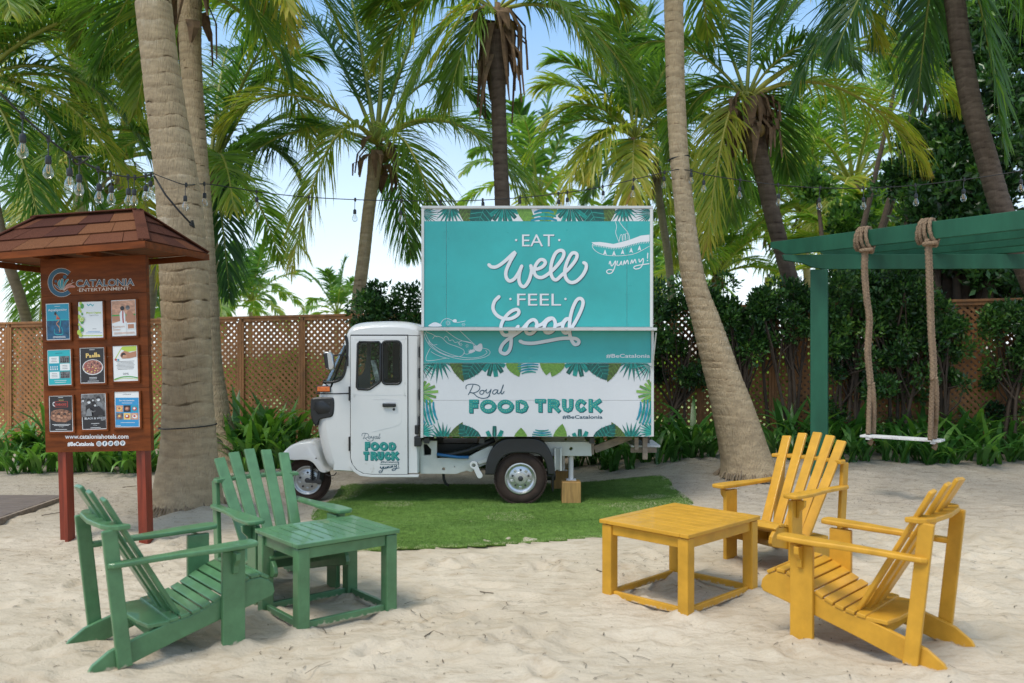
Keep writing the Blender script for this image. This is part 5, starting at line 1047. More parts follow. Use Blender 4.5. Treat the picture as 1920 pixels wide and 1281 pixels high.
# ---- wheels
def wheel(c, r, rr, wdt, name='wheel', near_=True, spokes=5):
    c = Vector(c); ax = (0, -1, 0); wh = bpy.data.objects.new(name, None); COL.objects.link(wh); wh.parent = trk
    h = wdt/2; mb = MB()
    mb.lathe([(rr, -h*.8), (rr+.02, -h*.95), (r-.05, -h), (r-.018, -h*.88), (r-.004, -h*.6), (r, 0), (r-.004, h*.6), (r-.018, h*.88), (r-.05, h), (rr+.045, h*1.02), (rr+.02, h*.95), (rr, h*.8)], c, ax, 56)
    for k in range(52):                # shoulder lugs
        a = 2*math.pi*k/52; d = Vector((math.cos(a), 0, math.sin(a)))
        mb.box(c+d*(r-.008)+Vector((0, -h*.80, 0)), (.016, .03, .026), Matrix.Rotation(-a, 3, 'Y')@Matrix.Rotation(.2, 3, 'Z'))
    mb.build('tyre', M['rubber'], wh, smooth=True, auto=40)
    mb = MB(); mb.lathe([(rr+.006, h*.86), (rr+.004, h*.98), (rr-.006, h*1.0), (rr-.012, h*.9), (rr-.016, h*.55), (rr-.030, h*.45), (rr-.038, h*.52), (rr-.060, h*.60), (rr*.42, h*.66), (rr*.40, h*.84), (rr*.30, h*.86), (.0, h*.86)], c, ax, 48)
    rm = mb.build('rim', M['steel'], wh, smooth=True, auto=50)
    mb = MB()
    for k in range(spokes):
        a = 2*math.pi*k/spokes+.3; d = Vector((math.cos(a), 0, math.sin(a)))
        mb.lathe([(0, .012), (.010, .011), (.012, 0)], c+d*rr*.55+Vector((0, -h*.64, 0)), ax, 8)
    mb.build('lug_nuts', M['dark_steel'], wh)
    mb = MB()
    for k in range(spokes):
        a = 2*math.pi*(k+.5)/spokes+.3; d = Vector((math.cos(a), 0, math.sin(a)))
        mb.box(c+d*rr*.60+Vector((0, -h*.63, 0)), (rr*.20, .010, rr*.20), Matrix.Rotation(-a, 3, 'Y'))
    mb.build('rim_pressing', M['steel'], wh, bevel=.005)
    mb = MB(); mb.lathe([(.026, h*.6), (.026, h*1.02), (.020, h*1.08), (0, h*1.08)], c, ax, 16); mb.build('hub_cap', M['dark_steel'], wh, smooth=True, auto=40); return wh
pw = W(976, 905, 8.90); wheel((pw.x, 8.97, .262-.006), .262, .152, .125); wheel((pw.x, 8.97+1.02, .262-.006), .262, .152, .125)
pf = W(576, 903, 9.50); zf = .243-.095; wheel((pf.x, 9.55, zf), .243, .148, .105)
# front fork and damper
mb = MB(); t0 = W(585, 862, 9.44); Q = [(t0.x+.022*math.cos(a)-.0, 9.46+.022*math.sin(a), t0.z-(a/(2*math.pi*11))*.22) for a in np.arange(0, 2*math.pi*11, .5)]; mb.tube(Q, .0042, 5); mb.tube([(t0.x, 9.46, t0.z+.05), (t0.x, 9.46, t0.z-.23)], .010, 8); mb.build('damper_spring', M['black'], trk, smooth=True)
mb = MB(); a1 = W(599, 903, 9.45); mb.bar((pf.x, 9.455, zf), (a1.x, 9.455, a1.z), .022, .035); mb.bar((a1.x, 9.46, a1.z), (a1.x+.03, 9.50, a1.z+.24), .04, .06); mb.lathe([(.03, 0), (.03, .02), (0, .022)], (a1.x, 9.445, a1.z), (0, -1, 0), 12); mb.build('fork_arm', M['dark_steel'], trk, bevel=.003)
mb = MB(); mb.tube([W(611, 890, 9.3), W(619, 893, 9.3), W(627, 891, 9.3), W(631, 886, 9.3)], .006, 6); mb.build('brake_hose', M['wire'], trk)
# front mudguard
top = catmull([(527, 857), (531, 849), (543, 837), (558, 830), (574, 827.5), (590, 826.5), (600, 840), (606, 858), (612, 874), (620, 882.5), (612, 884.5), (604, 882), (598, 875), (592, 868), (583, 862.5), (570, 860.5), (548, 861)], 3, True)
tm = [(W(x, y, 9.42).x, W(x, y, 9.42).z) for x, y in top]; n = len(tm); V = []; F = []
cen = (sum(p[0] for p in tm)/n, sum(p[1] for p in tm)/n)
for d, k in ((-.12, .90), (-.105, .96), (-.07, 1), (.20, 1), (.235, .96), (.25, .90)):
    for x, z in tm: V.append((cen[0]+(x-cen[0])*k, 9.48+d, cen[1]+(z-cen[1])*(k if z > cen[1] else 1)))
for s_ in range(5): F += [(s_*n+i, s_*n+(i+1) % n, (s_+1)*n+(i+1) % n, (s_+1)*n+i) for i in range(n)]
F += [tuple(range(n))[::-1], tuple(range(5*n, 6*n))]
MB().add(V, F).build('front_mudguard', M['white'], trk, smooth=True, auto=60)
mb = MB(); p = W(592.7, 859.5, 9.36); mb.lathe([(.009, 0), (.007, .004), (0, .004)], (p.x, 9.362, p.z), (0, -1, 0), 8); mb.build('mudguard_bolt', M['black'], trk)
# rear arch
za = lambda x, y: (760+x/3.84, 800+y/3.84)
arch = catmull([(583, 335), (588, 280), (605, 215), (640, 150), (690, 108), (745, 92), (840, 90), (930, 92), (990, 118), (1035, 180), (1062, 260), (1068, 335)], 3)+catmull([(1036, 335), (1020, 262), (985, 205), (930, 182), (840, 178), (765, 182), (705, 205), (660, 262), (636, 335)], 3)
V, F = plate([(TC(*za(x, y), 0).x, TC(*za(x, y), 0).z) for x, y in arch], (), .17, .012, 2); MB().add([(v[0], YC+.06+v[2], v[1]) for v in V], F).build('rear_mudguard', M['black'], trk)
# chassis
def TZ(x, y, h=0): return TC(*za(x, y), h)
def rail_(P, y, th, name, m, hs=(), bev=.004):
    V, F = plate([(TZ(*p).x, TZ(*p).z) for p in P], [[(TZ(*p).x, TZ(*p).z) for p in h_] for h_ in hs], th, bev, 1); return MB().add([(v[0], y+v[2], v[1]) for v in V], F).build(name, m, trk)
circ = lambda cx, cy, r, n=14: [(cx+r*math.cos(2*math.pi*t/n), cy+r*math.sin(2*math.pi*t/n)) for t in range(n)]
for yy in (YC+.10, YC+.95):
    rail_([(100, 112), (220, 112), (220, 235), (440, 235), (520, 190), (605, 150), (645, 150), (640, 215), (600, 268), (520, 300), (470, 332), (440, 322), (360, 347), (105, 345)], yy, .05, 'chassis_rail', M['chassis'], [circ(272, 313, 14), circ(351, 297, 7, 8), [(122, 130), (150, 130), (185, 170), (182, 215), (128, 218)]])
    rail_([(640, 160), (700, 190), (1000, 188), (1010, 120), (1340, 120), (1345, 218), (900, 218), (700, 230), (620, 260)], yy+.02, .05, 'chassis_rail', M['chassis'], [circ(1197, 168, 15)])
for x0 in (1075, 1117): rail_([(x0, 160), (x0+10, 160), (x0+10, 320), (x0, 320)], YC+.05, .05, 'bracket', M['chassis'], bev=.002)
rail_([(1082, 165), (1120, 165), (1120, 318), (1082, 318)], YC+.09, .03, 'bracket', M['chassis'], bev=.002)
rail_(catmull([(465, 275), (480, 255), (510, 258), (520, 285), (535, 320), (552, 345), (550, 366), (530, 372), (515, 355), (495, 310), (472, 295)], 2, True), YC+.03, .03, 'link_arm', M['white'], [circ(492, 281, 17)])
rail_([(520, 262), (600, 215), (640, 235), (575, 262), (530, 275)], YC+.06, .03, 'link_arm', M['chassis'], [], .003)
mb = MB(); mb.tube([TZ(225, 205, -.05), TZ(300, 215, -.05), (TZ(380, 226, -.05)), TZ(455, 226, -.05)], .016, 7); mb.build('blue_hose', mat('blue_hose', (.02, .13, .30), .5), trk, smooth=True)
mb = MB(); mb.tube([TZ(225, 218, -.09), TZ(330, 208, -.09), TZ(450, 180, -.09), TZ(560, 135, -.09), TZ(640, 100, -.09)], .030, 8); mb.tube([TZ(262, 345, -.2), TZ(266, 400, -.2), TZ(280, 435, -.2), TZ(303, 449, -.2)], .014, 7); mb.build('black_hose', M['wire'], trk, smooth=True)
mb = MB(); mb.tube([(pw.x, 9.0, .255), (pw.x, 9.95, .255)], .045, 10); mb.tube([TZ(1000, 380, -.25), TZ(1090, 380, -.25)], .05, 10); c = TZ(640, 330, 0); mb.box((c.x+.1, 9.5, c.z+.02), (.32, .5, .14)); c = TZ(180, 200, 0); mb.box((c.x+.15, 9.6, c.z-.05), (.6, .5, .22)); mb.build('axle_and_engine', M['black'], trk, bevel=.01)
a = W(792, 822, YC); b = W(1222, 822, YC); 
for x in (-.0, .25, .5, .75, 1.0): MB().box((a.x+.04+(b.x-a.x-.08)*x, YC+.68, a.z-.028), (.05, 1.3, .055)).build('cross_bearer', M['dark_steel'], trk)
mb = MB(); c = TZ(100, 125, 0); mb.box((c.x-.01, YC-.02, c.z+.03), (.07, .08, .10)); mb.box(TZ(85, 20, .02), (.04, .05, .09)); mb.build('latch', M['black'], trk, bevel=.008)
mb = MB()
for y in (660, 700, 740, 790): mb.box(TC(787.5, y, -.02), (.02, .04, .10))
mb.build('rear_hinge', M['black'], trk)
rail_([(1058, 330), (1076, 330), (1076, 480), (1068, 494), (1060, 480)], YC+.2, .01, 'mud_flap', M['black'], bev=.001)
for x0, yo in ((1201, .18), (1166, .85)):
    p = TZ(x0, 220, 0); q_ = TZ(x0, 362, 0); mb = MB(); mb.tube([(p.x, YC+yo, p.z), (p.x, YC+yo, .225)], .026, 12); mb.box((p.x, YC+yo, .2215), (.10, .10, .008)); mb.build('support_leg', M['white'], trk, smooth=False)
p = TZ(1197, 0, 0)
for k, (xx, yo, nm) in enumerate(((TZ(1197, 0, 0).x, .02, 'upright square timber block under the near support leg of the food truck'), (TZ(1150, 0, 0).x, .85, 'timber block under the far support leg of the food truck'))):
    yy = YC+yo+.09-(.0 if k else 0); g = hz(xx, yy)
    o = MB().box((xx, yy, (.215+g)/2+.004), (.19, .18, .215-g+.0)).build('timber_block', M['block'], None, bevel=.005); tag(o, nm, 'wooden block', 'timber blocks under the truck')
# rear step and its timbers
mb = MB(); mb.bar(TZ(1370, 178, -.15), TZ(1640, 78, -.15), .05, .075); mb.build('brace', M['greywood'], trk, bevel=.004)
MB().box(TZ(1353, 165, -.13), (.035, .06, .13)).build('brace', M['greywood'], trk, bevel=.004)
for x, y0, y1 in ((1665, 78, 170), (1727, 78, 238)): a = TZ(x, (y0+y1)/2, -.02); MB().box(a, (.048 if x > 1700 else .04, .04, (y1-y0)/3.84*YC/FPX)).build('step_hanger', M['greywood'], trk, bevel=.003)
a = TZ(1742, 150, -.22); MB().box((a.x+.0, a.y+.12, a.z-.0), (.29, .50, .022)).build('step_tread', M['seat_white'], trk, bevel=.004); MB().box((a.x-.02, a.y-.1, a.z-.04), (.26, .03, .05)).build('step_rail', M['greywood'], trk)
# ------------------------------------------------------------------ lattice fence
def fY(px): s = 118+(px-70)*(148-118)/1780; return FPX/(s*FPX/1867)*1.0
def fpt(px):                           # the fence line is straight on the ground
    a = W(18, 0, 13.9); b = W(1805, 0, 11.75); u = (px-CX)/FPX; t = (u*a.y-a.x)/((b.x-a.x)-u*(b.y-a.y)); return Vector((a.x+(b.x-a.x)*t, a.y+(b.y-a.y)*t, 0))
fen = thing('lattice_fence', 'long brown diagonal lattice fence behind the truck and the plants', 'fence')
f0 = fpt(18); fd = (fpt(1805)-f0).normalized(); fn = Vector((fd.y, -fd.x, 0)); pitch_f = .955; FR = Matrix.Rotation(math.atan2(fd.y, fd.x), 3, 'Z')
def ftop(px): return float(np.interp(px, [0, 600, 1800, 2100], [1.90, 2.0, 2.155, 2.19]))
nfp = 19; rise_ = .2/nfp
lat = None
def lattice_mesh(wd, ht):
    """two crossed layers of 45 degree laths clipped to a bay"""
    mb = MB(); p = .094; lw = .037
    for layer, sg in ((-.005, 1), (.005, -1)):
        n = int((wd+ht)/p)+2
        for k in range(n):
            c = k*p if sg > 0 else k*p-ht; hw = lw/2*math.sqrt(2)
            P = [(c-ht-hw-.2, ht+.2), (c+.2-hw, -.2), (c+.2+hw, -.2), (c-ht+hw-.2, ht+.2)] if sg > 0 else [(c-.2-hw, -.2), (c-.2+hw, -.2), (c+ht+.2+hw, ht+.2), (c+ht+.2-hw, ht+.2)]
            P = clip_poly(P, 0, 0, wd, ht)
            if len(P) > 2: mb.prism(P, lambda a, b: (a, layer-.0045, b), lambda a, b: (a, layer+.0045, b))
    o = mb.build('lattice_panel', M['cedar'], fen); o['kind'] = 'stuff'; return o
for k in range(-1, nfp):
    a = f0+fd*(pitch_f*k); b = f0+fd*(pitch_f*(k+1)); pxa = CX+FPX*a.x/a.y; zt = ftop(pxa); z0 = float(base_h(a.x, a.y))*.6-.12
    MB().box((a.x, a.y, (zt+z0)/2-.010), (.045, .070, zt-z0-.018), FR).build('fence_post', M['cedar'], fen, bevel=.005)
    if k < nfp-1:
        if lat is None: lat = lattice_mesh(pitch_f-.047, 2.12); o = lat
        else: o = lat.copy(); COL.objects.link(o)
        o.location = a+fd*.0235+Vector((0, 0, zt-.018-2.12)); o.rotation_euler = (0, 0, math.atan2(fd.y, fd.x)); o.parent = fen
        zb = ftop(CX+FPX*b.x/b.y); m_ = (a+b)/2
        mb = MB(); mb.bar((a.x, a.y, zt), (b.x, b.y, zb), .095, .034); mb.build('top_rail', M['cedar'], fen, bevel=.004)
        mb = MB(); mb.bar(Vector((a.x, a.y, zt-.040))+fd*.05+fn*.022, Vector((b.x, b.y, zb-.040))-fd*.05+fn*.022, .022, .044); mb.build('batten', M['cedar'], fen)
        for off in (.039, pitch_f-.039): c = a+fd*off+fn*.022; MB().box((c.x, c.y, (zt+z0)/2-.04), (.028, .022, zt-z0-.05), FR).build('batten', M['cedar'], fen)

# ------------------------------------------------------------------ leaves, shrubs, strap-leaved plants
def leaf_cloud(name, P, Nn, size, mt, parent, tint, rs, asp=.45, fold=.25):
    """P (n,3) leaf bases, Nn (n,3) rough outward directions; pointed folded leaves"""
    n = len(P); d = Nn+rs.normal(0, .75, (n, 3)); d /= np.linalg.norm(d, axis=1, keepdims=True)+1e-9
    r = rs.normal(0, 1, (n, 3)); s = np.cross(d, r); s /= np.linalg.norm(s, axis=1, keepdims=True)+1e-9; u = np.cross(s, d)
    L = (size*rs.uniform(.65, 1.25, n))[:, None]; w = L*asp
    V = np.stack([P, P+d*L*.5+s*w*.5+u*L*fold*.3, P+d*L, P+d*L*.5-s*w*.5+u*L*fold*.3], 1).reshape(-1, 3); b = np.arange(n)[:, None]*4
    F = np.concatenate([b+np.array([[0, 1, 2]]), b+np.array([[0, 2, 3]])])
    return npmesh(name, V, F, mt, parent, np.repeat(tint, 4))
def shrub(label, x, y, w, d, z0, z1, n, seed, size=.07, name='shrub', cat='shrub', group=None, low=.35):
    rs = np.random.default_rng(seed); t = thing(name, label, cat, (0, 0, 0), group); g = hz(x, y)
    k = max(10, int(w*(z1-z0)*26)); c = np.stack([rs.uniform(-w/2, w/2, k), rs.uniform(-d/2, d/2, k), z0+(z1-z0)*rs.beta(1.5, 1.15, k)], 1)
    lim = z0+(z1-z0)*(.72+.28*np.cos(c[:, 0]/w*math.pi)*1)+.0; lim += .18*N2(c[:, 0]*2.3+seed, c[:, 0]*0); c[:, 2] = np.minimum(c[:, 2], lim-rs.uniform(0, .15, k)); c += np.array([x, y, 0])
    mb = MB()
    for j in range(6):
        bx = x+rs.uniform(-w*.22, w*.22); by = y+rs.uniform(-.1, .15); e = c[rs.integers(k)]
        mid = (bx+(e[0]-bx)*.35+rs.uniform(-.08, .08), by, g+(e[2]-g)*.5); mb.tube(catmull([(bx, by, g-.05), mid, tuple(e)], 4), list(np.linspace(.028, .010, 9)), 6)
        for q in range(4): e2 = c[rs.integers(k)]; mb.tube([mid, tuple((np.array(mid)+e2)/2+rs.uniform(-.06, .06, 3)), tuple(e2)], [.012, .009, .005], 5)
    mb.build('stem', M['wood_dark'], t)
    w8 = rs.uniform(.4, 1.6, k); w8 /= w8.sum(); ci = rs.choice(k, n, p=w8); rad = rs.uniform(.08, .17, k)[ci][:, None]
    v = rs.normal(0, 1, (n, 3)); v /= np.linalg.norm(v, axis=1, keepdims=True); P = c[ci]+v*rad*rs.uniform(.5, 1.15, (n, 1)); nn = v+np.array([0, -.3, .5])
    tn = np.clip(.40+.22*rs.normal(0, 1, n)+.5*rs.normal(0, .3, k)[ci], 0, 1)
    o = leaf_cloud('foliage', P, nn, size, M['shrub'], t, tn, rs); o['kind'] = 'stuff'; return t
hed = 'leafy shrubs along the lattice fence'
def fx(px, dy): p = fpt(px); v = p+fn*dy; f = (px-CX)/FPX; return (f*(p.y-dy), p.y-dy)
for k, (px, w_, z0, z1, n, lab) in enumerate([
    (745, 1.15, .9, 2.42, 9000, 'dark green shrub rising behind the truck cab beside the turquoise box'),
    (1262, 1.15, 1.0, 2.50, 9000, 'dark shrub just right of the food truck box, behind the leaning palm trunk'),
    (1380, .9, 1.35, 2.45, 7500, 'glossy shrub between the leaning palm trunk and the green pergola post'),
    (1470, .7, 1.75, 2.42, 4200, 'small high tuft of shrub leaves left of the green pergola post'),
    (1602, .95, 1.05, 2.62, 9500, 'shrub directly behind the left rope of the swing'),
    (1690, 1.0, .7, 2.65, 10500, 'dense shrub between the two swing ropes'),
    (1770, .5, .9, 2.1, 3000, 'thin dark shrub right of the right swing rope'),
    (1905, .8, .6, 2.25, 7500, 'shrub at the right edge of the photo in front of the fence'),
    (1560, .5, .3, .8, 900, 'low dark shrub at the foot of the fence behind the green post')]):
    if px == 745: xx, yy = fx(px, 1.2)
    else: xx, yy = fx(px, .32)
    shrub(lab, xx, yy, w_, .45, z0, z1, n, 40+k, group=hed)
# bare branches in the hedge
# strap leaves
def strap_mesh(L, w, bend, twist, m, nseg=7):
    V = []; F = []; p = np.array([0., 0., 0.]); ang = math.radians(12)
    for k in range(nseg+1):
        t = k/nseg; ww = w*min(1, (.55+1.2*t))*(1-max(0, (t-.55)/.45)**1.7) if k < nseg else .0015
        c = twist*t; sx, sy = math.cos(c), math.sin(c)
        V += [(-ww/2*sx, p[1]-ww/2*sy, p[2]), (0, p[1]-.0, p[2]-ww*.12), (ww/2*sx, p[1]+ww/2*sy, p[2])]
        ang = math.radians(8)+bend*t**1.6; p = p+np.array([0, math.sin(ang), math.cos(ang)])*L/nseg
    for k in range(nseg): a = 3*k; F += [(a, a+1, a+4, a+3), (a+1, a+2, a+5, a+4)]
    me = bpy.data.meshes.new('leaf'); me.from_pydata(V, [], F); me.materials.append(m); me.polygons.foreach_set('use_smooth', [True]*len(F)); return me
rs = random.Random(11)
SM = [[strap_mesh(1, rs.uniform(.085, .13), rs.uniform(.3, 2.5), rs.uniform(-.7, .7), mt) for _ in range(8)] for mt in (M['strap'], M['strap2'])]
ORD = 'first second third fourth fifth sixth seventh eighth ninth tenth eleventh twelfth thirteenth fourteenth fifteenth sixteenth seventeenth eighteenth nineteenth twentieth'.split()
def strap_plant(label, x, y, h, n, group, light=0, z=None):
    g = hz(x, y) if z is None else z; t = thing('strap_leaf_plant', label, 'plant', (x, y, g-.02), group)
    for k in range(n):
        o = bpy.data.objects.new('leaf', rs.choice(SM[1 if rs.random() < light else 0])); COL.objects.link(o); o.parent = t
        a = rs.uniform(0, 6.28); s = h*rs.uniform(.7, 1.15); o.rotation_euler = (-rs.uniform(.0, .50), 0, a); o.scale = (s*.9*rs.uniform(.8, 1.2)*(.6/h)**.35, s, s); o.location = (rs.uniform(-.06, .06), rs.uniform(-.05, .05), 0)
GL = 'strap-leaved lily plants in the bed along the fence'
def plants(x0, x1, ys, hs, step, lab, light):
    for ri, (yy, h) in enumerate(zip(ys, hs)):
        px = x0+rs.uniform(0, step); cnt = 0; row = '' if len(ys) == 1 else ('front row, ', 'back row, ')[ri]
        while px < x1:
            p = W(px, 0, yy+rs.uniform(-.15, .15)); strap_plant(lab+', '+row+ORD[min(cnt, 19)]+' from its left', p.x, p.y, h*rs.uniform(.8, 1.2), rs.randint(12, 18), GL, light); cnt += 1; px += step*rs.uniform(.75, 1.25)
plants(-20, 262, (11.0, 11.7), (.62, .85), 25, 'light strap-leaved plant behind the noticeboard', .75)
plants(262, 300, (11.1,), (.55,), 30, 'strap-leaved plant between the noticeboard and the thick palm trunk', .7)
plants(425, 560, (11.4, 12.0), (.75, 1.0), 22, 'strap-leaved plant left of the truck', .5)
plants(640, 800, (11.9,), (.62,), 30, 'strap-leaved plant under the truck cab', .4)
plants(800, 1120, (11.6,), (.66,), 30, 'strap-leaved plant seen under the truck box', .3)
plants(1125, 1345, (11.0, 11.6), (.52, .75), 26, 'strap-leaved plant between truck and leaning palm', .15)
plants(1450, 1640, (10.95, 11.4), (.52, .72), 26, 'strap-leaved plant by the green post', .15)
plants(1650, 1960, (10.8, 11.3), (.55, .80), 27, 'strap-leaved plant behind the swing', .25)
for px, py, h in ((572, 720, 1.25), (480, 760, 1.0)):
    p = W(px, 0, 12.0); strap_plant('tall broad-leaved plant just left of the truck headlight' if px > 500 else 'tall broad-leaved plant in front of the fence behind the green chair', p.x, p.y, h, 9, None, .1)

# ------------------------------------------------------------------ coconut palms
def ring_trunk(path, parent, mt, seed, rings=.10, seg=20, rough=1.0, dz=.02):
    """path: (point, radius) control list bottom to top; growth rings as real steps"""
    rs = np.random.default_rng(seed); C_ = catmull([tuple(p)+(r,) for p, r in path], 10); A = np.array(C_); L = np.r_[0, np.cumsum(np.linalg.norm(np.diff(A[:, :3], axis=0), axis=1))]
    n = max(8, int(L[-1]/dz)); l = np.linspace(0, L[-1], n); Q = np.stack([np.interp(l, L, A[:, i]) for i in range(4)], 1)
    th = np.linspace(0, 2*math.pi, seg, endpoint=False); ln = VN(seed)
    bounds = [0]; 
    while bounds[-1] < L[-1]+1: bounds.append(bounds[-1]+rings*rs.uniform(.65, 1.4))
    bounds = np.array(bounds)
    LL = l[:, None]+.035*rough*(ln(np.cos(th)*1.3+5, np.sin(th)*1.3+5))[None, :]*1.5+.02*ln(l[:, None]*3, th[None, :]*1.2)
    LL = np.clip(LL, 0, bounds[-2]); i = np.searchsorted(bounds, LL, side='right')-1; ph = (LL-bounds[i])/(bounds[i+1]-bounds[i])
    low = 1-smooth(l/1.5)[:, None]
    rad = Q[:, 3][:, None]*(1+(.030*rough*(ph-.5)-.022*rough*np.exp(-(ph/.08)**2))*(1-.9*low))*(1+.03*ln(th[None, :]*1.5+7, l[:, None]*2.2)+.05*low*ln(th[None, :]*3, l[:, None]*3+9))
    V = np.stack([Q[:, 0][:, None]+np.cos(th)*rad, Q[:, 1][:, None]+np.sin(th)*rad, Q[:, 2][:, None]+0*rad], 2).reshape(-1, 3)
    a = np.arange(n-1)[:, None]*seg+np.arange(seg); b = np.arange(n-1)[:, None]*seg+(np.arange(seg)+1) % seg
    F = np.stack([a, b, b+seg, a+seg], 2).reshape(-1, 4)
    vis = np.clip(.6+1.3*ln(th[None, :]*1.7+3, l[:, None]*4+i*.37), 0, 1); sc = np.where(ph < .15, .36-.36*vis*(1-np.abs(ph/.15-.4)), .34+.38*ph)+.35*ln(th[None, :]*2, l[:, None]*1.5)+.2*ln(th[None, :]*5, l[:, None]*7)+.15*rs.random(i.max()+2)[i]
    sc = sc*(1-low*.85)+low*(.42+.3*ln(th[None, :]*6, l[:, None]*5)+.25*ln(th[None, :]*14, l[:, None]*3))*.9
    return npmesh('trunk', V, F, mt, parent, np.clip(sc, 0, 1).ravel(), smooth=True)
def frond(parent, base, tip, arch, age, Lm, n, seed, droop=1.0, start=.14, wd=.040, curl=0.0):
    rs = np.random.default_rng(seed); B = np.array(base, float); T = np.array(tip, float); D = T-B; dist = np.linalg.norm(D)
    C1 = B+D*.38+np.array([0, 0, arch*1.25]); C2 = B+D*.78+np.array([0, 0, arch*.95])
    def bz(t): t = np.asarray(t)[:, None]; return B*(1-t)**3+3*C1*t*(1-t)**2+3*C2*t*t*(1-t)+T*t**3
    def dz_(t): t = np.asarray(t)[:, None]; v = 3*(C1-B)*(1-t)**2+6*(C2-C1)*t*(1-t)+3*(T-C2)*t*t; return v/(np.linalg.norm(v, axis=1, keepdims=True)+1e-9)
    # rachis
    tt = np.linspace(0, 1, 14); R = bz(tt); mb = MB(); rad = .040*(1-tt)**.8*dist/3.4+.004; mb.tube(R, list(rad), 5); mb.T = list(np.clip(np.repeat(age*.9+.05*tt, 5), 0, 1))
    fr = mb.build('frond', M['rachis'], parent, smooth=True)
    # leaflets
    t = start+(1-start)*(np.arange(n)+.5)/n; t = np.repeat(t, 2); sg = np.tile([-1., 1.], n); t = np.clip(t+rs.normal(0, .003, 2*n), 0, .998); k = 2*n
    P = bz(t); Tn = dz_(t); up = np.array([0, 0, 1.]); S_ = np.cross(Tn, up); nl = np.linalg.norm(S_, axis=1, keepdims=True)
    hor = np.array([D[1], -D[0], 0.])/(math.hypot(D[0], D[1])+1e-6); S_ = np.where(nl > .25, S_/(nl+1e-9), hor)
    Nn = np.cross(S_, Tn); u = (t-start)/(1-start)
    ang = np.radians(30+36*u+rs.normal(0, 6, k)); prof = (.55+.75*np.sin(np.pi*np.clip(u*.86+.12, 0, 1))**.9)*(1-.55*np.clip((u-.8)/.2, 0, 1)); L = (Lm*prof*rs.uniform(.88, 1.1, k)/1.25)[:, None]
    lift = .30-.25*u
    d = (S_*sg[:, None])*np.cos(ang)[:, None]+Tn*np.sin(ang)[:, None]+Nn*(lift[:, None]+rs.normal(0, .06, (k, 1))); d /= np.linalg.norm(d, axis=1, keepdims=True)
    wv = Tn-d*np.sum(Tn*d, 1)[:, None]; wv /= np.linalg.norm(wv, axis=1, keepdims=True)+1e-9; wv = wv+Nn*rs.normal(0, .35, (k, 1)); 
    g = np.array([0, 0, -1.]); pts = [P]; dirs = d; ws = [.5, 1, .85, .5]; dr = (droop*rs.uniform(.55, 1.25, (k, 1)))
    for s_ in range(4): 
        dirs = dirs+g*dr*(.07+.11*s_); dirs = dirs+rs.normal(0, .055, (k, 3)); dirs /= np.linalg.norm(dirs, axis=1, keepdims=True); pts.append(pts[-1]+dirs*L*.25)
    VV = []
    for s_ in range(4): VV += [pts[s_]-wv*wd*ws[s_]/2, pts[s_]+wv*wd*ws[s_]/2]
    VV.append(pts[4]); V = np.stack(VV, 1).reshape(-1, 3); b = np.arange(k)[:, None]*9
    Fq = np.concatenate([b+np.array([[0, 2, 3, 1]]), b+np.array([[2, 4, 5, 3]]), b+np.array([[4, 6, 7, 5]]), b+np.array([[6, 8, 8, 7]])])
    F3 = np.concatenate([b+np.array([q_]) for q_ in ([0, 2, 3], [0, 3, 1], [2, 4, 5], [2, 5, 3], [4, 6, 7], [4, 7, 5], [6, 8, 7])])
    ti = age+rs.normal(0, .05, k)+.12*rs.normal(0, 1, k)*(rs.random(k) < .15)+.16*np.clip((u-.7)/.3, 0, 1)*(age > .3); ti = ti[:, None]+np.array([0, 0, 0, 0, .02, .02, .06, .06, .16])*(.4+age)
    keep = np.repeat((rs.random(k) > .05+.10*(age > .45)), 7); F3 = F3.reshape(7, k, 3).transpose(1, 0, 2).reshape(-1, 3)[keep]
    lf_ = npmesh('leaflets', V, F3, M['frond'], fr, np.clip(ti, 0, 1).ravel()); lf_['kind'] = 'stuff'; return fr
def boots(t, C, r, n, seed, mt=None, hang=0.5):
    rs = random.Random(seed); mb = MB()
    for k in range(n):
        a = rs.uniform(0, 6.28); l = rs.uniform(.25, .75)*hang*2; z = rs.uniform(-.45, .15)*hang*2; d = Vector((math.cos(a), math.sin(a), 0)); w_ = rs.uniform(.03, .11); p = C+d*r*.8+Vector((0, 0, z)); o_ = rs.uniform(.04, .22)
        sd = Vector((-d.y, d.x, 0)); P = [p, p+d*o_+Vector((0, 0, -l*.35)), p+d*o_*1.1+Vector((0, 0, -l))+sd*rs.uniform(-.08, .08)]
        V = []
        for q_, ww in zip(P, (1, .8, .15)): V += [q_-sd*w_*ww, q_+d*.02, q_+sd*w_*ww]
        mb.add(V, [(0, 1, 4, 3), (1, 2, 5, 4), (3, 4, 7, 6), (4, 5, 8, 7)])
    mb.build('dry_leaf_bases', M['boot'], t)
def nuts(t, C, n, seed, r=.09):
    rs = random.Random(seed)
    for k in range(n):
        a = rs.uniform(0, 6.28); p = C+Vector((math.cos(a)*rs.uniform(.15, .38), math.sin(a)*.28, -rs.uniform(.1, .5))); mb = MB(); mb.lathe([(0, r*1.15), (r*.5, r*1.02), (r*.9, r*.5), (r, 0), (r*.85, -r*.6), (r*.4, -r*1.05), (0, -r*1.1)], p, (rs.uniform(-.3, .3), rs.uniform(-.3, .3), 1), 10); mb.tube([p+Vector((0, 0, r)), C], .010, 5); mb.build('coconut', M['coconut'], t, smooth=True)
SEED = [500]
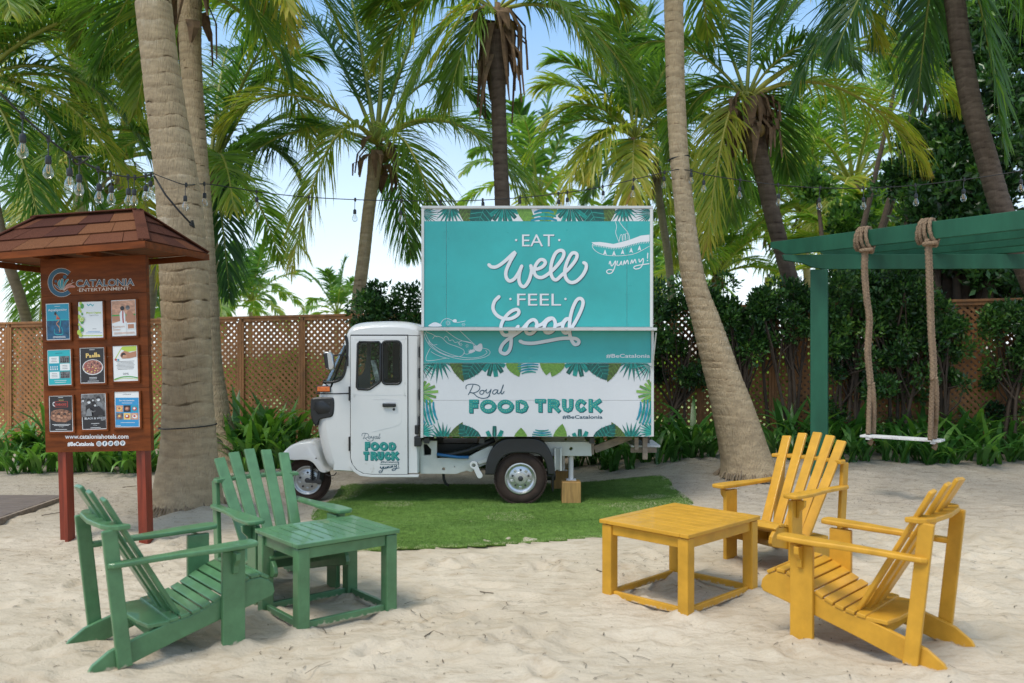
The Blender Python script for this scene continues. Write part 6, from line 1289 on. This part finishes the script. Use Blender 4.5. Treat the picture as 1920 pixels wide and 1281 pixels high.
def palm(label, pts, Y, Ycrown, crown, fronds=(), rnd=0, el=(-35, 80), L=3.6, Lm=.85, n=105, age=(.2, .6), mt=None, seg=18, dzt=.03, group='coconut palms', gz=None, bootn=14, nutn=0, rings=.11, wd=.040, az=(0, 360), rough=1.0, hang=.5, droop=1.0, roots=None):
    if Y < 19: n, wd = 105, .029
    elif Y < 30: n, wd = 70, .05
    mt = mt or M['bark']; t = thing('palm_tree', label, 'palm tree', (0, 0, 0), group)
    m_ = len(pts); path = []
    for i, (x, y, w_) in enumerate(pts):
        yy = Y+(Ycrown-Y)*i/max(1, m_-1); path.append((W(x, y, yy), w_/2*yy/FPX))
    if gz is not None:                 # carry the trunk down to the ground
        p0, r0 = path[0]; p1 = path[1][0] if m_ > 1 else p0; dd = (p0-p1); sl = dd.x/abs(dd.z+1e-6) if m_ > 1 else 0
        path.insert(0, (Vector((p0.x+min(.6, max(-.6, sl*.5*(p0.z-gz))), p0.y, gz-.15)), r0*1.25))
    ring_trunk(path, t, mt, SEED[0], rings, seg, rough, dzt)
    C = W(crown[0], crown[1], Ycrown); SEED[0] += 1
    if roots:                          # fringe of fibrous roots where the foot meets the sand
        rr_ = random.Random(SEED[0]); bx, by, r_ = roots; mb = MB()
        for k in range(90):
            a = rr_.uniform(0, 6.28); ra = r_*rr_.uniform(.86, .97); g = hz(bx, by); z = g+rr_.uniform(.03, .12); d = Vector((math.cos(a), math.sin(a), 0)); c_ = Vector((bx, by, 0))
            mb.tube([c_+d*(ra-.02)+Vector((0, 0, z)), c_+d*(ra+.025)+Vector((0, 0, g+.06)), c_+d*(ra+rr_.uniform(.05, .13))+Vector((0, 0, g-.02))], [.006, .009, .005], 4)
        o_ = mb.build('roots', M['root'], t); o_['kind'] = 'stuff'
    if bootn: boots(t, C, path[-1][1]*1.6+.04, bootn, SEED[0], hang=hang)
    if nutn: nuts(t, C, nutn, SEED[0])
    for f in fronds:
        x, y, dy, arch, ag = f[:5]; dr = f[5] if len(f) > 5 else droop; lm = f[6] if len(f) > 6 else Lm
        SEED[0] += 1; frond(t, C+Vector((0, 0, .02)), W(x, y, Ycrown+dy), arch, ag, lm, n, SEED[0], dr, wd=wd)
    rs = random.Random(SEED[0]); 
    for k in range(rnd):
        SEED[0] += 1; a = math.radians(az[0]+(az[1]-az[0])*((k*.618+.1*rs.random()) % 1)); f = (k+.5)/rnd; e = math.radians(el[1]+(el[0]-el[1])*f+rs.uniform(-8, 8)); l = L*rs.uniform(.85, 1.08)
        ag = age[0]+(age[1]-age[0])*f**1.3+rs.uniform(-.06, .06); tip = C+Vector((math.cos(a)*math.cos(e), math.sin(a)*math.cos(e), math.sin(e)))*l*.92
        frond(t, C, tip, l*(.10+.16*math.cos(e)), ag, Lm*rs.uniform(.85, 1.1), n, SEED[0], droop, wd=wd)
    return t
# T1 thick trunk by the noticeboard, crown above the frame
palm('palm with the thickest pale trunk, right beside the noticeboard', [(352, 985, 152), (352, 930, 128), (352, 880, 112), (354, 820, 100), (352, 740, 92), (350, 640, 88), (345, 520, 88), (338, 400, 84), (326, 300, 76), (311, 200, 71), (298, 100, 67), (287, 0, 65), (276, -120, 60), (268, -260, 54)], 8.45, 8.6, (262, -290), rnd=12, el=(-40, 70), L=3.6, seg=40, dzt=.012, rings=.15, rough=.8, age=(.3, .6), bootn=0, roots=(W(352, 0, 8.45).x, 8.45, .335))
# T2 slimmer trunk behind it
palm('slimmer palm trunk rising close behind the thickest one', [(412, 880, 128), (410, 862, 112), (406, 830, 88), (400, 790, 68), (396, 740, 58), (391, 680, 50), (388, 600, 45), (382, 480, 42), (376, 380, 40), (369, 280, 38), (362, 180, 38), (357, 90, 40), (356, 10, 44), (356, -25, 40)], 11.5, 11.9, (356, -10), rnd=11, el=(-30, 75), L=3.6, seg=26, dzt=.02, rings=.10, age=(.12, .5), mt=M['bark'], bootn=10,
     fronds=[(180, 150, .4, .9, .3), (545, 150, .3, .8, .2), (255, 215, .8, .7, .5), (640, 55, -.4, .9, .5), (500, 75, -.8, .6, .4), (760, 40, .2, 1.2, .45)])
# T3 the open palm left of the box
palm('palm with an open star-shaped crown and yellowing fronds, between the noticeboard and the turquoise box', [(664, 640, 26), (672, 560, 25), (682, 480, 24), (691, 400, 24), (700, 330, 25), (705, 290, 30)], 14.3, 14.3, (706, 272), gz=0, seg=16, bootn=16, nutn=3, n=80, Lm=1.0, wd=.048, hang=.35,
     fronds=[(412, 238, -.6, .75, .62, 1.0), (548, 20, .5, .5, .22, .6), (640, -90, .8, .2, .18, .5), (740, -110, 1.0, .2, .15, .5), (850, -60, .3, .45, .2, .7), (915, 232, .4, 1.05, .25, 1.1), (545, 512, -1.2, 1.25, .60, 1.5), (436, 322, .8, .55, .22, 1.3), (832, 492, -1.0, 1.0, .52, 1.3), (1015, 388, .5, 1.0, .50, 1.2), (985, 372, -1.2, .9, .45, 1.4), (770, 480, .9, .7, .3, 1.3)])
# T4 the dark palm behind the box
palm('dark-trunked palm straight behind the box, with a beard of dry brown leaf bases', [(943, 640, 31), (943, 480, 30), (942, 380, 29), (938, 300, 28), (935, 200, 28), (932, 110, 32), (930, 60, 36)], 12.0, 12.0, (930, 28), gz=0, mt=M['bark_dark'], seg=16, bootn=44, nutn=4, hang=.66, n=56, Lm=.85, wd=.042,
     fronds=[(742, 250, -.5, .75, .52, 1.4), (700, 130, .8, .8, .5, 1.3), (1215, 205, .4, .75, .45, 1.3), (1130, 130, -1.0, .65, .5, 1.3), (800, -90, .4, .2, .2), (1060, -80, .5, .3, .2), (930, -160, .5, .1, .15), (1180, 20, .6, .5, .5, 1.3), (690, 30, .5, .5, .4, 1.3), (840, 200, -.5, .5, .45, 1.5)])
# T6 leaning trunk at the right
palm('palm with a leaning grey-brown trunk and a flared foot, right of the food truck', [(1406, 893, 116), (1402, 870, 100), (1394, 840, 92), (1384, 800, 86), (1370, 750, 76), (1354, 700, 68), (1336, 640, 60), (1321, 590, 53), (1304, 540, 47), (1293, 480, 42), (1284, 400, 37), (1274, 300, 35), (1268, 200, 35), (1265, 100, 35), (1263, 0, 36), (1262, -120, 36)], 10.15, 10.3, (1262, -150), rnd=14, el=(-35, 70), L=3.6, seg=34, dzt=.014, rings=.095, age=(.4, .6), bootn=0, roots=(W(1405, 0, 10.15).x, 10.15, .335))
# T7
palm('curved palm behind the pergola post, its crown full of dry bases and olive fronds', [(1497, 640, 30), (1490, 560, 31), (1472, 490, 31), (1450, 410, 31), (1434, 340, 32), (1420, 280, 36), (1408, 235, 42)], 12.9, 12.9, (1400, 190), gz=0, mt=M['bark_dark'], seg=18, bootn=48, nutn=6, n=62, Lm=.90, wd=.045, hang=.45,
     fronds=[(1738, 322, .2, .85, .66, 1.5), (1325, 470, -.5, .9, .66, 1.2), (1800, 205, .6, 1.0, .55, 1.5), (1160, 110, .4, .6, .3, 1.2), (1290, -40, .5, .3, .25), (1420, -90, .6, .2, .2), (1560, -20, .4, .5, .25), (1250, 300, .6, .7, .4, 1.3), (1600, 120, -1.0, .6, .3, 1.5), (1370, 420, .8, .6, .4, 1.3), (1480, 330, 1.0, .6, .3, 1.4)])
# T8
palm('bare ringed trunk crossing behind the right end of the green pergola', [(1985, 640, 42), (1938, 540, 42), (1906, 460, 41), (1874, 380, 40), (1848, 290, 39), (1822, 200, 38), (1803, 100, 37), (1790, 0, 37), (1780, -110, 36)], 11.0, 11.0, (1778, -140), gz=.15, mt=M['bark_dark'], seg=24, dzt=.018, rings=.10, bootn=0, rnd=4, el=(20, 60), age=(.2, .4), L=3.2,
     fronds=[(1885, 290, -.4, .75, .22, .8), (1482, 190, -.3, .7, .12, 1.3), (1560, 120, -1.2, .6, .1, 1.3), (1640, 90, .5, .5, .2, 1.3), (1440, 60, .6, .7, .3, 1.3), (1990, 120, .2, .5, .3), (1720, 200, .6, .6, .2, 1.2)])
# left background crowns
palm('palm whose low crown with fruit stalks shows between the slim trunk and the open-crowned palm', [(398, 640, 30), (396, 500, 28), (394, 400, 28), (392, 370, 32)], 15.2, 15.2, (392, 338), gz=0, seg=12, dzt=.06, bootn=20, nutn=9, rnd=13, el=(-38, 80), L=3.3, age=(.15, .5), n=52, wd=.046,
     fronds=[(560, 330, .3, .7, .2, 1.4), (430, 560, -.6, .7, .1, 1.3), (500, 150, .4, .4, .15), (600, 115, .8, .8, .25)])
palm('palm with a pale trunk seen between the noticeboard and the thick trunk', [(274, 640, 22), (284, 520, 22), (262, 440, 22), (238, 372, 22), (225, 330, 26)], 17.5, 17.5, (222, 300), gz=0, seg=12, dzt=.06, bootn=10, rnd=17, el=(-55, 80), L=4.2, age=(.4, .75), mt=M['bark_pale'],
     fronds=[(20, 60, -1.5, .9, .6, 1.0), (60, 200, -.5, .9, .55, 1.1), (350, 120, .5, .8, .3)])
palm('palm at the left edge with long drooping fronds above the noticeboard roof', [(52, 640, 20), (38, 560, 20), (12, 480, 21), (-30, 300, 22), (-50, 200, 26)], 15.6, 13.6, (-55, 165), gz=0, seg=14, dzt=.05, bootn=10, rnd=9, el=(-50, 70), L=3.8, age=(.3, .65), n=60, wd=.044, az=(-80, 80), mt=M['bark_pale'],
     fronds=[(250, 190, .3, 1.2, .52, 1.0), (215, 500, -.6, 1.2, .28, 1.2), (95, 520, -.8, .9, .22, 1.2), (300, 330, .5, 1.1, .25, 1.2), (120, 40, .3, .6, .35, .8), (210, -40, .6, .5, .25)])
palm('dark palm behind the noticeboard roof whose fronds hang to the fence', [(120, 640, 26), (110, 520, 26), (100, 470, 30)], 18.5, 18.5, (98, 430), gz=0, seg=12, dzt=.08, bootn=16, rnd=20, el=(-65, 75), L=3.9, age=(.02, .45), n=46, wd=.055)
palm('tall palm filling the top left corner', [(150, 640, 26), (150, 300, 26), (140, 60, 26)], 21, 21, (135, 30), gz=0, seg=12, dzt=.1, bootn=8, rnd=15, el=(-45, 80), L=4.6, age=(.2, .62), n=46, wd=.06)
# middle and right background
palm('sunlit yellow-green palm just above the right half of the box', [(1190, 640, 17), (1192, 500, 17), (1186, 400, 17), (1180, 330, 18), (1184, 290, 22)], 20, 20, (1190, 262), gz=0, seg=12, dzt=.08, bootn=12, nutn=6, n=46, wd=.062, Lm=.95, mt=M['bark_pale'], rnd=6, el=(30, 80), L=3.0, age=(.3, .5),
     fronds=[(1008, 168, .5, .6, .58, 1.2), (985, 300, .3, .8, .5, 1.2), (1025, 232, -.5, .7, .62, 1.0), (1050, 385, -.8, .9, .66, 1.2), (1185, 385, -1, .5, .70, 1.0), (1300, 330, .3, .8, .62, 1.2), (1330, 230, .5, .8, .6, 1.1), (1100, 340, -1, .7, .62), (1260, 390, -.4, .7, .6), (1150, 90, .5, .3, .4), (1270, 120, .4, .4, .45)])
palm('thin palm behind the leaning trunk, right of the box', [(1264, 640, 15), (1255, 500, 15), (1243, 420, 15), (1233, 350, 16), (1230, 320, 20)], 22, 22, (1232, 305), gz=0, seg=10, dzt=.1, bootn=10, rnd=14, el=(-70, 70), L=3.0, age=(.1, .5), n=40, wd=.06, mt=M['bark_pale'])
palm('pale far palm above the swing, left of the dark tree', [(1600, 640, 15), (1605, 500, 15), (1602, 400, 16)], 23, 23, (1602, 352), gz=0, seg=10, dzt=.1, bootn=10, rnd=20, el=(-60, 80), L=3.9, age=(.42, .66), n=40, wd=.075)
palm('low pale far palm between the leaning trunk and the curved palm', [(1342, 640, 13), (1342, 560, 13)], 25, 25, (1343, 520), gz=0, seg=10, dzt=.12, bootn=8, rnd=18, el=(-30, 80), L=3.6, age=(.35, .6), n=38, wd=.08)
palm('far palm with spread fronds behind the pergola post', [(1520, 640, 14), (1512, 500, 14), (1508, 450, 14)], 26, 26, (1508, 400), gz=0, seg=10, dzt=.12, bootn=8, rnd=20, el=(-55, 80), L=4.0, age=(.4, .66), n=38, wd=.08)
palm('far palm with its crown level with the pergola beam', [(1440, 640, 13), (1440, 520, 13)], 28, 28, (1440, 430), gz=0, seg=10, dzt=.12, bootn=6, rnd=18, el=(-60, 80), L=4.0, age=(.38, .6), n=36, wd=.085)
palm('far low palm seen under the pergola beam', [(1640, 640, 13), (1640, 560, 13)], 21, 21, (1640, 540), gz=0, seg=10, dzt=.12, bootn=6, rnd=16, el=(-30, 80), L=2.8, age=(.4, .66), n=36, wd=.07)
for (x, y, Yf, L, lab, rn) in [(470, 565, 46, 3.6, 'small far palm standing on the skyline left of the open sky', 18), (408, 585, 42, 3.4, 'small far palm just right of the thick trunks on the skyline', 16), (632, 590, 52, 3.4, 'tiny far palm at the foot of the open-crowned palm', 14), (298, 575, 36, 3.4, 'small far palm between the noticeboard and the thick trunk on the skyline', 16), (1010, 372, 30, 4.0, 'far palm whose crown peeps over the top edge of the box', 16), (1232, 560, 40, 3.5, 'small far palm low beside the right edge of the box', 14), (820, 440, 40, 3.0, 'far palm hidden behind the left edge of the box', 0)]:
    if rn: palm(lab, [(x, 640, 8), (x, y+20, 8)], Yf, Yf, (x, y), gz=0, seg=8, dzt=.3, bootn=0, rnd=rn, el=(-40, 80), L=L, age=(.2, .62), n=30, wd=.12, Lm=.9)

# big dark broadleaved tree at the right and thickets beyond the fence
def broadleaf(label, base, blobs, n, size, seed, trunk_r=.2, tone=.35):
    rs = np.random.default_rng(seed); t = thing('broadleaf_tree', label, 'tree'); B = Vector(base); mb = MB()
    cs = []
    for (x, y, z, r) in blobs:
        mid = B.lerp(Vector((x, y, z)), .5)+Vector((rs.uniform(-.3, .3), rs.uniform(-.3, .3), rs.uniform(-.2, .4)))
        mb.tube(catmull([tuple(B), tuple(mid), (x, y, z)], 4), list(np.linspace(trunk_r*.55, .03, 9)), 7)
        k = int(16+r*r*22); v = rs.normal(0, 1, (k, 3)); v /= np.linalg.norm(v, axis=1, keepdims=True); cs.append(np.array([x, y, z])+v*r*rs.uniform(.35, 1.0, (k, 1))*np.array([1, .8, .85]))
        for q_ in range(5): e = cs[-1][rs.integers(k)]; mb.tube([(x, y, z), tuple((np.array([x, y, z])+e)/2+.1), tuple(e)], [.035, .02, .008], 5)
    mb.tube([B-Vector((0, 0, .2)), B+Vector((.05, 0, .6)), B+Vector((0, 0, 1.4))], [trunk_r*1.3, trunk_r, trunk_r*.8], 10)
    mb.build('trunk', M['wood_dark'], t, smooth=True)
    c = np.concatenate(cs); k = len(c); ci = rs.integers(0, k, n); rad = rs.uniform(.14, .34, k)[ci][:, None]; v = rs.normal(0, 1, (n, 3)); v /= np.linalg.norm(v, axis=1, keepdims=True); P = c[ci]+v*rad*rs.uniform(.4, 1.1, (n, 1))*np.array([1, 1, .7])
    tn = np.clip(tone+.2*rs.normal(0, 1, n)+.15*rs.normal(0, 1, k)[ci], 0, 1)
    o = leaf_cloud('crown', P, v+np.array([0, -.2, .6]), size, M['shrub'], t, tn, rs, asp=.5); o['kind'] = 'stuff'; return t
def blob(px, py, Y, r): p = W(px, py, Y); return (p.x, p.y, p.z, r)
broadleaf('large dark broadleaved tree filling the right edge above the pergola', (6.9, 14.4, 0), [blob(1890, 60, 15, 1.0), blob(1800, 110, 15.6, .7), blob(1905, 200, 14.6, 1.2), blob(1880, 330, 14.2, 1.1), blob(1790, 300, 15, .8), blob(1760, 390, 14.6, .75), blob(1860, 440, 14, 1.0), blob(1700, 330, 15.4, .45), blob(1940, 500, 14, 1.1), blob(1790, 470, 14.4, .7), blob(1840, 30, 16, .7), blob(1740, 250, 15.6, .45)], 46000, .13, 91, .32, .33)
broadleaf('dark broadleaved tree behind the fence between the swing ropes and the right edge', (6.1, 15.6, 0), [blob(1700, 500, 16, .9), blob(1780, 540, 15.5, .9), blob(1860, 560, 15, .8), blob(1630, 560, 17, .7), blob(1730, 590, 15, .6)], 17000, .13, 92, .22, .30)
broadleaf('lighter green bushy tree at the top right behind the dark fronds', (6.3, 19.0, 0), [blob(1745, 60, 19, .8), blob(1690, 110, 19, .5), blob(1800, 20, 19, .8), blob(1590, 420, 20, .5), blob(1530, 350, 20, .35)], 9000, .15, 93, .18, .75)
# bushes beyond the fence that show through the lattice
def thicket(label, px0, px1, Y, z1, n, seed, tone): 
    rs = np.random.default_rng(seed); t = thing('bush', label, 'bush'); a, b = W(px0, 0, Y).x, W(px1, 0, Y).x; k = int((b-a)*9); c = np.stack([rs.uniform(a, b, k), Y+rs.uniform(-.8, .8, k), rs.uniform(.1, 1, k)**.8*z1], 1); c[:, 2] *= .75+.5*N1(c[:, 0]*.6+seed, c[:, 0]*0)
    ci = rs.integers(0, k, n); v = rs.normal(0, 1, (n, 3)); v /= np.linalg.norm(v, axis=1, keepdims=True); P = c[ci]+v*.33*rs.uniform(.3, 1.1, (n, 1))
    mb = MB()
    for q_ in range(5): e = c[rs.integers(k)]; mb.tube([(e[0], Y, -.1), (e[0]+.1, Y, e[2]*.6), tuple(e)], [.05, .03, .015], 5)
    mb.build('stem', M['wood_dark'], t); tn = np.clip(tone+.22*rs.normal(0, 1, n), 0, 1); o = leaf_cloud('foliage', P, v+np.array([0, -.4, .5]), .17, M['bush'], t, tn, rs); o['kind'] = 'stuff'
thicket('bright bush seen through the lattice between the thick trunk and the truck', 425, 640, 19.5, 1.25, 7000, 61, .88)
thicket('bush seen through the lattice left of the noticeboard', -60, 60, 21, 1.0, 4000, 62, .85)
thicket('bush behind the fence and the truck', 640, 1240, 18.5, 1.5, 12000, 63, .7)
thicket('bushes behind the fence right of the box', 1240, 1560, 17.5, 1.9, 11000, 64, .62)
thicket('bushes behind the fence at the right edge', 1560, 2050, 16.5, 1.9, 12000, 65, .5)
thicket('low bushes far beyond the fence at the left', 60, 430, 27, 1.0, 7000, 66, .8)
# far white-roofed shelter showing as a low curve over the fence
p = W(62, 604, 30); sh = thing('parasol', 'grey rounded top of a far shelter just showing over the fence at the left', 'shelter', (p.x, 30, 0)); mb = MB(); mb.lathe([(.0, 2.38), (.25, 2.36), (.5, 2.27), (.62, 2.20), (.6, 2.17), (0, 2.18)], (0, 0, 0), (0, 0, 1), 20); mb.build('canopy', mat('grey_canvas', (.33, .33, .33), .8), sh, smooth=True); mb = MB(); mb.tube([(0, 0, 0), (0, 0, 2.2)], .04, 8); mb.build('pole', M['chassis'], sh)

# ------------------------------------------------------------------ ties and strings of bulbs
def trunk_ring(px, py, Y, r, nm, lab, tilt=0.0, m='wire', th=.006):
    c = W(px, py, Y); mb = MB(); Q = [(c.x+math.cos(a)*r, Y+math.sin(a)*r, c.z+tilt*math.cos(a)) for a in np.arange(0, 6.4, .2)]; mb.tube(Q, th, 6); o = mb.build(nm, M[m]); tag(o, lab, 'cable tie')
trunk_ring(352, 799, 8.48, .262, 'cable_tie', 'thin black tie round the lower part of the thickest palm trunk', .015)
trunk_ring(1273, 297, 10.28, .116, 'cable_tie', 'black cable tied round the leaning palm trunk at lamp height', .02, th=.010)
def string(label, pts, bulbs, r0, drop, size):
    """pts: (px, py, Y); bulbs: pixel x along the line"""
    t = thing('string_light', label, 'string lights'); C_ = catmull([tuple(W(*p)) for p in pts], 8); mb = MB(); mb.tube(C_, r0, 6); mb.build('cable', M['wire'], t, smooth=True)
    A = np.array(C_); px = CX+FPX*A[:, 0]/A[:, 1]; rs = random.Random(len(bulbs)); o_ = np.argsort(px); px = px[o_]; A = A[o_]
    for b in bulbs:
        x, d = b if isinstance(b, tuple) else (b, drop*rs.uniform(.85, 1.2))
        p = Vector([np.interp(x, px, A[:, i]) for i in range(3)]); s = size; sw_ = rs.uniform(-.01, .01)
        mb = MB(); mb.lathe([(0, .022), (.011, .02), (.013, -.01), (.008, -.022)], p, (0, 0, 1), 8); mb.tube([p, p+Vector((sw_, 0, -d*.5)), p+Vector((sw_, 0, -d))], .0035, 5); q_ = p+Vector((sw_, 0, -d))
        mb.lathe([(.004, .004), (.014, 0), (.018, -.012), (.0185, -.045), (.016, -.050), (.0, -.050)], q_, (0, 0, 1), 12); sk = mb.build('socket', M['black'], t, smooth=True, auto=40)
        mb = MB(); mb.lathe([(.013, -.050), (.015, -.058), (.026, -.080), (.0305, -.100), (.0285, -.118), (.018, -.132), (.006, -.137), (0, -.138)], q_, (0, 0, 1), 14); bl = mb.build('bulb', M['bulb'], sk, smooth=True)
        mb = MB(); mb.tube([q_+Vector((-.007, 0, -.055)), q_+Vector((-.008, 0, -.095)), q_+Vector((0, 0, -.105)), q_+Vector((.008, 0, -.095)), q_+Vector((.007, 0, -.055))], .0020, 4); mb.build('filament', M['filament'], bl)
    return t
string('string of clear bulbs at the top left, ending at the thickest trunk', [(-40, 130, 4.2), (0, 174, 4.6), (44, 218, 5.0), (93, 262, 5.3), (135, 293, 5.6), (185, 318, 6.2), (212, 327, 6.6), (240, 332, 7.0), (256, 333, 7.4), (272, 330, 7.8), (288, 326, 8.2)], [(42, .105), (91, .10), (130, .085), (150, .09), (184, .10), (207, .09), (240, .09), (253, .095), (273, .085), (283, .06)], .006, .09, 1)
mb = MB(); c = W(152, 300, 5.75); Q = [(c.x+.050*math.cos(a), c.y+.02*math.sin(a*2), c.z+.022*math.sin(a)+.012*math.cos(a)) for a in np.arange(0, 12, .4)]; mb.tube(Q, .006, 6); o = mb.build('cable_coil', M['wire'], None, smooth=True); tag(o, 'small coil of spare black cable hanging in the top-left light string', 'cable')
mb = MB(); mb.tube([W(289, 330, 8.19), W(310, 365, 8.18), (W(335, 395, 8.20)), W(362, 424, 8.28)], .009, 6); mb.tube([W(356, 420, 8.26), W(363, 426, 8.28), W(360, 414, 8.29)], .014, 6); o = mb.build('loose_cable', M['wire'], None, smooth=True); tag(o, 'black cable end running down across the thickest trunk', 'cable')
string('string of bulbs from thickest trunk to leaning palm, over the box', [(289, 326, 8.17), (320, 338, 8.16), (350, 347, 8.22), (384, 345, 8.8), (430, 351, 9.2), (500, 362, 9.5), (580, 370, 9.8), (680, 375, 9.95), (780, 377, 10.0), (860, 377, 10.05), (960, 372, 10.1), (1040, 364, 10.15), (1120, 352, 10.2), (1200, 334, 10.2), (1268, 318, 10.16)], [(349, .10), (383, .09), (481, .06), (579, .09), (666, .11), (752, .11), (826, .03), (905, .02), (975, .02), (1047, .07), (1064, .06), (1130, .05), (1188, .07), (1246, .05)], .0055, .08, 1)
string('string of bulbs from the leaning palm to the right edge above the pergola', [(1268, 318, 10.16), (1295, 320, 10.15), (1325, 328, 10.1), (1390, 338, 10.0), (1460, 347, 9.9), (1530, 352, 9.8), (1610, 353, 9.7), (1700, 349, 9.6), (1800, 338, 9.5), (1900, 323, 9.4), (1990, 305, 9.3)], [(1296, .02), (1320, .07), (1388, .08), (1459, .10), (1538, .11), (1619, .10), (1716, .09), (1808, .10), (1914, .09)], .0055, .09, 1)
